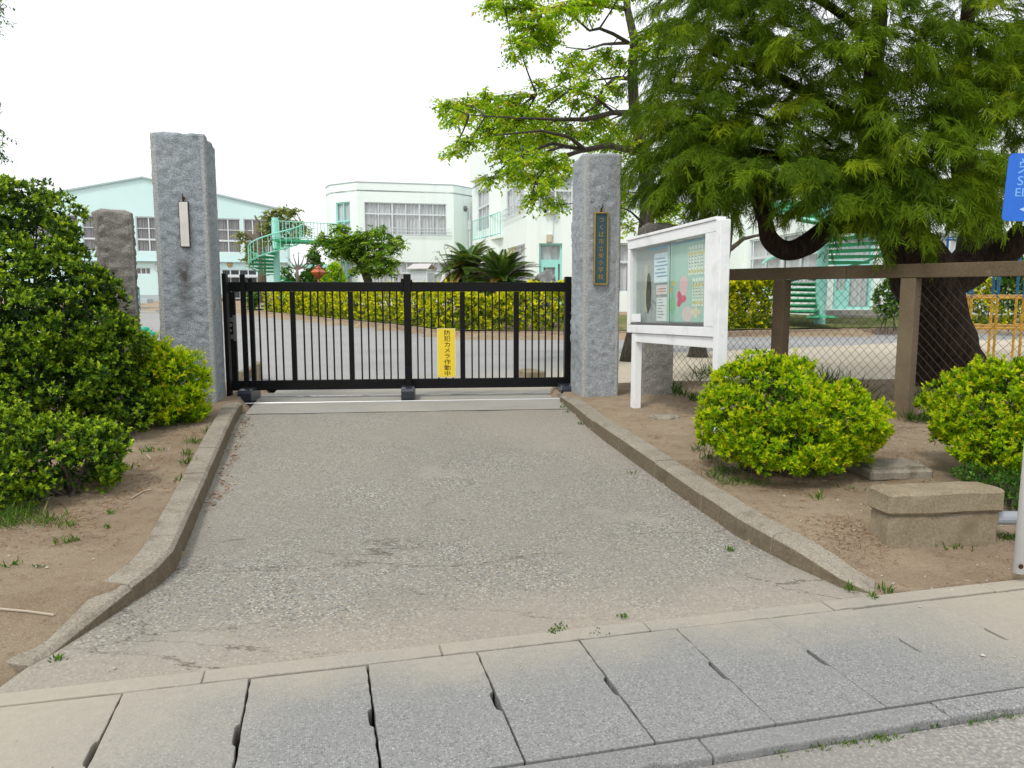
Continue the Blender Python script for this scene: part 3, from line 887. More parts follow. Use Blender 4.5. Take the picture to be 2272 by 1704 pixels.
bbox('glass_pane', SM, S1 - .004, .114, .902, .024, .027, M['glass'], bev=0)
bbox('pane_edge', SM - .002, SM + .0025, .114, .902, .0235, .0275, M['grey_metal'], bev=0)
bbox('handle_pad', S0 + .008, spar(1419), .118, .205, .018, .0235, WP)
bbox('under_beam', .075, .985, -.10, -.004, .02, .09, WP)
def leg(s, w, d0, d1, ztop_t, name='leg', parent=nb):
    a, b = BP(s, 0, d0), BP(s + w, 0, d0)
    c, d = BP(s + w, 0, d1), BP(s, 0, d1)
    top = [BP(s, ztop_t, d0), BP(s + w, ztop_t, d0), BP(s + w, ztop_t, d1), BP(s, ztop_t, d1)]
    bot = [Vector((q.x, q.y, .2)) for q in (a, b, c, d)]
    return MB().hexa([q - nb.location for q in bot + top]).build(name, WP, nb, bevel=.006)
leg(.055, .05, .012, .10, -.006)
leg(1.004, .045, -.006, .094, 1.0)
bl = BP(.08, 0, .07)
o = MB().box(-.16, .16, -.16, .16, .05, .275).build('board_footing', M['kerb'], None, bevel=.015)
o.location = (bl.x - .02, bl.y - .02, 0); o.rotation_euler = (0, 0, .3)
tag(o, 'small concrete footing under the far leg of the notice board', 'footing')
# papers inside the board: real sheets pinned on the felt
def paper(name, s0, s1, t0, t1, c, label, group=None, dep=.082):
    e = empty(name, BP((s0 + s1) / 2, t0, dep)); tag(e, label, 'paper', group)
    q = bbox('sheet', s0, s1, t0, t1, dep - .002, dep, plain(name + '_paper', c, 0.85), e, 0, e.location)
    return e
def patch(parent, name, s, t, rs, rt, c, dep=.0772, n=14, seed=0, lobes=0):
    r = random.Random(seed); vs = []
    for k in range(n):
        a = 2 * math.pi * k / n
        f = 1 + (0.30 * math.cos(a * lobes) if lobes else 0) + r.uniform(-.12, .12)
        vs.append(BP(s + rs * f * math.cos(a), t + rt * f * math.sin(a), dep - seed * .00002) - parent.location)
    return MB().add(vs, [tuple(range(n))]).build(name, plain('crayon', c, 0.8), parent)
ink = (0.22, 0.34, 0.50)
p1 = paper('notice_sheet', .27, .445, .52, .82, (0.70, 0.78, 0.82), 'largest bluish notice sheet behind the left glass pane', 'notices behind the left pane')
for i in range(6): bbox('print_line', .285 + .02 * (i % 2), .40 + .02 * (i % 3), .76 - i * .036, .772 - i * .036, .078, .0795, plain('blue_print', ink), p1, 0, p1.location)
p2 = paper('notice_sheet', .30, .44, .40, .495, (0.76, 0.66, 0.66), 'small pinkish notice strip below the bluish sheet', 'notices behind the left pane')
for i in range(2): bbox('print_line', .32, .42, .455 - i * .026, .462 - i * .026, .078, .0795, plain('red_print', (0.5, 0.2, 0.2)), p2, 0, p2.location)
p3 = paper('notice_sheet', .305, .43, .13, .37, (0.75, 0.76, 0.76), 'white notice sheet lowest behind the left glass pane', 'notices behind the left pane')
for i in range(7): bbox('print_line', .32, .37 + .035 * ((i * 7) % 3) / 2, .345 - i * .03, .351 - i * .03, .078, .0795, plain('grey_print', (0.25, 0.26, 0.28)), p3, 0, p3.location)
pt = paper('torn_paper', .15, .19, .22, .72, (0.50, 0.45, 0.36), 'curled brown strip of torn paper at the far end of the board')
patch(pt, 'mould_stain', .205, .42, .03, .2, (0.07, 0.065, 0.06), seed=5)
mu = paper('display_sheet', spar(1466), S1 - .012, .125, .87, (0.44, 0.60, 0.53), 'pale green display of name strips and crayon drawings behind right pane', None, .080)
for row, (tt, tb, a0_) in enumerate(((.83, .56, .40), (.53, .27, .52))):
    for k in range(7 - row):
        s = SM + (S1 - SM) * (a0_ + (0.97 - a0_) * k / (7 - row))
        sw_ = (S1 - SM) * (0.97 - a0_) / (7 - row) * .70
        q = bbox('name_strip', s, s + sw_, tb, tt, .075, .0765, plain('strip_paper', (0.80, 0.82, 0.74)), mu, 0, mu.location)
        for j in range(6):
            zz = tb + (tt - tb) * (.28 + .11 * j); bbox('print_line', s + sw_ * .3, s + sw_ * random.uniform(.55, .75), zz, zz + (tt - tb) * .05, .0743, .0749, M['sign_ink'] if j % 2 else M['grey_metal'], q, 0, mu.location)
        for f_ in (.04, .22):
            vs = []
            for j in range(9):
                an = j * 2 * math.pi / 9
                vs.append(BP(s + sw_ * .5 + sw_ * .38 * math.cos(an), tb + f_ * .9 + .018 * math.sin(an), .0742) - mu.location)
            MB().add(vs, [tuple(range(9))]).build('paper_flower', plain('yellow_flower', (0.72, 0.52, 0.08)), q)
patch(mu, 'drawing', .62, .47, .045, .10, (0.80, 0.52, 0.55), seed=1)
patch(mu, 'drawing', .59, .345, .045, .065, (0.68, 0.14, 0.22), seed=2, lobes=3)
patch(mu, 'drawing', .49, .29, .050, .085, (0.36, 0.60, 0.38), seed=3, lobes=5)
patch(mu, 'drawing', .505, .50, .018, .03, (0.80, 0.58, 0.16), seed=4, lobes=5)
patch(mu, 'drawing', .475, .44, .018, .03, (0.80, 0.58, 0.18), seed=6, lobes=5)
patch(mu, 'drawing', .66, .20, .055, .08, (0.74, 0.58, 0.58), seed=7)
patch(mu, 'drawing', .75, .22, .045, .05, (0.74, 0.64, 0.50), seed=8, lobes=4)
st = paper('blue_streamer', .20, S1 - .02, .862, .885, (0.22, 0.45, 0.60), 'blue paper streamer along the top inside the notice board')

# ================================================================== chain link fence
M['fence_conc'] = mottled('brown_stained_concrete', (0.095, 0.070, 0.042), (0.150, 0.115, 0.074), 2.5, 70, 0.9, 0.4, 0.004, amount=0.3, c2=(0.20, 0.17, 0.12), s2=6.0, t2=(0.64, 0.74))
M['fence_post'] = mottled('weathered_post_concrete', (0.135, 0.103, 0.066), (0.20, 0.162, 0.108), 2.5, 70, 0.9, 0.4, 0.004, amount=0.3, c2=(0.28, 0.24, 0.18), s2=6.0, t2=(0.64, 0.74))
M['wire'] = plain('dark_coated_wire', (0.05, 0.038, 0.03), 0.6, 0.3)
FO = Vector((2.4, 10.3, 0)); FD = Vector((0.609, -0.793, 0)).normalized()
fang = math.atan2(FD.y, FD.x)
fn = empty('chain_link_fence', FO + Vector((0, 0, .2)), fang)
tag(fn, 'chain link fence with concrete posts and a thick brown concrete top rail', 'fence')
RT, RB = 1.883 - .2, 1.742 - .2
def fpart(name, t0, t1, y0, y1, z0, z1, mat, bev=.006): return MB().box(t0, t1, y0, y1, z0, z1).build(name, mat, fn, bevel=bev)
fpart('top_rail', -.62, 2.2, -.075, .075, RB, RT, M['fence_conc'])
fpart('top_rail', 2.204, 7.5, -.075, .075, RB, RT + .001, M['fence_conc'])
for t in (-.60, 1.29, 2.80, 5.0): 
    o = fpart('post', t, t + .155, -.07, .07, -.05, RB - .003, M['fence_post'] if t > 2 else M['fence_conc'])
    if t == 1.29: o['label'] = 'dark brown concrete post with pale lichen spots'
    if t == 2.80: o['label'] = 'paler concrete post in front of the big tree trunk'
fpart('sill', -.44, 7.3, -.05, .05, .0, .14, M['fence_conc'])
def clip(x0, z0, dx, dz, X0, X1, Z0, Z1):
    t0, t1 = -1e9, 1e9
    for p, d, lo, hi in ((x0, dx, X0, X1), (z0, dz, Z0, Z1)):
        a, b = (lo - p) / d, (hi - p) / d
        t0, t1 = max(t0, min(a, b)), min(t1, max(a, b))
    return (t0, t1) if t1 > t0 else None
mb = MB()
PW = 0.098
for sgn in (1, -1):
    k = -30
    for k in range(-30, 130):
        x0 = -.44 + k * PW
        c = clip(x0, .14, sgn * 1.0, 1.05, -.44, 7.0, .14, RB + .005)
        if not c: continue
        t0, t1 = c
        n = max(1, int((t1 - t0) / .4))
        pts = []
        for i in range(n + 1):
            t = t0 + (t1 - t0) * i / n
            x, z = x0 + sgn * t, .14 + 1.05 * t
            pts.append((x + .004 * noise.noise(Vector((x * 2, z * 2, sgn))), .02 + sgn * .002 + .012 * noise.noise(Vector((x * .9, z * .9, 4))), z))
        mb.tube(pts, .0021, 3, cap=False)
tag(mb.build('wire_netting', M['wire'], fn), kind='stuff')

# ================================================================== concrete block, cover, sign
zb = .085
bfl, bfr = gr(1968, 1212, zb), gr(2217, 1199, zb)
bu = (bfr - bfl).normalized(); bv = Vector((-bu.y, bu.x, 0))
ba = math.atan2(bu.y, bu.x)
bw = (bfr - bfl).length
bh = at(1987, 1095, bfl.y).z - zb
cb = empty('concrete_block', (bfl.x, bfl.y, zb), ba)
tag(cb, 'two tier mossy concrete block lying in front of the right hand bush', 'block')
def rough_box(x0, x1, y0, y1, z0, z1, seed, n=10, amp=.008):
    bm = bmesh.new()
    bmesh.ops.create_cube(bm, size=1.0)
    for v in bm.verts: v.co = Vector((x0 + (v.co.x + .5) * (x1 - x0), y0 + (v.co.y + .5) * (y1 - y0), z0 + (v.co.z + .5) * (z1 - z0)))
    bmesh.ops.bevel(bm, geom=bm.edges[:], offset=.018, segments=1, affect='EDGES')
    bmesh.ops.subdivide_edges(bm, edges=[e for e in bm.edges if e.calc_length() > .05], cuts=n, use_grid_fill=True)
    for v in bm.verts:
        q = v.co * 9 + Vector((seed, 0, 0))
        v.co += Vector((noise.noise(q), noise.noise(q + Vector((9, 0, 0))), noise.noise(q + Vector((0, 9, 0))))) * amp + Vector((noise.noise(q * .3), noise.noise(q * .3 + Vector((5, 0, 0))), 0)) * amp
    b = MB()
    bm.verts.index_update()
    b.add([v.co.copy() for v in bm.verts], [tuple(v.index for v in f.verts) for f in bm.faces])
    bm.free()
    return b
rough_box(0.015, bw, 0.004, .215, -.08, bh * .555, 1).build('lower_tier', M['block'], cb, smooth=False)
rough_box(0.0, bw + .01, -.012, .22, bh * .56, bh, 2, amp=.010).build('upper_tier', M['block'], cb, smooth=False)
c0 = gr(1935, 1047, .26)
cv = empty('drain_cover', (c0.x, c0.y, .18), R(6))
tag(cv, 'thin grey concrete cover slab lying between the two yellow bushes', 'cover slab')
rough_box(0, .50, 0, .40, .0, .085, 4, 6, .004).build('cover', M['kerb'], cv)
rough_box(.03, .46, .035, .33, .087, .10, 5, 5, .003).build('raised_centre', M['kerb'], cv)
pc = gr(2236, 1163, .2)
MB_ = MB().tube([(-.12, 0, .0), (.25, -.04, .01)], .042, 14)
o = MB_.build('grey_pipe', plain('grey_pvc', (0.30, 0.32, 0.36), 0.4), None, smooth=False); o.location = (pc.x + .02, pc.y + .1, .21)
tag(o, 'short grey plastic pipe end beside the white sign pole', 'pipe')
# blue direction sign on a white pole, at the right edge of the view
M['sign_blue'] = plain('sun_faded_blue', (0.015, 0.135, 0.60), 0.35, 0.45)
M['sign_white'] = plain('faded_pale_blue_print', (0.20, 0.46, 0.86), 0.5)
M['sign_arrow'] = plain('faded_white_arrow', (0.40, 0.60, 0.88), 0.5)
pb = gr(2262, 1255, .09)
ds = empty('direction_sign', (pb.x, pb.y, .05))
tag(ds, 'blue school direction sign with pale lettering on a white pole', 'sign')
topx = at(2300, 340, pb.y + .05)
PR = .031
MB().tube([(0, 0, 0), (.02, .0, 2.40)], PR, 20).build('pole', M['white_paint'], ds, smooth=True)
MB().tube([(-.012, -PR * .9, .045), (-.012, -PR * .9 - .004, .045)], .014, 7).build('rust_patch', M['rust'], ds)
s_l = at(2222, 490, pb.y - .04); s_t = at(2232, 340, pb.y - .04)
shh = s_t.z - s_l.z
pan = empty('sign_panel', (s_l.x - pb.x, s_l.y - pb.y, s_l.z - .05), R(-14), ds)
pan.rotation_euler = (0, R(-2.6), R(-14))
SWW = .62
def rrect(x0, x1, z0, z1, r, y0, y1):
    pts = []
    for cx_, cz_, a0_ in ((x1 - r, z1 - r, 0), (x0 + r, z1 - r, 90), (x0 + r, z0 + r, 180), (x1 - r, z0 + r, 270)):
        for k in range(5): pts.append((cx_ + r * math.cos(R(a0_ + k * 22.5)), cz_ + r * math.sin(R(a0_ + k * 22.5))))
    n = len(pts)
    vs = [(x, y0, z) for x, z in pts] + [(x, y1, z) for x, z in pts]
    return MB().add(vs, [tuple(range(n - 1, -1, -1)), tuple(range(n, 2 * n))] + [(i, (i + 1) % n, n + (i + 1) % n, n + i) for i in range(n)])
pan_o = rrect(0, SWW, 0, shh, .022, 0, .004).mesh('panel')
bpy.data.objects.remove(pan)
pl = link('panel', pan_o, M['sign_blue'], ds); pl.location = (s_l.x - pb.x, s_l.y - pb.y, s_l.z - .05); pl.rotation_euler = (0, R(2.2), R(-16))
for s_, size, cx_, cz_ in (('栄小学校', .088, .215, shh * .81), ('SAKAE', .066, .155, shh * .595), ('ELEMENTARY', .060, .235, shh * .425)):
    t = text_mesh(s_, size, 'lettering', M['sign_white'], pl, .0006)
    mn = min(v.co.x for v in t.data.vertices)
    t.location = ({'栄': .048, 'S': .052, 'E': .048}[s_[0]] - mn, -.0012, cz_); t.rotation_euler = (math.pi / 2, 0, 0)
ar = [(.075, .185), (.16, .30), (.16, .235), (.42, .235), (.42, .135), (.16, .135), (.16, .07)]
ar = [(x, z * shh * 1.02 - .005) for x, z in ar]
MB().add([(x, -.0015, z) for x, z in ar], [(0, 6, 2), (0, 2, 1), (6, 5, 4, 3, 2)]).build('arrow', M['sign_arrow'], pl)
MB().box(-.02, .06, -.0, .06, 0, .02).build('bracket', M['white_paint'], ds).location = (s_l.x - pb.x + .17, s_l.y - pb.y + .0, s_l.z - .07)
# ================================================================== school buildings
def render_wall(name, a, b, stain):
    m = Mat(name, 0.85, 0.1)
    c = m.mix(m.ramp(m.noise(0.35, 4), [(0.3, 0.0), (0.7, 1.0)]), a, b)
    mp = m.n('Mapping'); m.l(m.coord(), mp.inputs[0]); mp.inputs['Scale'].default_value = (1, 1, 0.05)
    c = m.mix(m.ramp(m.noise(1.6, 5, 0.65, mp.outputs[0]), [(0.52, 0.0), (0.78, 0.55)]), c, stain)      # rain streaks
    c = m.mix(m.ramp(m.noise(0.22, 5, 0.6), [(0.55, 0.0), (0.8, 0.4)]), c, stain)
    return m.col(c)
M['mint_wall'] = render_wall('pale_mint_render', (0.79, 0.87, 0.84), (0.84, 0.915, 0.885), (0.66, 0.735, 0.70))
M['gym_wall'] = mottled('pale_aqua_render', (0.60, 0.82, 0.82), (0.66, 0.87, 0.87), 0.3, 6, 0.8, 0.05, 0.004, amount=0.04)
M['gym_base'] = mottled('grey_base_course', (0.42, 0.50, 0.53), (0.48, 0.56, 0.60), 0.5, 6, 0.8, 0.05, 0.004, amount=0.05)
M['roof_edge'] = plain('grey_coping', (0.36, 0.42, 0.42), 0.6)
M['mint_frame'] = plain('mint_door_paint', (0.34, 0.72, 0.66), 0.45)
M['alu'] = plain('white_aluminium', (0.66, 0.71, 0.74), 0.4, 0.5)
M['bglass'] = glass_mat('window_glass', (0.86, 0.9, 0.92), 0.10)
M['dark_room'] = plain('dark_room', (0.035, 0.04, 0.045), 0.9)
def curtain_mat(name, a, b):
    m = Mat(name, 0.9, 0.1)
    mp = m.n('Mapping'); m.l(m.coord(), mp.inputs[0]); mp.inputs['Scale'].default_value = (1, 1, 0.02)
    n1 = m.noise(7.0, 2, 0.5, mp.outputs[0]); 
    return m.col(m.mix(m.ramp(n1, [(0.35, 0.0), (0.65, 1.0)]), a, b))
M['curtain'] = curtain_mat('pale_curtain', (0.60, 0.58, 0.57), (0.80, 0.78, 0.77))
M['curtain_grey'] = curtain_mat('grey_brown_curtain', (0.27, 0.245, 0.245), (0.37, 0.34, 0.34))

def wall_with_holes(mb, p0, p1, z0, z1, holes, depth=.16, thick=.3):
    """wall along p0->p1 with rectangular openings (a0,a1,b0,b1) and their reveals; outside is to the right of p0->p1"""
    e = Vector((p1[0] - p0[0], p1[1] - p0[1], 0)); L = e.length; e /= L
    n = Vector((e.y, -e.x, 0))                       # outwards
    xs_ = sorted(set([0, L] + [max(0, min(L, q)) for h in holes for q in h[:2]]))
    zs_ = sorted(set([z0, z1] + [max(z0, min(z1, q)) for h in holes for q in h[2:4]]))
    def P(a, z, d=0): return Vector((p0[0], p0[1], 0)) + e * a - n * d + Vector((0, 0, z))
    for a, b in zip(xs_, xs_[1:]):
        for c, d in zip(zs_, zs_[1:]):
            if any(h[0] - 1e-6 <= a and b <= h[1] + 1e-6 and h[2] - 1e-6 <= c and d <= h[3] + 1e-6 for h in holes): continue
            mb.add([P(a, c), P(b, c), P(b, d), P(a, d)], [(0, 1, 2, 3)])
    for h in holes:
        a0, a1, b0, b1 = h[:4]
        mb.add([P(a0, b0), P(a1, b0), P(a1, b1), P(a0, b1), P(a0, b0, depth), P(a1, b0, depth), P(a1, b1, depth), P(a0, b1, depth)],
               [(0, 4, 5, 1), (1, 5, 6, 2), (2, 6, 7, 3), (3, 7, 4, 0)])
    return P, L
def window(parent, P, a0, a1, b0, b1, nb_, trans=(), big=(), fr=.05, depth=.10, mat=None, cur=None, name='window', stag=None):
    """frame with mullions, glass behind it, a gathered curtain behind the glass"""
    mat = mat or M['alu']; cur = cur or M['curtain']
    fm = MB()
    def bar(x0, x1, z0, z1, d0=depth - .04, d1=depth + .04):
        fm.hexa([P(x0, z0, d0), P(x1, z0, d0), P(x1, z0, d1), P(x0, z0, d1), P(x0, z1, d0), P(x1, z1, d0), P(x1, z1, d1), P(x0, z1, d1)])
    bar(a0, a1, b1 - fr, b1); bar(a0, a1, b0, b0 + fr)
    bar(a0, a0 + fr, b0 + fr, b1 - fr); bar(a1 - fr, a1, b0 + fr, b1 - fr)
    for k in range(1, nb_):
        x = a0 + (a1 - a0) * k / nb_
        wdt = fr * (1.5 if k in big else .55)
        bar(x - wdt, x + wdt, b0 + fr, b1 - fr, depth - .03, depth + .03)
    for z in trans:
        z, wz = z if hasattr(z, '__len__') else (z, fr * .6)
        bar(a0 + fr, a1 - fr, z - wz, z + wz, depth - .034, depth + .034)
    w_ = fm.build(name, mat, parent)
    g_ = MB().add([P(a0, b0, depth + .005), P(a1, b0, depth + .005), P(a1, b1, depth + .005), P(a0, b1, depth + .005)], [(0, 1, 2, 3)]).build('pane', M['bglass'], w_)
    cm = MB(); n = max(6, int((a1 - a0) / .07)); ph = random.uniform(0, 9)
    pts = [(a0 + (a1 - a0) * k / n, depth + .10 + .04 * math.sin(k * 1.9 + ph) + .02 * math.sin(k * .7)) for k in range(n + 1)]
    vs = [P(a, b0, d) for a, d in pts] + [P(a, b1, d) for a, d in pts]
    cm.add(vs, [(k, k + 1, n + 2 + k, n + 1 + k) for k in range(n)])
    cm.build('curtain', cur, w_)
    return w_
def wp(u, Y): 
    return Vector(((u - CX) / FPX * Y * CT, Y, 0))
def hz(v, Y): return at(CX, v, Y).z
def railing(parent, P, a0, a1, b0, b1, mat, name='railing', n=0, out=.12, rails=2, r=.02):
    mb = MB()
    for k in range(rails): mb.tube([P(a0, b0 + (b1 - b0) * k / max(1, rails - 1), -out), P(a1, b0 + (b1 - b0) * k / max(1, rails - 1), -out)], r, 6)
    for k in range(n + 1):
        a = a0 + (a1 - a0) * k / max(1, n); mb.tube([P(a, b0, -out), P(a, b1, -out)], r * .7, 5)
    for a in (a0, (a0 + a1) / 2, a1): mb.tube([P(a, b0 + .03, -out), P(a, b0 + .03, .05)], r, 5)
    return mb.build(name, mat, parent)

def adist(p0, p1, u, v=600): return on_plane(u, v, p0, p1)[0]
# ---- left block of the school
A, B, D, E_ = Vector((-13.0, 55.7, 0)), Vector((-10.72, 54.03, 0)), Vector((-4.16, 55.6, 0)), Vector((-2.75, 57.7, 0))
A_ = Vector((-13.6, 57.0, 0))
ZR, ZG = 9.1, .45
s1 = empty('school_building'); tag(s1, 'pale mint two storey school block with three double windows, behind the small tree', 'building')
wm = MB()
def hole(p0, p1, u0, u1, z0, z1): return (adist(p0, p1, u0), adist(p0, p1, u1), z0, z1)
W2T, W2B, W1T, W1B = 7.78, 5.52, 3.68, 1.45
hAB = [hole(A, B, 749, 780, 4.9, 7.85), hole(A, B, 753, 781, .9, 3.7)]
P1, L1 = wall_with_holes(wm, A, B, ZG, ZR, hAB)
hBD = [hole(B, D, 811.5, 992, W2B, W2T), hole(B, D, 811.5, 992, W1B, W1T)]
P2, L2 = wall_with_holes(wm, B, D, ZG, ZR, hBD)
wall_with_holes(wm, A_, A, ZG, ZR, [])
P3, L3 = wall_with_holes(wm, D, E_, ZG, ZR, [])
wall_with_holes(wm, E_, Vector((-2.9, 66, 0)), ZG, ZR, [])
wall_with_holes(wm, Vector((-13.6, 66, 0)), A_, ZG, ZR, [])
wm.build('wall', M['mint_wall'], s1)
rf = MB().prism([(-13.6, 66), (-13.6, 57.0), A.xy, B.xy, D.xy, E_.xy, (-2.9, 66)], ZR - .6, ZR - .5)
rf.build('roof', M['roof_edge'], s1)
cp = MB()
for p, q in ((A_, A), (A, B), (B, D), (D, E_)):
    e = (q - p).normalized(); n = Vector((e.y, -e.x, 0))
    cp.prism([(p + n * .03).xy, (q + n * .03).xy, (q - n * .22).xy, (p - n * .22).xy], ZR + .002, ZR + .06)
cp.build('coping', M['roof_edge'], s1)
window(s1, P1, *hAB[0][:2], 4.9, 7.85, 2, [(6.55, .06)], mat=M['mint_frame'], fr=.09, name='door_window')
window(s1, P1, *hAB[1][:2], .9, 3.7, 2, [(2.75, .07)], mat=M['mint_frame'], fr=.09, name='door_window')
a0, a1 = hBD[0][:2]
for k in range(3):
    c0, c1 = a0 + (a1 - a0) * k / 3, a0 + (a1 - a0) * (k + 1) / 3
    window(s1, P2, c0 + .001, c1 - .001, W2B, W2T, 2, [(7.0, .05)], fr=.06)
    window(s1, P2, c0 + .001, c1 - .001, W1B, W1T, 2, [(2.9, .06)], fr=.06)
railing(s1, P2, adist(B, D, 868), adist(B, D, 1000), 5.60, 6.03, M['alu'], rails=3, r=.025)
# ---- right block: nearer wings
s2 = empty('school_building'); tag(s2, 'mint white school wing with balcony and security camera, behind the nameplate pillar', 'building')
wm = MB()
R0, R1, R2 = Vector((-2.68, 57.3, 0)), wp(1049, 50.5), wp(1086, 45.6)
R3 = wp(1109, 44.6)
W1_, W2_, W3_ = wp(1113, 44.2), wp(1168, 37.8), wp(1192, 36.4)
W4_, W5_ = wp(1650, 36.6), wp(1658, 36.2)
W6_, W7_ = wp(1823, 29.3), wp(1846, 29.6)
W8_ = wp(2300, 31.5)
ZR2 = 8.65
wall_with_holes(wm, R0, R1, .5, ZR2, [])
hR = [hole(R1, R2, 1060, 1085.5, 5.3, 7.75)]
PR_, _ = wall_with_holes(wm, R1, R2, .5, ZR2, hR)
wall_with_holes(wm, R2, R3, .5, ZR2, [])
wall_with_holes(wm, R3, W1_, .5, ZR2, [])
hW = [hole(W1_, W2_, 1122, 1163, 5.6, 7.9), hole(W1_, W2_, 1126, 1164.5, 1.5, 3.95)]
PW_, _ = wall_with_holes(wm, W1_, W2_, .5, ZR2, hW)
wall_with_holes(wm, W2_, W3_, .5, ZR2, [])
hF = [hole(W3_, W4_, 1194, 1270, 5.35, 6.95), hole(W3_, W4_, 1196, 1247, .9, 3.85), hole(W3_, W4_, 1372, 1448, 1.55, 3.87), hole(W3_, W4_, 1300, 1448, 5.35, 6.95), hole(W3_, W4_, 1480, 1620, 5.35, 6.95), hole(W3_, W4_, 1480, 1620, 1.55, 3.87)]
PF, _ = wall_with_holes(wm, W3_, W4_, .5, ZR2, hF, depth=.28)
wall_with_holes(wm, W4_, W5_, .5, ZR2, [])
hG = [hole(W5_, W6_, 1661, 1815, 1.75, 3.98), hole(W5_, W6_, 1661, 1815, 5.4, 7.6)]
PG, _ = wall_with_holes(wm, W5_, W6_, .5, ZR2, hG)
wall_with_holes(wm, W6_, W7_, .5, ZR2, [])
hH = [hole(W7_, W8_, 1851, 1940, .92, 3.7), hole(W7_, W8_, 2010, 2200, 1.75, 3.9)]
PH, _ = wall_with_holes(wm, W7_, W8_, .5, ZR2, hH)
wall_with_holes(wm, W8_, W8_ + Vector((3, 14, 0)), .5, ZR2, [])
wm.build('wall', M['mint_wall'], s2)
MB().prism([p.xy for p in (R0, R1, R2, R3, W1_, W2_, W3_, W4_, W5_, W6_, W7_, W8_)] + [(25, 55), (10, 66), (-2, 66)], ZR2 - .5, ZR2 - .4).build('roof', M['roof_edge'], s2)
F0, F1 = wp(1043.5, 49.0), wp(1112, 43.9)
MB().prism([F0.xy, F1.xy, (F1 + Vector((2.0, 4, 0))).xy, (F0 + Vector((3.5, 9, 0))).xy], 8.42, 10.12).build('roof_box', M['mint_wall'], s2, bevel=.02)
window(s2, PR_, *hR[0][:2], 5.3, 7.75, 3, [(6.75, .06)], fr=.06)
window(s2, PW_, *hW[0][:2], 5.6, 7.9, 3, [(7.1, .06)], fr=.07)
window(s2, PW_, *hW[1][:2], 1.5, 3.95, 3, [(3.0, .06)], fr=.07)
railing(s2, PW_, hW[0][0] - .3, hW[0][1] + .3, 5.5, 6.05, M['alu'], rails=3, r=.022, n=14)
for i in (0, 3, 4):
    window(s2, PF, *hF[i][:2], 5.35, 6.95, 2 if i == 0 else 4, [(6.3, .05)], fr=.07, depth=.2)
def door_window(P, a0, a1, b0, b1, door0, door1, tz):
    w_ = window(s2, P, a0, a1, b0, b1, 1, [(tz, .10)], fr=.09, depth=.18, mat=M['mint_frame'], name='door_window')
    mb = MB()
    def bar(x0, x1, z0, z1, d0=.13, d1=.22): mb.hexa([P(x0, z0, d0), P(x1, z0, d0), P(x1, z0, d1), P(x0, z0, d1), P(x0, z1, d0), P(x1, z1, d0), P(x1, z1, d1), P(x0, z1, d1)])
    bar(door1, door1 + .14, b0 + .09, tz - .1)
    bar(door0, door1, b0 + .09, b0 + .75); bar(door0, door1, tz - .26, tz - .102)
    bar(door0, door0 + .12, b0 + .76, tz - .27)
    mb.build('door', M['mint_frame'], s2)
door_window(PF, hF[1][0], hF[1][1], .9, 3.85, hF[1][0] + .1, adist(W3_, W4_, 1232), 3.0)
door_window(PH, hH[0][0], hH[0][1], .92, 3.7, hH[0][0] + .1, adist(W7_, W8_, 1884), 2.72)
for i in (2, 5): window(s2, PF, *hF[i][:2], 1.55, 3.87, 3, [(3.0, .06)], fr=.09, depth=.2)
window(s2, PG, *hG[0][:2], 1.75, 3.98, 4, [(3.13, .06)], fr=.08, big=(2,))
window(s2, PG, *hG[1][:2], 5.4, 7.6, 4, [(6.7, .06)], fr=.08)
window(s2, PH, *hH[1][:2], 1.75, 3.9, 4, [(3.0, .06)], fr=.08)
# balcony in the corner
bm_ = MB()
b0_, b1_ = wp(1050, 49.2), wp(1110, 43.6)
e = (b1_ - b0_).normalized(); n = Vector((e.y, -e.x, 0))
MB().prism([b0_.xy, b1_.xy, (b1_ - n * 1.6 + e * .1).xy, (b0_ - n * 1.8 - e * .2).xy], 4.62, 4.78).build('balcony_floor', M['mint_wall'], s2)
mb = MB()
for z in (4.86, 6.02): mb.tube([b0_ + Vector((0, 0, z)), b1_ + Vector((0, 0, z))], .03, 6)
for k in range(13): 
    p = b0_.lerp(b1_, k / 12); mb.tube([p + Vector((0, 0, 4.78)), p + Vector((0, 0, 6.02))], .018 if k not in (0, 12) else .032, 5)
mb.build('balcony_railing', M['mint_frame'], s2)
# steps below the doors
def steps_at(P, a0, a1, z0, n, rise, run):
    for k in range(n):
        mb = MB(); d0, d1 = -(run * (n - k)), -.001
        zt = z0 - rise * (n - 1 - k); 
        mb.hexa([P(a0 - .3 * (n - k), zt - rise, d0), P(a1 + .3 * (n - k), zt - rise, d0), P(a1 + .3 * (n - k), zt - rise, d1), P(a0 - .3 * (n - k), zt - rise, d1),
                 P(a0 - .3 * (n - k), zt, d0 ), P(a1 + .3 * (n - k), zt, d0), P(a1 + .3 * (n - k), zt, d1), P(a0 - .3 * (n - k), zt, d1)])
        mb.build('step', M['threshold'], s2, bevel=.01)
steps_at(PH, hH[0][0] - .4, hH[0][1] + .8, .90, 2, .16, .55)
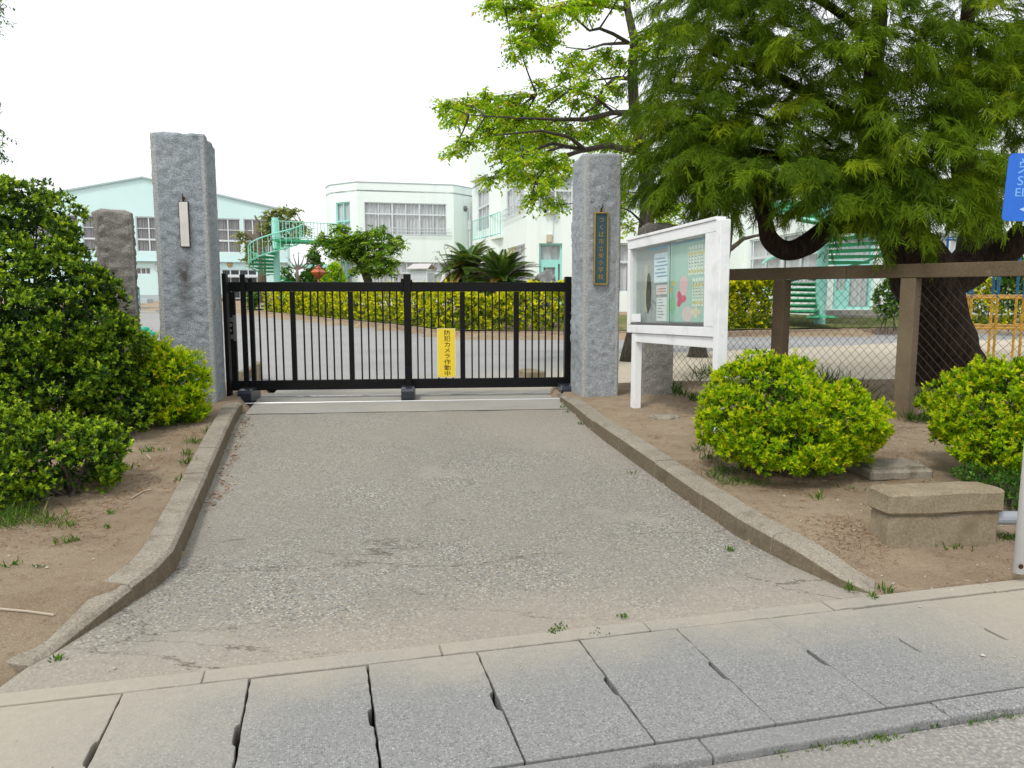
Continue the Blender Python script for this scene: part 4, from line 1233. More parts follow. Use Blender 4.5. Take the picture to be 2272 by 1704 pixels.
# fittings on the walls
cw = PF(adist(W3_, W4_, 1224), hz(466, 36.2), -.12)
sc = empty('security_camera', cw); tag(sc, 'white wall mounted security camera above the mint door', 'camera')
MB().box(-.18, .22, -.10, .1, -.16, .14).build('housing', M['alu'], sc, bevel=.03)
MB().lathe([(.01, -.13), (.07, -.09), (.09, 0), (.09, .04)], 12, (-.33, -.06, -.01)).build('lens_dome', M['dark_room'], sc, smooth=True)
MB().box(-.30, -.19, -.09, .02, .04, .1).build('arm', M['alu'], sc)
cd_ = MB().tube([PF(adist(W3_, W4_, 1227), hz(478, 36.2), -.03), PF(adist(W3_, W4_, 1226), hz(534, 36.2), -.03), PF(adist(W3_, W4_, 1222), hz(539, 36.2), -.03)], .03, 6)
cd_.tube([PF(adist(W3_, W4_, 1233), hz(478, 36.2), -.03), PF(adist(W3_, W4_, 1233), hz(492, 36.2), -.03)], .04, 6)
tag(cd_.build('conduit', M['alu']), 'thin grey conduit running down the wall from the camera', 'conduit')
vb = PF(adist(W3_, W4_, 1218), hz(528, 36.2), -.06)
o = MB().box(-.13, .13, -.06, .06, -.18, .18).build('junction_box', plain('beige_plastic', (.55, .5, .38), .5), None, bevel=.02); o.location = vb
tag(o, 'small beige junction box on the wall above the mint door', 'box')
e3 = (E_ - D).normalized()
dp = MB()
q = P3(adist(D, E_, 1040), 0, -.1)
dp.tube([q + Vector((0, 0, hz(462, 57))), q + Vector((0, 0, .5))], .09, 8)
dp.tube([q + Vector((0, 0, hz(490, 57))), q + Vector((0, 0, hz(510, 57)))], .14, 8)
tag(dp.build('downpipe', M['alu']), 'white downpipe on the blank return wall of the left school block', 'pipe')
vt = P3(adist(D, E_, 1034), hz(464, 57), -.05)
mb = MB().tube([vt, vt + Vector((-.2, -.12, -.02))], [.22, .16], 12)
tag(mb.build('wall_vent', M['grey_metal']), 'round dark wall vent beside the white downpipe', 'vent')

# ---- gymnasium
YG = 75.0
gy = empty('gymnasium'); tag(gy, 'long low gabled pale aqua gymnasium behind the stone pillars', 'building')
gl, gr_ = wp(10, 71.5), wp(641, 78.2)
ZE, ZA, ZGB = hz(461, YG), hz(396.5, YG), .2
wm = MB()
ga = lambda u: adist(gl, gr_, u)
ZW1, ZW0 = hz(481, YG), hz(559, YG)
holes = []
bays = []
u0 = 66.0
for k in range(5):
    a, b = u0 + k * 118.7 + 3.5, u0 + (k + 1) * 118.7 - 3.5
    if a < 15: a = 15
    if b > 636: b = 622
    bays.append((a, b)); holes.append((ga(a), ga(b), ZW0, ZW1))
holes.append((ga(302), ga(334), hz(609, YG), hz(594, YG)))
holes.append((ga(491), ga(570), .9, hz(596, YG)))
PGy, LG = wall_with_holes(wm, gl, gr_, 1.3, ZE, holes, depth=.2)
wm.add([PGy(0, ZE), PGy(LG, ZE), PGy(ga(327.5), ZA)], [(0, 1, 2)])
wm.add([PGy(0, 1.3), PGy(0, ZE), PGy(0, ZE, 22), PGy(0, 1.3, 22)], [(0, 1, 2, 3)])
wm.add([PGy(LG, 1.3), PGy(LG, ZE), PGy(LG, ZE, 22), PGy(LG, 1.3, 22)], [(0, 1, 2, 3)])
wm.build('wall', M['gym_wall'], gy)
MB().hexa([PGy(0, -.2, -.04), PGy(ga(485), -.2, -.04), PGy(ga(485), -.2, .3), PGy(0, -.2, .3), PGy(0, 1.3, -.04), PGy(ga(485), 1.3, -.04), PGy(ga(485), 1.3, .3), PGy(0, 1.3, .3)]).build('base_course', M['gym_base'], gy)
ap = ga(327.5)
rm = MB()
for (xa, za, xb, zb_) in ((-.3, ZE - .07, ap, ZA), (ap, ZA, LG + .3, ZE - .07)):
    rm.hexa([PGy(xa, za + .01, -.18), PGy(xb, zb_ + .01, -.18), PGy(xb, zb_ + .01, 22), PGy(xa, za + .01, 22), PGy(xa, za + .17, -.18), PGy(xb, zb_ + .17, -.18), PGy(xb, zb_ + .17, 22), PGy(xa, za + .17, 22)])
rm.build('roof', plain('grey_roof_metal', (.40, .52, .53), .4), gy)
MB().hexa([PGy(0, hz(581, YG), -.35), PGy(LG, hz(581, YG), -.35), PGy(LG, hz(581, YG), -.001), PGy(0, hz(581, YG), -.001), PGy(0, hz(579.5, YG), -.35), PGy(LG, hz(579.5, YG), -.35), PGy(LG, hz(579.5, YG), -.001), PGy(0, hz(579.5, YG), -.001)]).build('ledge', M['roof_edge'], gy)
for a, b in bays:
    window(gy, PGy, ga(a), ga(b), ZW0, ZW1, 4, [(hz(507, YG), .035), (hz(531.5, YG), .085)], fr=.10, depth=.12, cur=M['curtain_grey'])
window(gy, PGy, holes[-2][0], holes[-2][1], holes[-2][2], holes[-2][3], 3, fr=.08, depth=.12, cur=curtain_mat('brown_curtain', (.20, .16, .13), (.42, .38, .34)))
window(gy, PGy, holes[-1][0], holes[-1][1], .9, hz(596, YG), 4, [(hz(611, YG), .12)], fr=.10, depth=.12, cur=M['dark_room'])
ent = MB().hexa([PGy(ga(490), hz(615, YG), -1.2), PGy(ga(572), hz(615, YG), -1.2), PGy(ga(572), hz(615, YG), -.001), PGy(ga(490), hz(615, YG), -.001), PGy(ga(490), hz(611.5, YG), -1.2), PGy(ga(572), hz(611.5, YG), -1.2), PGy(ga(572), hz(611.5, YG), -.001), PGy(ga(490), hz(611.5, YG), -.001)])
ent.build('entrance_canopy', M['alu'], gy)
c0 = PGy(ga(353), hz(594, YG), -.08)
ck = empty('wall_clock', c0); tag(ck, 'round white wall clock on the gymnasium wall left of the tallest pillar', 'clock')
MB().tube([(0, .08, 0), (0, -.02, 0)], .42, 24).build('rim', M['roof_edge'], ck)
MB().tube([(0, -.02, 0), (0, -.03, 0)], .36, 24).build('face', M['alu'], ck)
MB().box(-.015, .015, -.045, -.035, -.02, .27).build('hand', M['dark_room'], ck).rotation_euler = (0, R(60), 0)
MB().box(-.02, .02, -.050, -.046, -.02, .19).build('hand', M['dark_room'], ck).rotation_euler = (0, R(-70), 0)
c0 = PGy(ga(510.5), hz(586, YG), -.03)
em = empty('wall_emblem', c0); tag(em, 'round bronze emblem above the gymnasium entrance', 'emblem')
MB().tube([(0, .02, 0), (0, -.06, 0)], .27, 20).build('disc', plain('bronze', (.34, .27, .17), .4, .5, .6), em)
MB().tube([(0, -.06, 0), (0, -.09, 0)], .13, 14).build('boss', M['brass'], em)

# low walls, box and pole in front of the gymnasium
def wbox(name, label, cat, u0, u1, v0, v1, Y, dep, mat, group=None, name2=None):
    a, b = at(u0, v1, Y), at(u1, v0, Y)
    o = MB().box(0, b.x - a.x, 0, dep, 0, b.z - a.z).build(name, mat, None, bevel=.02); o.location = a
    tag(o, label, cat, group); return o
wbox('low_wall', 'tan low wall nearest the gymnasium, left of the tallest pillar', 'wall', 306, 372, 680, 690, 60, .4, M['threshold'], 'low walls by the gymnasium')
wbox('low_wall', 'tan low wall lying nearer the yard with a blunt right end', 'wall', 296, 352, 693, 701, 50, 1.2, M['threshold'], 'low walls by the gymnasium')
wbox('low_wall', 'short tan low wall running behind the tallest pillar', 'wall', 345, 380, 687, 694.5, 54, .4, M['threshold'], 'low walls by the gymnasium')
wbox('utility_box', 'grey utility box against the gymnasium base', 'box', 296, 326, 663, 680, 66, 1.2, M['gym_base'])
pp = at(311, 690, 56)
o = MB().tube([(0, 0, -.2), (0, 0, 1.72), (-.35, 0, 1.74)], .045, 8).build('bent_pole', plain('teal_pole', (.12, .3, .32), .4), None); o.location = (pp.x, pp.y, pp.z)
tag(o, 'thin bent teal pole in front of the gymnasium wall', 'pole')

# ---- spiral stairs
M['stair'] = plain('mint_stair_paint', (0.30, 0.70, 0.57), 0.45)
M['stair_deep'] = plain('green_stair_paint', (0.055, 0.42, 0.20), 0.45)
M['stair_pole'] = plain('aqua_stair_pole', (0.36, 0.72, 0.66), 0.45)
def spiral(label, base, rp_, rad, zb0, ztop_pole, a_start, dirn, n, rise, dang, z_start, baluster=True, pole_mat=None, tread_mat=None, rail_h=1.0, rail_from=0):
    root = empty('spiral_staircase', base); tag(root, label, 'staircase', 'green spiral staircases')
    MB().tube([(0, 0, zb0), (0, 0, ztop_pole)], rp_, 20).build('pole', pole_mat, root, smooth=False)
    def pt(ang, r, z): return Vector((math.cos(ang) * r, math.sin(ang) * r, z))
    half = dang * .62
    tm = MB()
    k_ = 6
    vs, fs = [], []
    for t in (-.04, 0):
        for j in range(k_ + 1):
            a = -half + 2 * half * j / k_
            vs.append(pt(a, rp_ * .9, t)); vs.append(pt(a, rad, t))
    m2 = 2 * (k_ + 1)
    for j in range(k_):
        i = 2 * j
        fs += [(i, i + 1, i + 3, i + 2)[::-1], (m2 + i, m2 + i + 1, m2 + i + 3, m2 + i + 2)]
        fs += [(i + 1, m2 + i + 1, m2 + i + 3, i + 3)[::-1]]
    fs += [(0, 1, m2 + 1, m2), (2 * k_, 2 * k_ + 1, m2 + 2 * k_ + 1, m2 + 2 * k_)[::-1]]
    tm.add(vs, fs)
    # plate hanging under the leading edge
    p0, p1 = pt(-half, rp_ * .9, -.041), pt(-half, rad, -.041)
    dn = Vector((0, 0, -rise * .55))
    tm.add([p0, p1, p1 + dn * .5, p0 + dn], [(0, 1, 2, 3)])
    me = tm.mesh('tread'); me.materials.append(tread_mat)
    for i in range(n):
        o = link('tread', me, None, root)
        o.location = (0, 0, z_start + rise * (i + 1)); o.rotation_euler = (0, 0, a_start + dirn * dang * i)
        if dirn < 0: o.scale = (1, 1, 1)
    hr = MB(); st_ = MB()
    pts, pl_ = [], []
    for i in range(rail_from, n * 2):
        an = a_start + dirn * dang * i / 2; z = z_start + rise * (1 + i / 2)
        pts.append(pt(an, rad, z + rail_h)); pl_.append(pt(an, rad, z - .07))
    hr.tube(pts, .045, 6)
    hr.build('handrail', M['stair'], root)
    st_.tube(pl_, .05, 4)
    st_.build('stringer', M['stair'], root)
    if baluster:
        bm2 = MB().tube([(0, 0, -.07), (0, 0, rail_h)], .024, 4).mesh('baluster'); bm2.materials.append(M['stair'])
        for i in range(rail_from, n * 2):
            an = a_start + dirn * dang * i / 2; z = z_start + rise * (1 + i / 2)
            o = link('baluster', bm2, None, root); o.location = pt(an, rad, z)
    return root, pt
YS = 52.0
pS = wp(616, YS)
root, pt = spiral('green spiral staircase in front of the gymnasium, left of the small round tree', (pS.x, pS.y, 0), .215, 1.78, .2, hz(483, YS), R(-120.5), 1, 20, .23, R(24.5), .25, True, M['stair_pole'], M['stair_deep'], 1.05, 20)
# landing bridge to the school
q0 = Vector((1.25, -1.3, 5.30)); 
lb = MB().hexa([(.3, -1.75, 4.86), (4.4, .9, 4.86), (3.6, 2.4, 4.86), (.2, 1.2, 4.86), (.3, -1.75, 5.0), (4.4, .9, 5.0), (3.6, 2.4, 5.0), (.2, 1.2, 5.0)])
lb.build('landing', M['stair_deep'], root)
mb = MB(); a, b = Vector((.3, -1.75, 0)), Vector((4.4, .9, 0))
for z in (6.15, 5.1): mb.tube([a + Vector((0, 0, z)), b + Vector((0, 0, z))], .032, 6)
for k in range(22):
    p = a.lerp(b, k / 21); mb.tube([p + Vector((0, 0, 5.0)), p + Vector((0, 0, 6.15))], .024, 4)
mb.build('landing_railing', M['stair'], root)
YS2 = 26.5
pS = wp(1822, YS2)
root2, _ = spiral('green spiral staircase seen under the big conifer branches', (pS.x, pS.y, 0), .185, 1.95, .45, 5.6, R(250), -1, 22, .185, R(22), .62, False, M['stair_pole'], M['stair_deep'], 1.0, 8)
# covered way far behind the small tree
cwp = empty('covered_way'); tag(cwp, 'flat mint roof of the covered way behind the orange lantern', 'covered way')
a, b = wp(640, 58), wp(760, 58)
MB().box(a.x, b.x, 58, 60.5, hz(594, 58), hz(587, 58)).build('roof', M['stair_pole'], cwp)
for u in (648, 700, 752): 
    q = wp(u, 59); MB().tube([(q.x, 59, .4), (q.x, 59, hz(594, 58) - .002)], .08, 8).build('post', M['alu'], cwp)

# ---- instrument shelter, lantern, boulder
YI = 38.0
a, b = at(909, 640, YI), at(951, 601, YI)
iw = b.x - a.x
ish = empty('instrument_shelter', (a.x, YI, .5), R(-18)); tag(ish, 'white louvred weather instrument shelter with a pitched roof by the hedge', 'shelter')
H0, H1 = 1.15, hz(600, YI) - .5
for x in (.03, iw - .09):
    for y in (.03, .75): MB().box(x, x + .06, y, y + .06, -.2, H0 + .1).build('leg', M['alu'], ish)
bx = MB()
for x in (0, iw - .06):
    for y in (0, .80): bx.box(x, x + .06, y, y + .06, H0, H1)
bx.box(.0, iw, 0, .86, H0, H0 + .05); bx.box(0, iw, 0, .86, H1, H1 + .05)
bx.build('frame', M['alu'], ish)
slat = MB().hexa([(.06, -.005, 0), (iw - .06, -.005, 0), (iw - .06, .03, .045), (.06, .03, .045), (.06, -.005, .012), (iw - .06, -.005, .012), (iw - .06, .03, .057), (.06, .03, .057)]).mesh('slat'); slat.materials.append(M['alu'])
sside = MB().hexa([(iw + .005, .06, 0), (iw + .005, .80, 0), (iw - .03, .80, .045), (iw - .03, .06, .045), (iw + .005, .06, .012), (iw + .005, .80, .012), (iw - .03, .80, .057), (iw - .03, .06, .057)]).mesh('slat'); sside.materials.append(M['alu'])
ns = int((H1 - H0 - .06) / .062)
for k in range(ns):
    for me in (slat, sside):
        o = link('slat', me, None, ish); o.location = (0, 0, H0 + .055 + k * .062)
MB().box(.05, iw - .05, .05, .80, H0 + .06, H1 - .01).build('inner_box', M['alu'], ish)
MB().hexa([(-.10, -.15, H1 + .06), (iw + .12, -.15, H1 + .06), (iw + .05, .45, H1 + .30), (.0, .45, H1 + .30), (-.10, -.15, H1 + .09), (iw + .12, -.15, H1 + .09), (iw + .05, .45, H1 + .34), (.0, .45, H1 + .34)]).hexa([(0, .452, H1 + .30), (iw + .05, .452, H1 + .30), (iw + .12, 1.05, H1 + .06), (-.10, 1.05, H1 + .06), (0, .452, H1 + .34), (iw + .05, .452, H1 + .34), (iw + .12, 1.05, H1 + .09), (-.1, 1.05, H1 + .09)]).build('roof', plain('weathered_roof_board', (.50, .48, .48), .8), ish)
YL = 44.0
a = at(707, 628, YL); top = at(707, 587, YL)
lan = empty('diamond_lantern', (a.x, YL, .4), R(22)); tag(lan, 'orange diamond shaped translucent lantern on a post', 'lantern')
hw = (725 - 690) / 2 / FPX * YL
zc, zt_ = hz(604, YL) - .4, top.z - .4
zb_ = hz(621, YL) - .4
om = Mat('orange_acrylic', 0.25, 0.5); om.b.inputs['Transmission Weight'].default_value = 0.25
M['orange'] = om.col(om.mix(om.noise(2.5, 3), (0.42, 0.08, 0.03), (0.70, 0.20, 0.06)))
mb = MB(); vs = [(hw, 0, zc), (0, hw, zc), (-hw, 0, zc), (0, -hw, zc), (0, 0, zt_), (0, 0, zb_)]
mb.add(vs, [(0, 1, 4), (1, 2, 4), (2, 3, 4), (3, 0, 4), (1, 0, 5), (2, 1, 5), (3, 2, 5), (0, 3, 5)])
mb.build('shade', M['orange'], lan)
rb = MB()
for z, f in ((zc + (zt_ - zc) * .45, .57), (zc - (zc - zb_) * .5, .52)):
    rb.tube([(hw * f, 0, z), (0, hw * f, z), (-hw * f, 0, z), (0, -hw * f, z), (hw * f, 0, z)], .025, 5)
for x, y in ((1, 0), (0, 1), (-1, 0), (0, -1)):
    rb.tube([(0, 0, zt_ + .02), (x * hw, y * hw, zc), (0, 0, zb_)], .022, 5)
rb.build('ribs', plain('dark_red_rib', (.16, .03, .02), .5), lan)
MB().tube([(0, 0, 0), (0, 0, zb_ + .03)], .05, 8).build('post', plain('pinkish_post', (.45, .25, .2), .6), lan)
def rock(name, label, c, r, seed, mat, squash=(1, 1, 1), cat='boulder'):
    bm = bmesh.new(); bmesh.ops.create_icosphere(bm, subdivisions=4, radius=1)
    for v in bm.verts:
        q = v.co * 1.6 + Vector((seed, 0, 0))
        f = 1 + .28 * noise.fractal(q, .9, 2, 4) - .12 * abs(noise.noise(q * 2.3))
        v.co = Vector((v.co.x * squash[0], v.co.y * squash[1], v.co.z * squash[2])) * r * f
    me = bpy.data.meshes.new(name); bm.to_mesh(me); bm.free()
    o = link(name, me, mat); o.location = c
    tag(o, label, cat); return o
M['boulder'] = granite('dark_boulder', (0.13, 0.13, 0.135), (0.30, 0.30, 0.31), (0.06, 0.06, 0.055))
c = at(1205, 652, 27.5)
rock('boulder', 'dark grey boulder beside the right hand cycad', c, .62, 3, M['boulder'], (.85, .8, 1.25))
c = at(990, 632, 29); rock('white_stone', 'pale rounded garden stone left of the cycads', c, .30, 8, M['white_marble'], (.8, .6, 1.3), 'stone')
c = gr(1520, 915, .25)
for i, (u, v, r_, lab) in enumerate(((1478, 930, .14, 'flat grey stone lying on the soil below the notice board'), (1515, 903, .07, 'small pale stone under the notice board near the fence'), (1345, 918, .03, 'tiny pale pebble on the soil near the kerb head'))):
    c = gr(u, v, .25); rock('stone', lab, (c.x, c.y, .245), r_, 20 + i, M['kerb'] if i != 1 else M['white_marble'], (1.3, .9, .42), 'stone')
# yard edging in front of the hedge: separate kerb blocks
ye = empty('garden_edging'); tag(ye, 'low brown concrete edging blocks along the foot of the hedge', 'edging')
M['edging'] = mottled('brown_edging', (0.26, 0.19, 0.14), (0.36, 0.28, 0.21), 1.5, 20, 0.9, 0.2, 0.004, amount=0.2)
pts = [Vector((x, y, 0)) for x, y in BED if -18 < x < 21]
pos, tot = [], 0
for p, q in zip(pts, pts[1:]):
    L = (q - p).length; n = max(1, round(L / .6)); d = (q - p) / n; e = d.normalized(); nn = Vector((-e.y, e.x, 0))
    for k in range(n):
        s0_, s1_ = p + d * k + e * .006, p + d * (k + 1) - e * .006
        MB().prism([s0_.xy, s1_.xy, (s1_ + nn * .13).xy, (s0_ + nn * .13).xy], .1, .40 + random.uniform(-.01, .01)).build('kerbstone', M['edging'], ye, bevel=.012, seg=1)
# concrete blocks just inside the gate
def inblock(u0, u1, v, z, dep, h, label, yaw):
    a, b = gr(u0, v, z), gr(u1, v, z)
    o = rough_box(0, (b - a).length, 0, dep, 0, h, u0 * .01, 5, .006).build('concrete_block', M['block'], None); o.location = (a.x, a.y, z); o.rotation_euler = (0, 0, yaw); tag(o, label, 'block', 'concrete blocks inside the gate')
inblock(529, 545, 846, .2, .9, .16, 'low concrete block behind the lock end of the gate', R(8))
inblock(562, 577, 850, .2, .45, .30, 'taller tan concrete block behind the first bars of the gate', R(14))
inblock(1170, 1215, 848, .2, .5, .16, 'flat concrete block behind the last bars near the nameplate pillar', R(20))

# ---- green hydrant-like tap behind the left pillar
gt = gr(325, 775, .2); gt = at(322, 738, 22); 
tp = empty('water_pump', (gt.x, gt.y, .2)); tag(tp, 'bright green pump head with a silver spout between the left pillars', 'pump')
M['pump_green'] = glossy_paint('bright_green_enamel', (0.01, 0.36, 0.20), 0.3)
zc = gt.z - .2
MB().lathe([(.10, 0), (.10, zc - .20), (.13, zc - .18), (.13, zc + .02), (.10, zc + .05)], 16).build('body', M['pump_green'], tp, smooth=False)
MB().lathe([(.11, zc + .051), (.125, zc + .07), (.12, zc + .13), (.07, zc + .17), (.02, zc + .18)], 16).build('cap', M['pump_green'], tp, smooth=True)
MB().tube([(.0, 0, zc - .02), (.16, -.02, zc + .0), (.30, -.03, zc - .06)], [.10, .075, .055], 12).build('spout', M['pump_green'], tp, smooth=True)
MB().tube([(.30, -.03, zc - .062), (.36, -.035, zc - .10), (.40, -.035, zc - .115)], [.04, .035, .03], 10).build('nozzle', M['steel'], tp, smooth=True)
MB().tube([(.37, -.04, zc - .12), (.375, -.04, zc - .17)], .012, 6).build('valve_stem', M['dark_room'], tp)
MB().tube([(.15, -.03, zc + .07), (.24, -.03, zc + .10)], .022, 6).build('valve_handle', M['steel'], tp)

# ---- climbing frame
M['jg_yellow'] = glossy_paint('worn_yellow_paint', (0.66, 0.36, 0.03), 0.4, .25)
M['jg_blue'] = glossy_paint('worn_blue_paint', (0.015, 0.13, 0.36), 0.4, .25)
YJ = 15.0
c = at(2205, 760, YJ)
jg = empty('climbing_frame', (at(2153, 700, YJ).x, YJ, .2), R(-4)); tag(jg, 'climbing frame with yellow lower bars and blue upper bars behind the fence', 'climbing frame')
pxw = (2208 - 2153) / FPX * YJ
zr = hz(661, YJ) - .2; z2 = hz(728, YJ) - .2
for i in range(4):
    for j in range(2):
        x, y = i * pxw, j * 1.1
        MB().tube([(x, y, -.1), (x, y, zr)], .026, 8).build('lower_post', M['jg_yellow'], jg, smooth=False)
        MB().tube([(x, y, zr + .002), (x, y, zr + 1.2)], .026, 8).build('upper_post', M['jg_blue'], jg, smooth=False)
for z, mt in ((z2, 'jg_yellow'), (zr, 'jg_yellow'), (zr + .6, 'jg_blue'), (zr + 1.19, 'jg_blue')):
    for j in range(2): MB().tube([(-.05, j * 1.1, z), (3 * pxw + .05, j * 1.1, z)], .021, 8).build('bar', M[mt], jg)
    for i in range(4): MB().tube([(i * pxw, -.03, z + .042), (i * pxw, 1.13, z + .042)], .02, 8).build('bar', M[mt], jg)
# ================================================================== planting
def unit(a): return a / np.maximum(1e-9, np.linalg.norm(a, axis=-1, keepdims=True))
def frame_of(A):
    up = np.where(np.abs(A[:, 2:3]) < .9, np.array([[0, 0, 1.0]]), np.array([[1.0, 0, 0]]))
    U = unit(np.cross(up, A)); return U, np.cross(A, U)
def leaf_quads(base, d, nrm, L, W, fold=.18):
    side = unit(np.cross(d, nrm))
    L = L[:, None]; W = W[:, None]
    mid = base + d * L * .48 + nrm * W * fold
    V = np.stack([base, mid + side * W * .5, base + d * L - nrm * L * .06, mid - side * W * .5], 1).reshape(-1, 3)
    Q = np.arange(len(base) * 4).reshape(-1, 4)
    return V, Q
def rosettes(P, A, k, L, W, t0=.5, t1=1.25, young=.55, yr=(.55, 1.0), orr=(.0, .5), center_young=True, upbias=.0):
    N = len(P)
    U, Vv = frame_of(A)
    ph = rng.uniform(0, 6.28, (N, 1)) + np.arange(k)[None] * (2 * np.pi / k) * 1.0 + rng.normal(0, .3, (N, k))
    th = np.linspace(t0, t1, k)[None] + rng.normal(0, .18, (N, k))
    d = A[:, None] * np.cos(th)[..., None] + (U[:, None] * np.cos(ph)[..., None] + Vv[:, None] * np.sin(ph)[..., None]) * np.sin(th)[..., None]
    d[..., 2] += upbias
    d = unit(d).reshape(-1, 3)
    s = np.repeat(A, k, 0)
    nrm = unit(s - d * np.sum(s * d, -1, keepdims=True) + rng.normal(0, .15, d.shape))
    off = (np.linspace(0, -.5, k)[None] * L + rng.normal(0, .1 * L, (N, k)))
    base = (P[:, None] + A[:, None] * off[..., None]).reshape(-1, 3)
    n = len(base)
    Ls = L * rng.uniform(.7, 1.25, n); Ws = W * rng.uniform(.75, 1.2, n)
    yn = rng.random((N, 1)) < young
    r = np.where(yn, rng.uniform(*yr, (N, 1)) - np.linspace(0, .30, k)[None], rng.uniform(*orr, (N, 1)))
    r = np.clip(r + rng.normal(0, .07, (N, k)), 0, 1).reshape(-1)
    V, Q = leaf_quads(base, d, nrm, Ls, Ws)
    return V, Q, r
def bumpy(D, seed, amp=.16, f=3.0):
    r = np.random.default_rng(seed); s = np.zeros(len(D))
    for i in range(10):
        k = r.normal(0, 1, 3); k = k / np.linalg.norm(k) * f * r.uniform(.6, 2.6)
        s += np.sin(D @ k + r.uniform(0, 6.28)) / (1 + i * .15)
    return 1 + amp * s / 2.4
def lobe_points(lobes, dens, zmin, depth=.30, seed=0, skin=.6, bump=.15, bf=3.0):
    """points and outward directions on the lumpy skin of a union of ellipsoids"""
    Ps, As = [], []
    for i, (c, rad) in enumerate(lobes):
        c, rad = np.array(c), np.array(rad)
        area = 4 * np.pi * ((rad[0] * rad[1]) ** 1.6 + (rad[0] * rad[2]) ** 1.6 + (rad[1] * rad[2]) ** 1.6) ** (1 / 1.6) / 3 ** (1 / 1.6)
        n = int(area * dens)
        D = unit(rng.normal(0, 1, (n, 3)))
        q = 1 - depth * rng.random(n) ** (1 / (1 - skin + 1e-6) if skin < 1 else 1)
        q = bumpy(D, seed * 17 + i, bump, bf) * q
        P = c + D * rad * q[:, None]
        A = unit(D / rad)
        keep = P[:, 2] > zmin
        for j, (c2, r2) in enumerate(lobes):
            if j != i: keep &= np.linalg.norm((P - np.array(c2)) / np.array(r2), axis=1) > .80
        Ps.append(P[keep]); As.append(A[keep])
    return np.concatenate(Ps), np.concatenate(As)
def join_leaves(parts):
    Vs, Qs, rs, n = [], [], [], 0
    for V, Q, r in parts:
        Vs.append(V); Qs.append(Q + n); rs.append(r); n += len(V)
    return np.concatenate(Vs), np.concatenate(Qs), np.concatenate(rs)
def branch_mesh(mb, p, tips, r0, mid=.4, sag=.0, n=4, sides=6):
    for t in tips:
        t = Vector(t); a = Vector(p)
        m = a.lerp(t, .5) + Vector((random.uniform(-.1, .1), random.uniform(-.1, .1), mid * (t - a).length * .3 + sag))
        pts = []
        for k in range(n + 1):
            f = k / n; pts.append(a * (1 - f) ** 2 + m * 2 * f * (1 - f) + t * f * f)
        mb.tube(pts, [r0 * (1 - .75 * k / n) for k in range(n + 1)], sides)
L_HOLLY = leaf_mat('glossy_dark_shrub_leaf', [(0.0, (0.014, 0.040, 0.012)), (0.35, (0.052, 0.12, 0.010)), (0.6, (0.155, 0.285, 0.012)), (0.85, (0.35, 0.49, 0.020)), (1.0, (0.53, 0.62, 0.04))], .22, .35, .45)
L_GOLD = leaf_mat('golden_shrub_leaf', [(0.0, (0.04, 0.10, 0.010)), (0.3, (0.13, 0.28, 0.008)), (0.55, (0.30, 0.50, 0.008)), (0.8, (0.57, 0.66, 0.010)), (0.95, (0.67, 0.64, 0.014)), (1.0, (0.50, 0.30, 0.05))], .35, .45, .3)
L_HEDGE = leaf_mat('golden_hedge_leaf', [(0.0, (0.05, 0.09, 0.012)), (0.35, (0.20, 0.29, 0.008)), (0.6, (0.52, 0.56, 0.008)), (0.85, (0.76, 0.72, 0.012)), (1.0, (0.82, 0.73, 0.03))], .3, .5, .25)
L_GREEN = leaf_mat('mid_green_leaf', [(0.0, (0.025, 0.07, 0.014)), (0.4, (0.065, 0.165, 0.022)), (0.7, (0.14, 0.29, 0.04)), (1.0, (0.27, 0.42, 0.06))], .3, .45, .3)
L_MID = leaf_mat('fresh_green_leaf', [(0.0, (0.05, 0.13, 0.012)), (0.4, (0.11, 0.24, 0.018)), (0.7, (0.20, 0.36, 0.025)), (1.0, (0.34, 0.48, 0.04))], .4, .5, .25)
L_SPRING = leaf_mat('spring_green_leaf', [(0.0, (0.14, 0.28, 0.016)), (0.4, (0.28, 0.48, 0.020)), (0.75, (0.46, 0.62, 0.03)), (0.985, (0.58, 0.68, 0.06)), (1.0, (0.52, 0.40, 0.08))], .62, .5, .25)
L_OLIVE = leaf_mat('olive_young_leaf', [(0.0, (0.09, 0.13, 0.03)), (0.5, (0.20, 0.25, 0.06)), (0.8, (0.32, 0.36, 0.09)), (1.0, (0.42, 0.38, 0.14))], .4, .5, .2)
L_CYP = leaf_mat('feathery_conifer_leaf', [(0.0, (0.020, 0.045, 0.008)), (0.25, (0.060, 0.12, 0.010)), (0.5, (0.155, 0.25, 0.012)), (0.75, (0.32, 0.40, 0.014)), (0.92, (0.52, 0.52, 0.03)), (1.0, (0.60, 0.50, 0.06))], .38, .55, .2)
L_CYC = leaf_mat('cycad_leaflet', [(0.0, (0.02, 0.05, 0.010)), (0.5, (0.055, 0.125, 0.018)), (0.85, (0.17, 0.27, 0.03)), (0.93, (0.25, 0.20, 0.05)), (1.0, (0.36, 0.20, 0.06))], .2, .35, .4)
L_GRASS = leaf_mat('weed_blade', [(0.0, (0.03, 0.07, 0.01)), (0.5, (0.07, 0.15, 0.02)), (0.85, (0.16, 0.26, 0.04)), (1.0, (0.38, 0.32, 0.12))], .35, .5, .2)
L_DRY = leaf_mat('dry_litter', [(0.0, (0.11, 0.045, 0.02)), (0.4, (0.22, 0.10, 0.045)), (0.7, (0.34, 0.19, 0.10)), (1.0, (0.48, 0.38, 0.26))], .1, .8, .1)
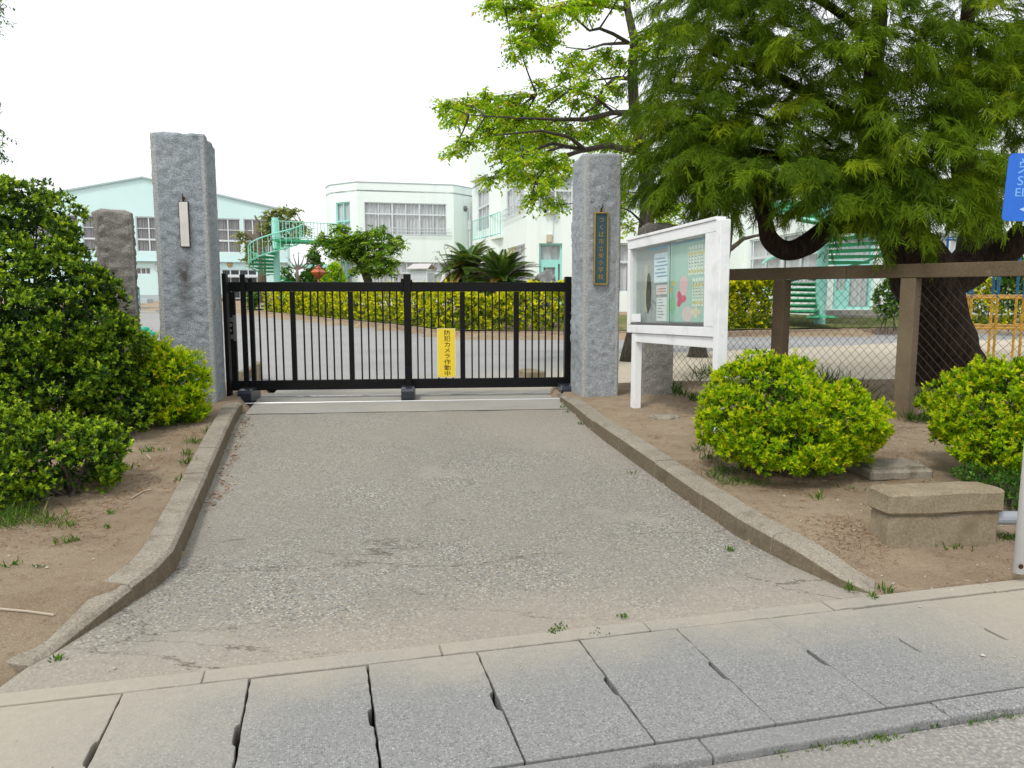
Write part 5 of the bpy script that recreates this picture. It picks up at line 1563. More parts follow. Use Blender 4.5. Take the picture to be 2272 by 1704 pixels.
def bark(name, a, b, s=6.0):
    m = Mat(name, .95, .15)
    mp = m.n('Mapping'); m.l(m.coord(), mp.inputs[0]); mp.inputs['Scale'].default_value = (1, 1, .16)
    n1 = m.noise(s * 4, 6, .7, mp.outputs[0])
    c = m.mix(m.ramp(n1, [(.35, 0.0), (.65, 1.0)]), a, b)
    m.bump(n1, .8, .03)
    return m.col(c)
M['bark_red'] = bark('reddish_fibrous_bark', (0.014, 0.010, 0.008), (0.052, 0.034, 0.025))
M['bark_grey'] = bark('grey_brown_bark', (0.045, 0.038, 0.03), (0.13, 0.115, 0.095))
M['bark_pale'] = bark('pale_twig_bark', (0.11, 0.09, 0.075), (0.24, 0.21, 0.18))

def clump_points(lobes, ncl, rcl, flat, m_, zmin, seed, bump, bf):
    """twig tips gathered in small flattened pads that cover the lobes"""
    C, N = lobe_points(lobes, ncl, zmin, .16, seed, .5, bump, bf)
    C = np.repeat(C, m_, 0); N = np.repeat(N, m_, 0)
    D = unit(rng.normal(0, 1, C.shape) + N * 1.0 + np.array([0, 0, .55]))
    r = np.repeat(rng.uniform(.65, 1.3, len(C) // m_), m_)[:, None] * rcl
    P = C + D * np.array([1, 1, flat]) * r * rng.uniform(.6, 1.0, (len(C), 1)) - N * rcl * .35
    k = P[:, 2] > zmin
    return P[k], D[k]
def pxlobe(u, v, Y, ru, rv, dep): 
    c = at(u, v, Y); k = Y / FPX
    return (tuple(c), (ru * k, dep, rv * k))
def shrub(name, label, lobes, base, mat, bark_m, dens, k, L, W, zmin, young=.55, group=None, cat='shrub', bump=.15, bf=3.0, seed=1, t=(.5, 1.25), depth=.34, upbias=.15, stems=5, tip_up=.35, skin=.55, shoots=0, fill=.5, pads=None):
    root = empty(name, base); tag(root, label, cat, group)
    if pads:
        P, A = clump_points(lobes, pads[0], pads[1], pads[2], pads[3], zmin, seed, bump, bf)
    else:
        P, A = lobe_points(lobes, dens, zmin, depth, seed, skin, bump, bf)
    A = unit(A * (1 - tip_up) + np.array([0, 0, tip_up]) + rng.normal(0, .25, A.shape))
    V, Q, r = rosettes(P, A, k, L, W, t[0], t[1], young, upbias=upbias)
    # larger, darker leaves filling the inside
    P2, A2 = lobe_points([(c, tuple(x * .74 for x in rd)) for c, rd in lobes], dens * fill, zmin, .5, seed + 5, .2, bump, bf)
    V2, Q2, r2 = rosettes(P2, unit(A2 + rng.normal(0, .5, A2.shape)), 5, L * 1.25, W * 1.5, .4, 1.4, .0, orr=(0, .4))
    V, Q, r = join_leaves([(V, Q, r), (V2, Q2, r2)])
    # long young shoots standing out of the outline
    if shoots:
        i = rng.choice(len(P), min(shoots, len(P)), replace=False)
        i = i[A[i][:, 2] > -.1]
        d = unit(A[i] + np.array([0, 0, .55]) + rng.normal(0, .2, A[i].shape))
        for f in (.35, .7, 1.05, 1.4):
            Vs_, Qs_, rs_ = rosettes(P[i] + d * (L * 1.5 * f), d, 5, L, W, .55, 1.1, 1.0, yr=(.75, 1.0))
            V, Q, r = join_leaves([(V, Q, r), (Vs_, Qs_, rs_)])
    fo = link('foliage', np_mesh('foliage', V - np.array(root.location), Q, r), mat, root); tag(fo, kind='stuff')
    mb = MB()
    for c, rd in lobes:
        for i in range(stems):
            t_ = Vector(c) + Vector((random.uniform(-.6, .6) * rd[0], random.uniform(-.6, .6) * rd[1], random.uniform(-.2, .6) * rd[2]))
            b0 = Vector(base) + Vector((random.uniform(-.5, .5) * rd[0] + (c[0] - base[0]) * .6, random.uniform(-.3, .3) * rd[1], -.05))
            branch_mesh(mb, b0 - root.location, [t_ - root.location], .018, .3, sides=5)
    tag(mb.build('stems', bark_m, root), kind='stuff')
    return root
b_ = gr(100, 1010, .25)
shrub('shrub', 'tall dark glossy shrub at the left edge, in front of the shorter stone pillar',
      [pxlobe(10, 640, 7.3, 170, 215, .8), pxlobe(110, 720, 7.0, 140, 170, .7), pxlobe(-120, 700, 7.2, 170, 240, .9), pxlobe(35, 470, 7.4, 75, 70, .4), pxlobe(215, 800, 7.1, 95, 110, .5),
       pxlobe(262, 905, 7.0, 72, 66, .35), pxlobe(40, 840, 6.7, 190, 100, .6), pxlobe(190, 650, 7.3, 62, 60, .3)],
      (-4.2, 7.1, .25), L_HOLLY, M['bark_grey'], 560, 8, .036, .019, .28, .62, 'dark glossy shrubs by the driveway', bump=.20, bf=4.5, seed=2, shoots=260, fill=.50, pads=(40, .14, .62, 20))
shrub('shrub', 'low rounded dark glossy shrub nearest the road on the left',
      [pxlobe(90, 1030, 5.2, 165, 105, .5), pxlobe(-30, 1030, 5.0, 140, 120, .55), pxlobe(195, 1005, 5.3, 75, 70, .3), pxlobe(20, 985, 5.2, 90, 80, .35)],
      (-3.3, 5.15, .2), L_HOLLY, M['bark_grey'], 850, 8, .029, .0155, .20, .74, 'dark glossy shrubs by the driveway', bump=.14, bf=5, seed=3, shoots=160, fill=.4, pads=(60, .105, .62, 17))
shrub('shrub', 'small golden green bush squeezed against the foot of the tallest pillar',
      [pxlobe(385, 868, 7.7, 66, 92, .40), pxlobe(325, 815, 7.8, 58, 70, .35), pxlobe(375, 915, 7.6, 70, 48, .38)],
      (-3.40, 7.7, .25), L_GOLD, M['bark_grey'], 620, 9, .048, .0165, .28, .78, 'golden green bushes', bump=.13, bf=5.0, seed=4, t=(.35, 1.15), shoots=80, fill=.4, pads=(50, .11, .55, 13))
shrub('shrub', 'broad golden green bush in front of the fence and near notice board leg',
      [pxlobe(1700, 890, 5.95, 135, 95, .48), pxlobe(1815, 935, 5.9, 140, 88, .48), pxlobe(1635, 935, 5.95, 82, 75, .38), pxlobe(1745, 985, 5.75, 150, 62, .42), pxlobe(1690, 825, 6.0, 60, 45, .22), pxlobe(1870, 955, 5.9, 74, 66, .34)],
      (2.2, 5.95, .2), L_GOLD, M['bark_grey'], 950, 9, .033, .0120, .25, .82, 'golden green bushes', bump=.15, bf=5.5, seed=5, t=(.35, 1.15), shoots=110, fill=.35, pads=(115, .075, .6, 12))
shrub('shrub', 'golden green bush at the right edge behind the mossy block',
      [pxlobe(2190, 915, 5.75, 110, 92, .45), pxlobe(2290, 905, 5.7, 120, 110, .5), pxlobe(2235, 990, 5.55, 120, 55, .4), pxlobe(2215, 840, 5.8, 60, 45, .25)],
      (3.7, 5.7, .2), L_GOLD, M['bark_grey'], 950, 9, .033, .0120, .25, .80, 'golden green bushes', bump=.15, bf=5.5, seed=6, t=(.35, 1.15), shoots=100, fill=.35, pads=(115, .075, .6, 12))
shrub('shrub', 'low bluish green ground shrub between the mossy block and the sign pole',
      [pxlobe(2235, 1085, 5.1, 48, 45, .22), pxlobe(2180, 1052, 5.25, 60, 22, .2)],
      (3.4, 5.1, .12), L_GREEN, M['bark_grey'], 700, 6, .022, .010, .10, .25, None, bump=.1, seed=7)

# ---- hedges along the edging
def hedge(name, label, path, thick, zb, ztop, dens, group, L=.12, W=.07, seed=1, dip=None, young_top=.80):
    P0 = Vector(path[0])
    root = empty(name, (P0.x, P0.y, zb)); tag(root, label, 'hedge', group)
    Ps, As, Ys = [], [], []
    for a, b in zip(path, path[1:]):
        a, b = np.array(a), np.array(b)
        e = (b - a); Ln = np.linalg.norm(e); e /= Ln; nn = np.array([-e[1], e[0]])
        for kind, area in (('front', Ln * (ztop - zb)), ('top', Ln * thick), ('back', Ln * (ztop - zb) * .4)):
            m_ = int(area * dens)
            t = rng.uniform(0, Ln, m_)
            if kind == 'top': off = rng.uniform(0, thick, m_); z = np.full(m_, ztop)
            else:
                off = np.full(m_, 0.0 if kind == 'front' else thick); z = zb + (ztop - zb) * rng.uniform(0.02, 1, m_)
            lump = .10 * np.sin(t * 2.1 + seed) + .07 * np.sin(t * 5.3 + z * 3 + seed) + .05 * np.sin(t * 11 + z * 7)
            inn = rng.random(m_) ** 2 * .28
            if kind == 'top': z = z + lump * .6 - inn
            elif kind == 'front': off = off - lump * 1.2 + inn
            else: off = off + lump
            p = a[None] + e[None] * t[:, None] + nn[None] * off[:, None]
            if dip: z = z - dip(p[:, 0]) * np.clip((z - zb) / (ztop - zb), 0, 1)
            n3 = {'front': np.array([-nn[0], -nn[1], .35]), 'top': np.array([0, 0, 1.0]), 'back': np.array([nn[0], nn[1], .3])}[kind]
            Ps.append(np.c_[p, z]); As.append(np.repeat(n3[None], m_, 0))
    P, A = np.concatenate(Ps), unit(np.concatenate(As) + rng.normal(0, .35, (sum(len(q) for q in Ps), 3)))
    k = 6
    h = np.clip((P[:, 2] - zb) / (ztop - zb), 0, 1)
    order = rng.random(len(P)) < (young_top * (.25 + .95 * h))
    parts = []
    for msk, yy in ((order, 1.0), (~order, 0.0)):
        if msk.sum(): parts.append(rosettes(P[msk], A[msk], k, L, W, .4, 1.3, yy, yr=(.65, 1.0), orr=(.0, .55)))
    V, Q, r = join_leaves(parts)
    fo = link('foliage', np_mesh('foliage', V - np.array(root.location), Q, r), L_HEDGE, root); tag(fo, kind='stuff')
    mb = MB()
    for a, b in zip(path, path[1:]):
        a, b = Vector(a), Vector(b); n_ = max(2, int((b - a).length / .5))
        for i in range(n_):
            q = a.lerp(b, (i + .5) / n_); e = (b - a).normalized(); nn = Vector((-e.y, e.x))
            for j in range(2):
                o = q + nn * (thick * random.uniform(.25, .7))
                mb.tube([Vector((o.x, o.y, -.1)), Vector((o.x + random.uniform(-.15, .15), o.y, (ztop - zb) * .5)), Vector((o.x + random.uniform(-.3, .3), o.y, (ztop - zb) * .85))], [.03, .02, .008], 4)
    for i, v in enumerate(mb.v): mb.v[i] = (v[0] - P0.x, v[1] - P0.y, v[2])
    tag(mb.build('stems', M['bark_grey'], root), kind='stuff')
    return root
def off_path(xs_): return [(x, bed_y(x) + .42) for x in xs_]
def hdip(x): return .42 * np.clip(1 - np.abs(x + .75) / 1.4, 0, 1)
hedge('hedge', 'long golden clipped hedge seen through the gate bars', off_path([-15.2, -13.5, -11.5, -9.2, -6.9, -5.3, -3.83, -2.4, -1.6, -.6, .25, 1.5, 2.6]), 1.3, .38, 1.78, 85, 'golden hedges in the schoolyard', seed=1, dip=hdip)
hedge('hedge', 'golden hedge beyond the fence, left of the dark fence post', off_path([4.6, 5.6, 6.7, 7.6, 8.5]), 1.5, .38, 2.0, 190, 'golden hedges in the schoolyard', seed=4, young_top=.5)
hedge('hedge', 'golden hedge behind the climbing frame', off_path([14.6, 15.6, 17.2, 19.0]), 1.4, .38, 2.0, 90, 'golden hedges in the schoolyard', seed=6, young_top=.45)

# ---- trees
def twig_leaves(P, D, n, ln, L, W, droop=.35, rlo=0.0, rhi=1.0):
    """n leaves alternating along twigs starting at P in direction D"""
    N = len(P)
    f = (np.arange(n)[None] + rng.uniform(.2, .9, (N, n))) / n
    side = unit(np.cross(D, np.array([0, 0, 1.0]) + rng.normal(0, .3, D.shape)))
    sg = np.where(np.arange(n) % 2 == 0, 1, -1)[None, :, None]
    base = P[:, None] + D[:, None] * (f * ln)[..., None]
    base[..., 2] -= (f ** 2 * ln * .25)
    d = D[:, None] * .55 + side[:, None] * sg * .8 + np.array([0, 0, -droop]) + rng.normal(0, .28, (N, n, 3))
    d = unit(d).reshape(-1, 3)
    nrm = np.array([0, 0, 1.0]) + rng.normal(0, .45, d.shape)
    nrm = unit(nrm - d * np.sum(nrm * d, -1, keepdims=True))
    m_ = N * n
    V, Q = leaf_quads(base.reshape(-1, 3), d, nrm, L * rng.uniform(.65, 1.25, m_), W * rng.uniform(.7, 1.2, m_), .12)
    r = np.repeat(rng.uniform(rlo, rhi, (N, 1)), n, 1) + rng.normal(0, .15, (N, n))
    return V, Q, np.clip(r.reshape(-1), 0, 1)
def tree_from_blobs(name, label, trunk, limbs, blobs, leafm, barkm, L, W, twl, tw_n, dens, cat='tree', group=None, droop=.35, twig_r=.006, limb_r=.03, flat=False, thick_k=1.0):
    base = Vector(trunk[0][0])
    root = empty(name, base); tag(root, label, cat, group)
    tb = MB()
    tb.tube([Vector(p) - base for p, r in trunk], [r for p, r in trunk], 12)
    tb.build('trunk', barkm, root, smooth=True)
    lm = MB(); nodes = [Vector(p) for p, r in trunk[1:]]
    for pts in limbs:
        q = [Vector(p) for p, r in pts]
        lm.tube([p - base for p in q], [r for p, r in pts], 7); 
        for a, b in zip(q, q[1:]): nodes += [a.lerp(b, t) for t in (0.33, .66, 1)]
    Ps, Ds = [], []
    for c, rd in blobs:
        c = Vector(c)
        near = min(nodes, key=lambda q: (q - c).length)
        branch_mesh(lm, near - base, [c - base], min(limb_r, max(.006, .008 + .012 * (near - c).length)), .25, sides=5)
        rd = np.array(rd)
        n = max(4, int(dens * (rd[0] * rd[2] + rd[0] * rd[1]) * 2))
        D = unit(rng.normal(0, 1, (n, 3)))
        rr = rng.random(n) ** .5
        P = np.array(c) + D * rd * rr[:, None]
        o = unit(D * np.array([1, 1, .5]) + rng.normal(0, .5, D.shape)); 
        o[:, 2] = o[:, 2] * .5 - droop * .2
        o = unit(o)
        Ps.append(P - o * twl * .5); Ds.append(o)
        for i in range(0, n, 3):
            p0 = Vector(P[i]) - Vector(o[i]) * twl * .6
            lm.tube([(c.lerp(p0, .25)) - base, c.lerp(p0, .7) + Vector((0, 0, .04)) - base, p0 - base, p0 + Vector(o[i]) * twl - base], [twig_r * 1.4, twig_r * 1.1, twig_r, twig_r * .4], 3, cap=False)
    lm.build('branches', barkm, root)
    if leafm is not None:
        V, Q, r = twig_leaves(np.concatenate(Ps), np.concatenate(Ds), tw_n, twl, L, W, droop)
        fo = link('crown', np_mesh('crown', V - np.array(base), Q, r), leafm, root); tag(fo, kind='stuff')
    return root
def px(u, v, Y): return at(u, v, Y)
def blob(u, v, Y, ru, rv, dep=None):
    k = Y / FPX; return (tuple(at(u, v, Y)), (ru * k, dep if dep else (ru + rv) * .5 * k, rv * k))
YT = 15.0
gb = gr(1400, 800, .23); YT = gb.y
trunk = [(Vector((gb.x, gb.y, .1)), .26), (px(1415, 720, YT), .18), (px(1432, 520, YT), .155), (px(1441, 430, YT), .145), (px(1425, 340, YT), .125), (px(1406, 230, YT), .105), (px(1403, 150, YT + .1), .095), (px(1408, 90, YT + .1), .085), (px(1392, 20, YT + .2), .07), (px(1380, -120, YT + .2), .055), (px(1366, -330, YT + .1), .03)]
def limb(*pts): return [(px(u, v, Y), r) for u, v, Y, r in pts]
limbs = [limb((1394, 95, YT, .04), (1360, 75, YT - .4, .033), (1330, 63, YT - .8, .028), (1308, 68, YT - 1, .022), (1275, 40, YT - 1.3, .014)),
         limb((1394, 95, YT, .035), (1340, 98, YT + .5, .026), (1300, 110, YT + .9, .018), (1255, 105, YT + 1.2, .009)),
         limb((1410, 88, YT, .045), (1460, 68, YT - .3, .035), (1520, 58, YT - .7, .02)),
         limb((1404, 175, YT, .045), (1366, 172, YT - .5, .036), (1338, 195, YT - .9, .028), (1318, 240, YT - 1.2, .014)),
         limb((1410, 250, YT, .06), (1360, 250, YT - .7, .05), (1300, 265, YT - 1.2, .042), (1240, 265, YT - 1.6, .03), (1150, 262, YT - 2.0, .018), (1040, 255, YT - 2.3, .008)),
         limb((1363, 250, YT - .7, .03), (1320, 215, YT - .9, .022), (1240, 190, YT - 1.2, .012), (1190, 210, YT - 1.4, .007)),
         limb((1425, 340, YT, .065), (1350, 322, YT - .8, .055), (1298, 333, YT - 1.3, .045), (1262, 303, YT - 1.7, .034), (1200, 290, YT - 2.0, .022), (1100, 300, YT - 2.4, .010)),
         limb((1298, 333, YT - 1.3, .04), (1225, 318, YT - 1.8, .03), (1150, 345, YT - 2.1, .02), (1085, 370, YT - 2.3, .008)),
         limb((1298, 333, YT - 1.3, .035), (1230, 350, YT - 1.9, .026), (1190, 400, YT - 2.2, .016), (1180, 430, YT - 2.3, .008)),
         limb((1392, 20, YT + .2, .05), (1310, 8, YT - .3, .036), (1210, 20, YT - .7, .024), (1120, 20, YT - 1.0, .010)),
         limb((1400, 0, YT + .2, .05), (1440, -30, YT, .03), (1520, -60, YT - .3, .015)),
         limb((1432, 500, YT, .03), (1400, 470, YT - .4, .018), (1370, 455, YT - .6, .008)),
         limb((1436, 480, YT, .035), (1490, 470, YT - .2, .022), (1530, 490, YT - .4, .010)),
         limb((1380, -120, YT, .045), (1280, -140, YT - .6, .03), (1150, -110, YT - 1.2, .012))]
B_ = []
for u, v, ru, rv in ((985, 238, 34, 20), (1010, 262, 34, 20), (1035, 235, 40, 24), (1075, 222, 40, 26), (1095, 255, 55, 28), (1135, 225, 40, 26), (1150, 268, 55, 32), (1195, 255, 50, 30), (1090, 295, 50, 24), (1140, 315, 55, 28), (1205, 300, 50, 30), (1250, 290, 40, 30),
                     (1005, 338, 22, 14), (1040, 318, 36, 20), (1165, 350, 50, 24), (1110, 345, 30, 20), (1225, 360, 45, 26), (1130, 385, 34, 18), (1085, 400, 30, 13), (1175, 395, 44, 22), (1225, 405, 30, 22), (1190, 428, 30, 20), (1255, 372, 30, 24), (1240, 455, 16, 22), (1175, 445, 14, 16), (1212, 445, 16, 22),
                     (1085, 12, 30, 14), (1130, 20, 36, 18), (1175, 10, 40, 20), (1160, 52, 36, 20), (1200, 45, 44, 24), (1250, 20, 46, 26), (1300, 12, 44, 22), (1345, -5, 40, 24), (1150, 92, 30, 18), (1185, 85, 38, 22), (1220, 75, 34, 22), (1135, 125, 22, 12), (1170, 108, 28, 14), (1215, 108, 22, 16),
                     (1270, 130, 34, 18), (1310, 150, 34, 18), (1345, 120, 32, 24), (1375, 140, 24, 24), (1255, 170, 30, 18), (1290, 190, 36, 22), (1330, 225, 30, 20), (1235, 210, 30, 18), (1275, 228, 28, 16), (1360, 195, 22, 20), (1190, 190, 24, 14),
                     (1440, 75, 34, 20), (1480, 60, 40, 22), (1430, 110, 26, 22), (1465, 105, 24, 20), (1330, 270, 40, 22), (1370, 290, 36, 26), (1340, 320, 40, 22), (1400, 330, 34, 26), (1300, 300, 30, 18),
                     (1100, -40, 70, 30), (1200, -50, 70, 34), (1300, -50, 60, 36), (1400, -60, 60, 40), (1480, -60, 60, 40),
                     (1385, 430, 22, 26), (1372, 470, 18, 22), (1460, 470, 26, 24), (1500, 460, 28, 22), (1530, 500, 24, 18), (1480, 500, 24, 14), (1395, 505, 18, 16)):
    B_.append(blob(u + random.uniform(-4, 4), v, YT + random.uniform(-2.6, .3) if u < 1300 else YT + random.uniform(-1.2, .8), ru * 1.06, rv * 1.0))
tree_from_blobs('broadleaf_tree', 'airy spring green tree spreading its branches over the nameplate pillar', trunk, limbs, B_, L_SPRING, M['bark_grey'], .082, .048, .32, 10, 142, droop=.5)
# trimmed round tree by the school
YR = 42.0
trunk = [(Vector((px(818, 640, YR).x, YR, .4)), .26), (px(818, 628, YR), .24), (px(811, 608, YR), .22), (px(803, 590, YR), .2), (px(800, 570, YR), .14)]
limbs = [limb((803, 590, YR, .14), (770, 560, YR, .1), (730, 540, YR, .05)), limb((803, 592, YR, .13), (840, 560, YR - .3, .1), (870, 540, YR - .4, .05)), limb((811, 608, YR, .09), (830, 600, YR, .07), (862, 606, YR, .04)), limb((800, 570, YR, .1), (800, 540, YR, .06), (815, 520, YR, .03))]
B_ = [blob(u, v, YR + random.uniform(-1, 1), ru, rv) for u, v, ru, rv in ((735, 545, 34, 20), (765, 530, 34, 22), (755, 508, 24, 14), (800, 528, 34, 22), (830, 520, 26, 20), (852, 512, 14, 16), (850, 545, 34, 24), (878, 545, 22, 18), (885, 530, 12, 10), (790, 555, 40, 24), (760, 562, 34, 16), (835, 575, 34, 22), (868, 582, 24, 18), (805, 580, 26, 20), (852, 603, 30, 12), (815, 598, 20, 10), (785, 600, 14, 14), (720, 528, 18, 12), (700, 545, 14, 8))]
tree_from_blobs('ornamental_tree', 'dense trimmed dark green tree in front of the left school block', trunk, limbs, B_, L_MID, M['bark_grey'], .20, .11, .5, 10, 34, droop=.1, twig_r=.012)
YO = 62.0
trunk = [(Vector((px(582, 640, YO).x, YO, .2)), .35), (px(580, 560, YO), .32), (px(575, 530, YO), .30), (px(566, 500, YO), .16)]
limbs = [limb((578, 540, YO, .25), (552, 520, YO, .2), (545, 512, YO, .12)), limb((575, 535, YO, .2), (610, 505, YO, .1), (650, 480, YO, .05)), limb((575, 530, YO, .18), (574, 495, YO, .12), (565, 478, YO, .06))]
B_ = [blob(u, v, YO + random.uniform(-1, 1), ru, rv) for u, v, ru, rv in ((545, 535, 20, 22), (560, 560, 22, 20), (600, 480, 24, 14), (625, 472, 26, 14), (650, 470, 20, 12), (600, 505, 26, 16), (640, 500, 30, 18), (665, 505, 18, 16), (650, 525, 24, 14), (675, 515, 12, 12), (530, 520, 10, 10), (590, 530, 16, 18), (555, 575, 16, 14), (620, 530, 20, 16))]
tree_from_blobs('pollarded_tree', 'thin olive leaved pollarded tree behind the left spiral staircase', trunk, limbs, B_, L_OLIVE, M['bark_pale'], .26, .15, .55, 8, 18, droop=.2, twig_r=.02)
YB = 49.0
trunk = [(Vector((px(661, 640, YB).x, YB, .4)), .10), (px(660, 615, YB), .10), (px(659, 598, YB), .09)]
limbs, B_ = [], []
for (u, v) in ((640, 575), (650, 566), (662, 563), (676, 566), (688, 574), (694, 580), (634, 585)):
    limbs.append(limb((659, 598, YB, .06), ((659 + u) / 2 + 2, (598 + v) / 2 + 3, YB, .045), (u, v, YB, .015)))
    B_.append(blob(u, v, YB, 9, 7))
tree_from_blobs('bare_tree', 'small nearly leafless tree with fine purplish twigs behind the orange lantern', trunk, limbs, B_, None, M['bark_pale'], .1, .05, .35, 3, 30, twig_r=.012)
YW = 30.0
trunk = [(Vector((px(1000, 640, YW).x, YW, .5)), .04), (px(1000, 625, YW), .04), (px(996, 600, YW), .03)]
limbs, B_ = [], []
for (u, v) in ((975, 560), (985, 545), (968, 575), (962, 600), (978, 588), (1002, 555)):
    limbs.append(limb((996, 600, YW, .025), ((996 + u) / 2 + 3, (600 + v) / 2 + 4, YW, .018), (u, v, YW, .006))); B_.append(blob(u, v, YW, 11, 9))
tree_from_blobs('twiggy_shrub', 'spindly twiggy shrub with few reddish leaves left of the cycads', trunk, limbs, B_, L_OLIVE, M['bark_pale'], .07, .04, .25, 2, 26, cat='shrub', twig_r=.008)
# dark evergreen shrubs behind
for (lab, lobes, lm, d, LL) in (
    ('dark rounded evergreen under the landing of the left spiral staircase', [pxlobe(700, 640, 54, 40, 45, 1.2), pxlobe(640, 640, 55, 30, 40, 1.2)], L_GREEN, 16, .22),
    ('bright green leafy bush between the orange lantern and the mint door', [pxlobe(738, 625, 46, 26, 32, .7), pxlobe(745, 600, 46, 14, 18, .5)], L_SPRING, 22, .2),
    ('tall dark conical evergreen far behind the covered way', [pxlobe(697, 580, 66, 15, 22, .8), pxlobe(697, 605, 66, 22, 20, 1), pxlobe(712, 600, 66, 22, 14, .8)], L_GREEN, 14, .3),
    ('dark clipped conifer shrub beside the school wall behind the fence', [pxlobe(1975, 665, 24.5, 34, 42, .5), pxlobe(1982, 630, 24.5, 22, 22, .4)], L_GREEN, 70, .10),
    ('dark tall evergreen behind the climbing frame at the right edge', [pxlobe(2260, 620, 24.0, 46, 60, .7), pxlobe(2330, 610, 24, 60, 80, .9)], L_GREEN, 55, .12),
    ('small dark bush between the trunk and the climbing frame', [pxlobe(2120, 625, 31, 24, 20, .6)], L_GREEN, 40, .15),
    ('dark green shrub standing left of the nearest golden hedge end', [pxlobe(560, 668, 50, 12, 26, .5)], L_GREEN, 30, .2)):
    c = lobes[0][0]
    shrub('evergreen_shrub', lab, lobes, (c[0], c[1], .4), lm, M['bark_grey'], d, 6, LL, LL * .5, .35, .4, 'evergreens in the school garden', bump=.14, stems=2)

# ---- cycads
def cycad(label, c, n, R_, seed, zt):
    r = np.random.default_rng(seed)
    root = empty('cycad', (c.x, c.y, c.z)); tag(root, label, 'cycad', 'cycads in the school garden')
    mb = MB(); prof = [(.20, -.1), (.24, zt * .3), (.22, zt * .7), (.16, zt)]
    mb.lathe(prof, 14).build('trunk', M['bark_grey'], root)
    fm, Vs, Qs, rs, cnt = MB(), [], [], [], 0
    for i in range(n):
        az = r.uniform(0, 6.28); el = math.radians(r.uniform(-12, 80)) if i > n * .2 else math.radians(r.uniform(-35, 0))
        Ln = R_ * r.uniform(.8, 1.1)
        old = r.random() < (.5 if el < 0 else .10)
        h = Vector((math.cos(az), math.sin(az), 0))
        pts = []; p = Vector((0, 0, zt)); ang = el
        m_ = 16
        for k in range(m_ + 1):
            pts.append(p.copy()); p = p + (h * math.cos(ang) + Vector((0, 0, math.sin(ang)))) * (Ln / m_); ang -= (.030 + .022 * math.cos(el)) * (1 + k / m_)
        fm.tube(pts[::4], [.014, .012, .009, .006, .003], 4)
        side = Vector((-math.sin(az), math.cos(az), 0))
        B, D, N_ = [], [], []
        for k in range(2, m_ * 2):
            f = k / (m_ * 2); q = pts[int(f * m_)].lerp(pts[min(m_, int(f * m_) + 1)], f * m_ - int(f * m_))
            t = (pts[min(m_, int(f * m_) + 1)] - pts[int(f * m_)]).normalized(); up = side.cross(t) * -1
            for sg in (1, -1):
                B.append(q); d = (t * .75 + side * sg * .8 + t.cross(side) * .35 * (1 if t.cross(side).z > 0 else -1)).normalized(); D.append(d); N_.append(up)
        B, D, N_ = np.array(B), np.array(D), np.array(N_)
        nrm = unit(N_ - D * np.sum(N_ * D, -1, keepdims=True))
        ff = np.linspace(0, 1, len(B)); LL = .22 * np.sin(np.pi * (.12 + .80 * ff)) + .04
        V, Q = leaf_quads(B, D, nrm, LL, np.full(len(B), .046), .05)
        Vs.append(V); Qs.append(Q + cnt); cnt += len(V)
        rs.append(np.clip((r.uniform(.9, 1.0) if old else r.uniform(.1, .85)) + r.normal(0, .05, len(B)), 0, 1))
    fm.build('frond_stalks', M['bark_pale'], root)
    tag(link('fronds', np_mesh('fronds', np.concatenate(Vs), np.concatenate(Qs), np.concatenate(rs)), L_CYC, root), kind='stuff')
c = at(1112, 634, 26.6); cycad('larger cycad with arching dark green fronds right above the gate rail', Vector((c.x, c.y, .85)), 150, 1.50, 3, c.z - .85)
c = at(1040, 600, 28.2); cycad('taller farther cycad with browned lower fronds, left of its twin', Vector((c.x, c.y, .85)), 130, 1.25, 5, c.z - .85)

# ---- the big conifer: sprays of thread-like branchlets
def spray_proto(seed):
    r = np.random.default_rng(seed)
    V, Q, rr = [], [], []
    def strip(pts, w0, w1, ra, rb):
        pts = np.array(pts); n = len(pts)
        t = np.gradient(pts, axis=0); t = unit(t); s = unit(np.cross(t, r.normal(0, 1, 3)))
        b = len(V)
        for i in range(n):
            w_ = w0 + (w1 - w0) * i / (n - 1)
            V.append(pts[i] - s[i] * w_); V.append(pts[i] + s[i] * w_)
        for i in range(n - 1):
            Q.append((b + 2 * i, b + 2 * i + 1, b + 2 * i + 3, b + 2 * i + 2)); rr.append(ra + (rb - ra) * (i + .5) / (n - 1))
    p = np.zeros(3); d = np.array([1.0, 0, .30]); axis_ = [p.copy()]
    for i in range(7):
        d = unit(d + np.array([0, r.normal(0, .14), -.15])); p = p + d * .040; axis_.append(p.copy())
    strip([axis_[0], axis_[3], axis_[7]], .0045, .0024, .1, .75)
    for i in range(1, 7):
        for sg in (1, -1):
            q = np.array(axis_[i]); t = unit(np.array(axis_[i + 1]) - np.array(axis_[i - 1]))
            d2 = unit(t * .85 + np.array([0, sg * .70, -.18]) + r.normal(0, .2, 3)); ln = (.045 + .070 * math.sin(math.pi * (i + 1) / 9.5)) * r.uniform(.6, 1.4)
            e_ = q + d2 * ln + np.array([0, 0, -ln * .18])
            strip([q, e_], .0046, .0024, .20 + .2 * r.random(), .70 + .3 * r.random())
            d3 = unit(d2 + np.array([.3, sg * .7, .05]) + r.normal(0, .35, 3)); q2 = q + d2 * ln * .35
            strip([q2, q2 + d3 * ln * .62 + np.array([0, 0, -.010])], .0046, .0022, .35, .9)
    return np.array(V), np.array(Q), np.array(rr)
PROTO = [spray_proto(s) for s in range(8)]
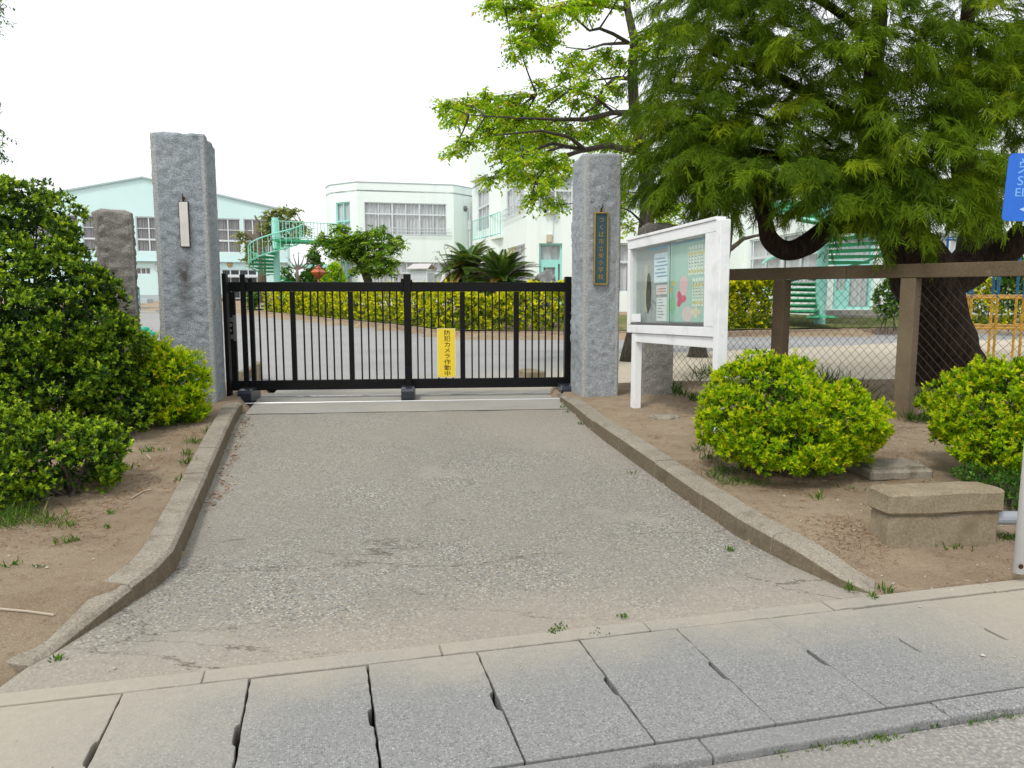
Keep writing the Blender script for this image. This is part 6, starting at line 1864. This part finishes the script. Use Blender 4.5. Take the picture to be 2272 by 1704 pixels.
def place_sprays(P, D, scale, tone):
    parts = []
    N = len(P); which = rng.integers(0, len(PROTO), N)
    for w_, (V0, Q0, r0) in enumerate(PROTO):
        i = np.where(which == w_)[0]
        if not len(i): continue
        d = D[i]; y = unit(np.cross(np.array([0, 0, 1.0]), d)); z = np.cross(d, y)
        roll = rng.normal(0, .5, len(i)); y2 = y * np.cos(roll)[:, None] + z * np.sin(roll)[:, None]; z2 = np.cross(d, y2)
        Rm = np.stack([d, y2, z2], -1)
        V = np.einsum('nij,vj->nvi', Rm, V0) * scale[i][:, None, None]
        # gravity: tips hang
        dist = np.linalg.norm(V, axis=2)
        V[..., 2] -= dist ** 2 * .45 / np.maximum(.2, scale[i][:, None])
        V += P[i][:, None]
        Q = (Q0[None] + (np.arange(len(i)) * len(V0))[:, None, None]).reshape(-1, 4)
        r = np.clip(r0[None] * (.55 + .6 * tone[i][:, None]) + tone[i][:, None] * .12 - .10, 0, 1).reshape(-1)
        parts.append((V.reshape(-1, 3), Q, r))
    return join_leaves(parts)
def in_poly(u, v, poly):
    c = False; j = len(poly) - 1
    for i in range(len(poly)):
        if (poly[i][1] > v) != (poly[j][1] > v) and u < (poly[j][0] - poly[i][0]) * (v - poly[i][1]) / (poly[j][1] - poly[i][1]) + poly[i][0]: c = not c
        j = i
    return c
OUT = [(1535, -700), (1535, -50), (1515, 70), (1500, 190), (1490, 260), (1485, 320), (1495, 355), (1560, 385), (1640, 420), (1700, 430), (1790, 420), (1870, 440), (1960, 470), (2040, 425), (2110, 370), (2250, 345), (2500, 330), (2900, 250), (2900, -900), (1700, -900)]
clumps = []
rc = random.Random(12)
for u, v in ((1960, 330), (2010, 405), (1990, 245), (1930, 395), (1905, 345), (1880, 425), (1960, 445), (1830, 385), (1760, 385), (1690, 395), (1625, 385), (1560, 395), (1500, 360), (1500, 330), (1495, 300), (1495, 245), (1530, 300), (1600, 330), (1680, 350), (2225, 290), (2265, 210), (2270, 310), (2300, 120), (1560, 150), (1600, 80), (1640, 210), (1540, 235), (1700, 110), (1750, 270), (1850, 215), (1850, 110), (1780, 40), (1660, 25), (1590, 15), (1950, 60), (2060, 60), (2230, 250), (2240, 60), (2060, 330), (2030, 150), (1940, 150), (2200, 380), (2105, 400), (2040, 440)):
    Y = rc.uniform(8.2, 9.3) if u > 1700 else rc.uniform(8.8, 9.9)
    clumps.append((tuple(at(u, v, Y)), rc.uniform(.36, .46)))
for u, v, Y in ((1465, 225, 10.6), (1458, 285, 10.6), (1455, 345, 10.7), (1462, 395, 10.8), (1480, 170, 10.5), (1500, 240, 10.4), (1475, 300, 10.5), (1480, 380, 10.6), (1520, 110, 10.4), (1555, 300, 10.7), (1535, 410, 10.7), (1590, 420, 10.8), (1620, 300, 11), (1700, 250, 11.2), (1800, 330, 11.2), (1900, 260, 11.4)):
    clumps.append((tuple(at(u, v, Y)), rc.uniform(.28, .36)))
tries = 0
while len(clumps) < 205 and tries < 20000:
    tries += 1
    u, v = rc.uniform(1400, 2900), rc.uniform(-900, 540)
    if not in_poly(u, v, OUT): continue
    edge = min(1.0, (u - 1400) / 500)
    Y = rc.uniform(8.0, 11.2) if rc.random() < .75 else rc.uniform(10.5, 13.5)
    r_ = rc.uniform(.36, .62)
    c = at(u, v, Y)
    # open places where the sky and the stems show
    if any(abs(u - a) < wu and abs(v - b) < wv for a, b, wu, wv in ((2145, 330, 50, 90), (1790, 175, 60, 36), (2200, 110, 70, 30), (1960, 20, 60, 40))) and rc.random() < .9: continue
    if any((Vector(c) - Vector(q[0])).length < .38 * (r_ + q[1]) for q in clumps): continue
    clumps.append((tuple(c), r_))
fixed = []
for c, r_ in clumps:                                  # keep the crown clear of the pillar beside it
    uu, need = CX + FPX * c[0] / (c[1] * CT), 1378 + (r_ * .95 + .42) * FPX / c[1]
    if uu < need and c[2] < 4.2: c = (c[0] + (need - uu) * c[1] * CT / FPX, c[1], c[2])
    fixed.append((c, r_))
clumps = fixed
ctb = Vector((5.95, 10.35, .2))
con = empty('conifer', ctb); tag(con, 'huge dark feathery conifer with a leaning forked trunk behind the fence', 'tree')
Ps, Ds, Ss, Ts = [], [], [], []
for i, (c, r_) in enumerate(clumps):
    nb2 = int(16 * (r_ / .5) ** 2) + 3
    D = unit(rng.normal(0, 1, (nb2, 3)) * np.array([1, 1, .85]) + np.array([0, -.25, .10]))
    org = np.array(c) + D * np.array([r_ * .95, r_ * .95, r_ * .72]) * (rng.random((nb2, 1)) ** .45)
    hd = D.copy(); hd[:, 2] = hd[:, 2] * .3 + .05; hd = unit(hd + rng.normal(0, .35, hd.shape) * np.array([1, 1, .4]))
    m_ = 13 if c[2] < 6.6 and CX + FPX * c[0] / (c[1] * CT) < 2420 else 7
    t = rng.random((nb2, m_)) ** .8 * rng.uniform(.28, .52, (nb2, 1))
    sd = unit(np.cross(hd, np.array([0, 0, 1.0])))
    P = org[:, None] + hd[:, None] * t[..., None] + sd[:, None] * (rng.normal(0, .055, (nb2, m_)) * (.4 + t * 2))[..., None]
    P[..., 2] -= t ** 2 * .75 + rng.random((nb2, m_)) * .05
    o = hd[:, None] + sd[:, None] * rng.normal(0, .55, (nb2, m_, 1)) + np.array([0, 0, -.15]) - np.array([0, 0, 1.0]) * t[..., None] * .9
    o = unit(o + rng.normal(0, .18, o.shape))
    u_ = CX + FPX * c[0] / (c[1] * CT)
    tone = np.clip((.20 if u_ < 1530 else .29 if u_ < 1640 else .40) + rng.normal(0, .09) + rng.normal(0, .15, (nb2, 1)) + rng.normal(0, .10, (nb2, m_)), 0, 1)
    tone = tone + (rng.random((nb2, 1)) < .15) * .38
    Ps.append(P.reshape(-1, 3)); Ds.append(o.reshape(-1, 3)); Ss.append(rng.uniform(.45, .98, nb2 * m_)); Ts.append(np.clip(tone, 0, 1).reshape(-1))
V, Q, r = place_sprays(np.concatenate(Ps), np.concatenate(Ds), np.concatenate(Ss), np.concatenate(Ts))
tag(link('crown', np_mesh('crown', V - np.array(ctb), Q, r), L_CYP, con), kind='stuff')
def curve(pts, n=6):
    out = []
    P = [pts[0]] + pts + [pts[-1]]
    for i in range(1, len(P) - 2):
        a, b, c, d = (P[i - 1], P[i], P[i + 1], P[i + 2])
        for k in range(n):
            t = k / n
            q = [0.5 * (2 * b[j] + (c[j] - a[j]) * t + (2 * a[j] - 5 * b[j] + 4 * c[j] - d[j]) * t * t + (-a[j] + 3 * b[j] - 3 * c[j] + d[j]) * t ** 3) for j in range(4)]
            out.append(q)
    out.append(list(pts[-1])); return out
def stem(mb, pts, sides=14, rough=.12, seed=0):
    c = curve([list(px(u, v, Y)) + [r_] for u, v, Y, r_ in pts])
    b0 = len(mb.v)
    mb.tube([Vector(q[:3]) - ctb for q in c], [q[3] for q in c], sides)
    for i in range(b0, len(mb.v)):
        q = Vector(mb.v[i]); ring = min(len(c) - 1, (i - b0) // sides); cc = Vector(c[ring][:3]) - ctb
        f = 1 + rough * noise.noise(Vector((((i - b0) % sides) * 1.3, ring * .22, seed))) + rough * .8 * noise.noise(q * 3)
        mb.v[i] = tuple(cc + (q - cc) * f)
tk = MB()
stem(tk, [(2118, 930, 10.2, .62), (2112, 860, 10.2, .50), (2098, 790, 10.2, .42), (2078, 720, 10.2, .38), (2062, 660, 10.2, .39), (2050, 618, 10.2, .40), (2030, 570, 10.15, .36), (2000, 520, 10.1, .27), (1965, 465, 10.0, .22), (1940, 380, 9.9, .17), (1930, 250, 9.9, .13), (1950, 60, 9.8, .09), (1960, -200, 9.8, .05)], 20, .16, 1)
stem(tk, [(2060, 650, 10.25, .26), (2110, 622, 10.3, .27), (2155, 580, 10.4, .27), (2175, 520, 10.5, .26), (2165, 440, 10.5, .22), (2140, 350, 10.5, .16), (2130, 200, 10.4, .12), (2150, 0, 10.3, .08), (2160, -300, 10.3, .04)], 16, .15, 2)
stem(tk, [(2150, 590, 10.4, .20), (2215, 570, 10.2, .19), (2270, 520, 10.0, .16), (2340, 420, 9.8, .12), (2420, 250, 9.6, .07)], 12, .12, 3)
tk.build('trunk', M['bark_red'], con, smooth=True)
def limb_part(*a):
    mb = MB(); stem(mb, *a); mb.build('limb', M['bark_red'], con, smooth=True)
limb_part([(1990, 505, 10.1, .17), (1920, 492, 9.9, .15), (1850, 500, 9.6, .135), (1795, 540, 9.35, .13), (1745, 556, 9.2, .12), (1708, 530, 9.1, .10), (1695, 480, 9.0, .085), (1660, 410, 9.0, .06), (1600, 340, 9.0, .03)], 12, .1, 5)
limb_part([(1950, 430, 10, .10), (1850, 400, 9.7, .08), (1720, 350, 9.4, .06), (1560, 330, 9.4, .03)], 9, .1, 6)
limb_part([(1640, 400, 9.9, .05), (1555, 390, 10.1, .05), (1550, 330, 10.2, .04), (1540, 250, 10.3, .03)], 8, .1, 7)
limb_part([(1935, 300, 9.9, .09), (1830, 230, 9.6, .07), (1700, 160, 9.4, .05), (1580, 120, 9.4, .02)], 9, .1, 8)
limb_part([(1945, 100, 9.9, .07), (1850, 20, 9.6, .05), (1700, -60, 9.4, .02)], 8, .1, 9)
limb_part([(2135, 260, 10.4, .09), (2230, 180, 10.0, .07), (2330, 120, 9.7, .03)], 8, .1, 10)
limb_part([(1960, 480, 10.1, .10), (1900, 420, 9.2, .07), (1880, 360, 8.6, .03)], 8, .1, 11)
lb_ = MB()
for i, (c, r_) in enumerate(clumps):
    if i % 2 == 0:
        q = Vector(c); s0_ = Vector(((px(1950, 200, 9.9)) if q.x < 5.2 else px(2140, 200, 10.4)))
        a = q.lerp(Vector((s0_.x, s0_.y, max(2.6, q.z - .3))), .45)
        branch_mesh(lb_, a - ctb, [q - ctb], .022, .1, sides=4)
tag(lb_.build('branchlets', M['bark_red'], con), kind='stuff')
# grey trunks of the bushes seen between the notice board and the fence
trunk = [(Vector((px(1600, 760, 13.5).x, 13.5, .2)), .10), (px(1598, 640, 13.5), .085), (px(1612, 560, 13.5), .075), (px(1622, 500, 13.5), .05), (px(1640, 440, 13.5), .03)]
limbs = [limb((1604, 610, 13.5, .06), (1590, 560, 13.4, .05), (1585, 500, 13.3, .03)), limb((1612, 560, 13.5, .05), (1650, 530, 13.4, .035), (1690, 520, 13.3, .02))]
B_ = [blob(u, v, 13.3, ru, rv) for u, v, ru, rv in ((1585, 490, 30, 24), (1640, 440, 40, 30), (1600, 450, 34, 26), (1690, 520, 20, 14))]
tree_from_blobs('slender_tree', 'slender grey stemmed tree between notice board and fence rail', trunk, limbs, B_, L_GREEN, M['bark_pale'], .05, .02, .22, 8, 60, twig_r=.006)
stp = gr(1548, 792, .22)
o = MB().lathe([(.30, -.05), (.22, .05), (.17, .25), (.15, .6), (.13, 1.4)], 12).build('tree_stump', M['bark_grey'], None, smooth=True); o.location = (stp.x, stp.y, .2)
tag(o, 'sawn bare trunk standing behind the netting below the notice board', 'stump')

# ---- tree at the far left whose twigs enter the picture
trunk = [(Vector((-8.6, 10.2, .1)), .30), (Vector((-8.5, 10.2, 2.5)), .24), (Vector((-8.3, 10.1, 5.0)), .17), (Vector((-8.2, 10, 7.5)), .08)]
limbs = [[(Vector((-8.4, 10.1, 3.4)), .08), (at(-120, 300, 10.0), .05), (at(-10, 285, 9.8), .02)], [(Vector((-8.3, 10.1, 4.8)), .08), (at(-130, 60, 10.0), .05), (at(-15, 20, 9.8), .02)]]
B_ = [blob(u, v, 9.8, ru, rv) for u, v, ru, rv in ((-5, 15, 20, 22), (-8, 55, 18, 14), (-30, 30, 40, 40), (-80, 60, 60, 60), (0, 240, 28, 14), (8, 300, 24, 11), (2, 345, 24, 16), (-40, 300, 50, 50), (-110, 280, 80, 80), (-150, 100, 90, 100), (-60, -60, 60, 60))]
tree_from_blobs('edge_tree', 'fine twigged tree whose branch tips enter at the upper left edge', trunk, limbs, B_, L_GREEN, M['bark_grey'], .055, .022, .20, 9, 70, droop=.6, twig_r=.004)

# ================================================================== ground litter and weeds
def zsurf(x, y):
    xl, xr = interp_y(KL, y), interp_y(KR, y)
    if xl < x < xr and s_of(x, y) > -.1: return zd(x, y) + .006
    return ground_z(x, y)
def tufts(name, spots, mat, kind='stuff'):
    B, D, N_, LL, WW, rr = [], [], [], [], [], []
    for (x, y, z, n, sp, ln, wd, ro) in spots:
        for i in range(n):
            a = random.uniform(0, 6.28); q = random.uniform(0, sp)
            B.append((x + math.cos(a) * q, y + math.sin(a) * q, z - .004)); t = random.uniform(.15, 1.1)
            b = random.uniform(0, 6.28)
            D.append((math.cos(b) * math.sin(t), math.sin(b) * math.sin(t), math.cos(t))); LL.append(ln * random.uniform(.5, 1.3)); WW.append(wd * random.uniform(.7, 1.3)); rr.append(min(1, max(0, random.gauss(ro, .2))))
    B, D = np.array(B), unit(np.array(D)); nr = np.tile(np.array([[.3, -.6, .7]]), (len(B), 1)) + rng.normal(0, .5, B.shape)
    nr = unit(nr - D * np.sum(nr * D, -1, keepdims=True))
    V, Q = leaf_quads(B, D, nr, np.array(LL), np.array(WW), .05)
    o = link(name, np_mesh(name, V, Q, np.array(rr)), mat); tag(o, kind=kind); return o
def spot_px(u, v, *a):
    for z in (.3, .2, .1, 0.0):
        p = gr(u, v, z)
        if zsurf(p.x, p.y) >= z - .05: break
    p = gr(u, v, zsurf(p.x, p.y)); p = gr(u, v, zsurf(p.x, p.y))
    return (p.x, p.y, zsurf(p.x, p.y)) + a
sp = []
for u, v, n, s_, ln in ((1250, 905, 14, .05, .06), (1258, 915, 12, .04, .05), (1290, 942, 14, .05, .06), (1338, 970, 14, .06, .06), (1392, 1002, 18, .04, .07), (1402, 1022, 10, .04, .05), (1488, 1080, 16, .05, .07), (1503, 1096, 10, .04, .04), (1620, 1186, 18, .04, .04), (1715, 1220, 10, .03, .03), (1818, 1270, 24, .03, .06), (1850, 1292, 20, .03, .05), (1888, 1308, 22, .04, .045), (1966, 1312, 26, .05, .05), (1935, 1325, 14, .03, .03), (394, 1277, 18, .03, .03), (320, 1330, 10, .03, .02), (130, 1462, 18, .03, .03),
                        (1585, 1060, 40, .10, .09), (1610, 1075, 40, .10, .08), (1550, 1000, 30, .08, .10), (1575, 1020, 40, .1, .10), (1605, 1048, 60, .14, .10), (1640, 1070, 40, .12, .08), (1685, 1075, 30, .1, .07), (1815, 1110, 14, .04, .06), (1818, 1095, 10, .03, .05), (1890, 1085, 16, .08, .05),
                        (62, 1150, 60, .12, .10), (30, 1165, 60, .12, .12), (110, 1160, 50, .12, .10), (150, 1170, 24, .08, .09), (10, 1150, 60, .15, .12), (140, 1205, 18, .06, .05), (170, 1200, 14, .03, .05), (245, 1140, 14, .04, .04), (240, 1170, 10, .03, .04), (30, 1255, 20, .06, .04), (90, 1258, 8, .03, .03), (430, 985, 40, .08, .09), (418, 1030, 36, .07, .08), (412, 1010, 30, .05, .08), (460, 960, 24, .06, .07), (400, 1065, 18, .05, .05), (330, 1005, 40, .12, .06), (280, 1040, 40, .14, .06),
                        (1240, 1392, 30, .05, .015), (1228, 1400, 20, .03, .015), (1380, 1368, 20, .04, .02), (1330, 1402, 14, .05, .01), (2120, 1225, 30, .10, .04), (2235, 1190, 30, .07, .05), (2250, 1205, 20, .06, .05), (2070, 1215, 20, .08, .03), (2180, 1200, 20, .10, .035), (1630, 1430, 0, .05, .01)):
    if n: sp.append(spot_px(u, v, n, s_, ln, .007 if ln > .06 else .009, .5))
for u, v, n, ln in ((1565, 840, 40, .40), (1590, 845, 34, .38), (1545, 850, 26, .3), (1770, 850, 26, .42), (1830, 860, 44, .36), (1860, 870, 50, .34), (1885, 880, 40, .30), (1910, 880, 30, .26), (1930, 905, 30, .2), (2010, 900, 50, .24), (2040, 890, 50, .24), (2075, 900, 40, .24), (1960, 920, 30, .14), (2020, 935, 40, .16), (2060, 940, 40, .18), (1490, 870, 40, .2), (1515, 880, 40, .16), (1540, 890, 40, .14)):
    sp.append(spot_px(u, v, n, .14, ln, .012, .25))
random.seed(5)
for k in range(46):       # weeds in the gutter joint
    a = random.choice([1.6, 1.75, 1.9, 2.0, 2.3, 2.45, 2.65, 2.9, .75, .95]) + random.uniform(-.12, .12)
    p = ab(a, 2.232 + random.uniform(-.02, .012)); sp.append((p.x, p.y, -.03, random.randint(5, 14), .025, .022, .004, .6))
tufts('weeds', sp, L_GRASS)
lt = []
def flat_litter(name, spots, mat):
    B, D, LL, WW, rr = [], [], [], [], []
    for (x, y, n, sp_, ln, wd) in spots:
        for i in range(n):
            a = random.uniform(0, 6.28); q = sp_ * math.sqrt(random.random())
            X, Y = x + math.cos(a) * q, y + math.sin(a) * q * 1.3
            B.append((X, Y, zsurf(X, Y) + random.uniform(.002, .010))); b = random.uniform(0, 6.28)
            D.append((math.cos(b), math.sin(b), random.uniform(-.05, .25))); LL.append(ln * random.uniform(.4, 1.4)); WW.append(wd * random.uniform(.6, 1.3)); rr.append(random.random())
    B, D = np.array(B), unit(np.array(D)); nr = np.array([0, 0, 1.0]) + rng.normal(0, .35, B.shape)
    nr = unit(nr - D * np.sum(nr * D, -1, keepdims=True))
    V, Q = leaf_quads(B, D, nr, np.array(LL), np.array(WW), .3)
    o = link(name, np_mesh(name, V, Q, np.array(rr)), mat); tag(o, kind='stuff'); return o
for t in np.linspace(.12, .66, 46):
    y = 9.2 - t * 6; x = interp_y(KL, y) + .05 + abs(random.gauss(0, .035))
    lt.append((x, y, random.randint(2, 7), .05, .035, .012))
for u, v, n, s_ in ((1620, 1040, 160, .22), (1700, 1065, 200, .25), (1790, 1075, 200, .25), (1860, 1060, 160, .2), (1900, 1030, 160, .25), (1950, 1005, 160, .25), (1600, 960, 100, .25), (2030, 1075, 120, .2), (100, 1180, 160, .25), (190, 1130, 200, .25), (270, 1080, 200, .25), (330, 1030, 160, .22), (390, 960, 160, .2), (430, 920, 120, .15), (240, 1190, 60, .2), (1480, 900, 120, .3), (1560, 900, 150, .3), (1850, 900, 160, .4), (1960, 940, 160, .35), (2050, 950, 160, .35), (515, 965, 26, .07), (560, 962, 10, .06), (540, 960, 14, .05), (480, 1100, 20, .06), (455, 1130, 20, .07), (1855, 1190, 130, .22), (1900, 1205, 120, .20), (1920, 1170, 90, .2), (1880, 1180, 90, .15), (350, 1080, 60, .14), (290, 1100, 50, .14), (230, 1060, 60, .25), (400, 980, 60, .2), (440, 930, 60, .15), (180, 1130, 50, .2), (1450, 970, 30, .06), (1540, 1035, 50, .15), (1560, 920, 60, .25), (1500, 905, 70, .25), (1960, 990, 90, .3), (1990, 1010, 70, .3), (1930, 960, 70, .3), (1300, 985, 3, .2), (2100, 1225, 40, .25), (2180, 1215, 40, .2), (310, 1060, 40, .2), (1700, 1120, 30, .2)):
    p = spot_px(u, v); lt.append((p[0], p[1], n, s_, .045, .0045))
for k in range(420):
    x = random.choice([random.uniform(-4.6, -1.9), random.uniform(1.2, 4.2)]); y = random.uniform(3.9, 9)
    if interp_y(KL, y) - .2 < x < interp_y(KR, y) + .2: continue
    lt.append((x, y, random.randint(1, 4), .10, .04, .005))
flat_litter('dry_litter', lt, L_DRY)
# loose grit on drive, gutter and soil
Vs, Fs = MB(), None
gm_ = MB()
for k in range(900):
    x, y = random.uniform(-4, 4), random.uniform(2.4, 8.5)
    on = interp_y(KL, y) + .04 < x < interp_y(KR, y) - .04
    if on and random.random() < .6: continue
    b = N_AL.x * x + N_AL.y * y
    z = -.0 if 2.35 < b < 3.3 else (-.034 if b < 2.25 else zsurf(x, y))
    r_ = random.uniform(.003, .009) * (1.4 if not on else 1)
    c = Vector((x, y, z + r_ * .25)); n_ = [Vector((math.cos(a) * r_ * random.uniform(.7, 1.2), math.sin(a) * r_ * random.uniform(.6, 1.1), 0)) for a in (0, 1.26, 2.5, 3.77, 5.03)]
    vs = [c + q for q in n_] + [c + Vector((0, 0, r_ * .7)), c - Vector((0, 0, r_ * .4))]
    gm_.add(vs, [(i, (i + 1) % 5, 5) for i in range(5)] + [((i + 1) % 5, i, 6) for i in range(5)])
tag(gm_.build('loose_grit', mottled('grit', (.26, .22, .17), (.52, .48, .42), 60, 20, .9, 0)), kind='stuff')
# fallen twigs on the soil at the left
for i, pts in enumerate((((0, 1356), (60, 1360), (120, 1366)), ((292, 1108), (318, 1092), (336, 1088)), ((325, 1012), (335, 1022)))):
    q = [spot_px(*p) for p in pts]
    o = MB().tube([Vector(p[:3]) + Vector((0, 0, .008)) for p in q], .0055, 5).build('fallen_twig', plain('bleached_wood', (.42, .36, .28), .9))
    tag(o, ['long pale fallen twig lying on bare soil at the left edge', 'forked dry twig on the soil beside the left kerb', 'tiny dry twig on the soil under the dark shrub'][i], 'twig')
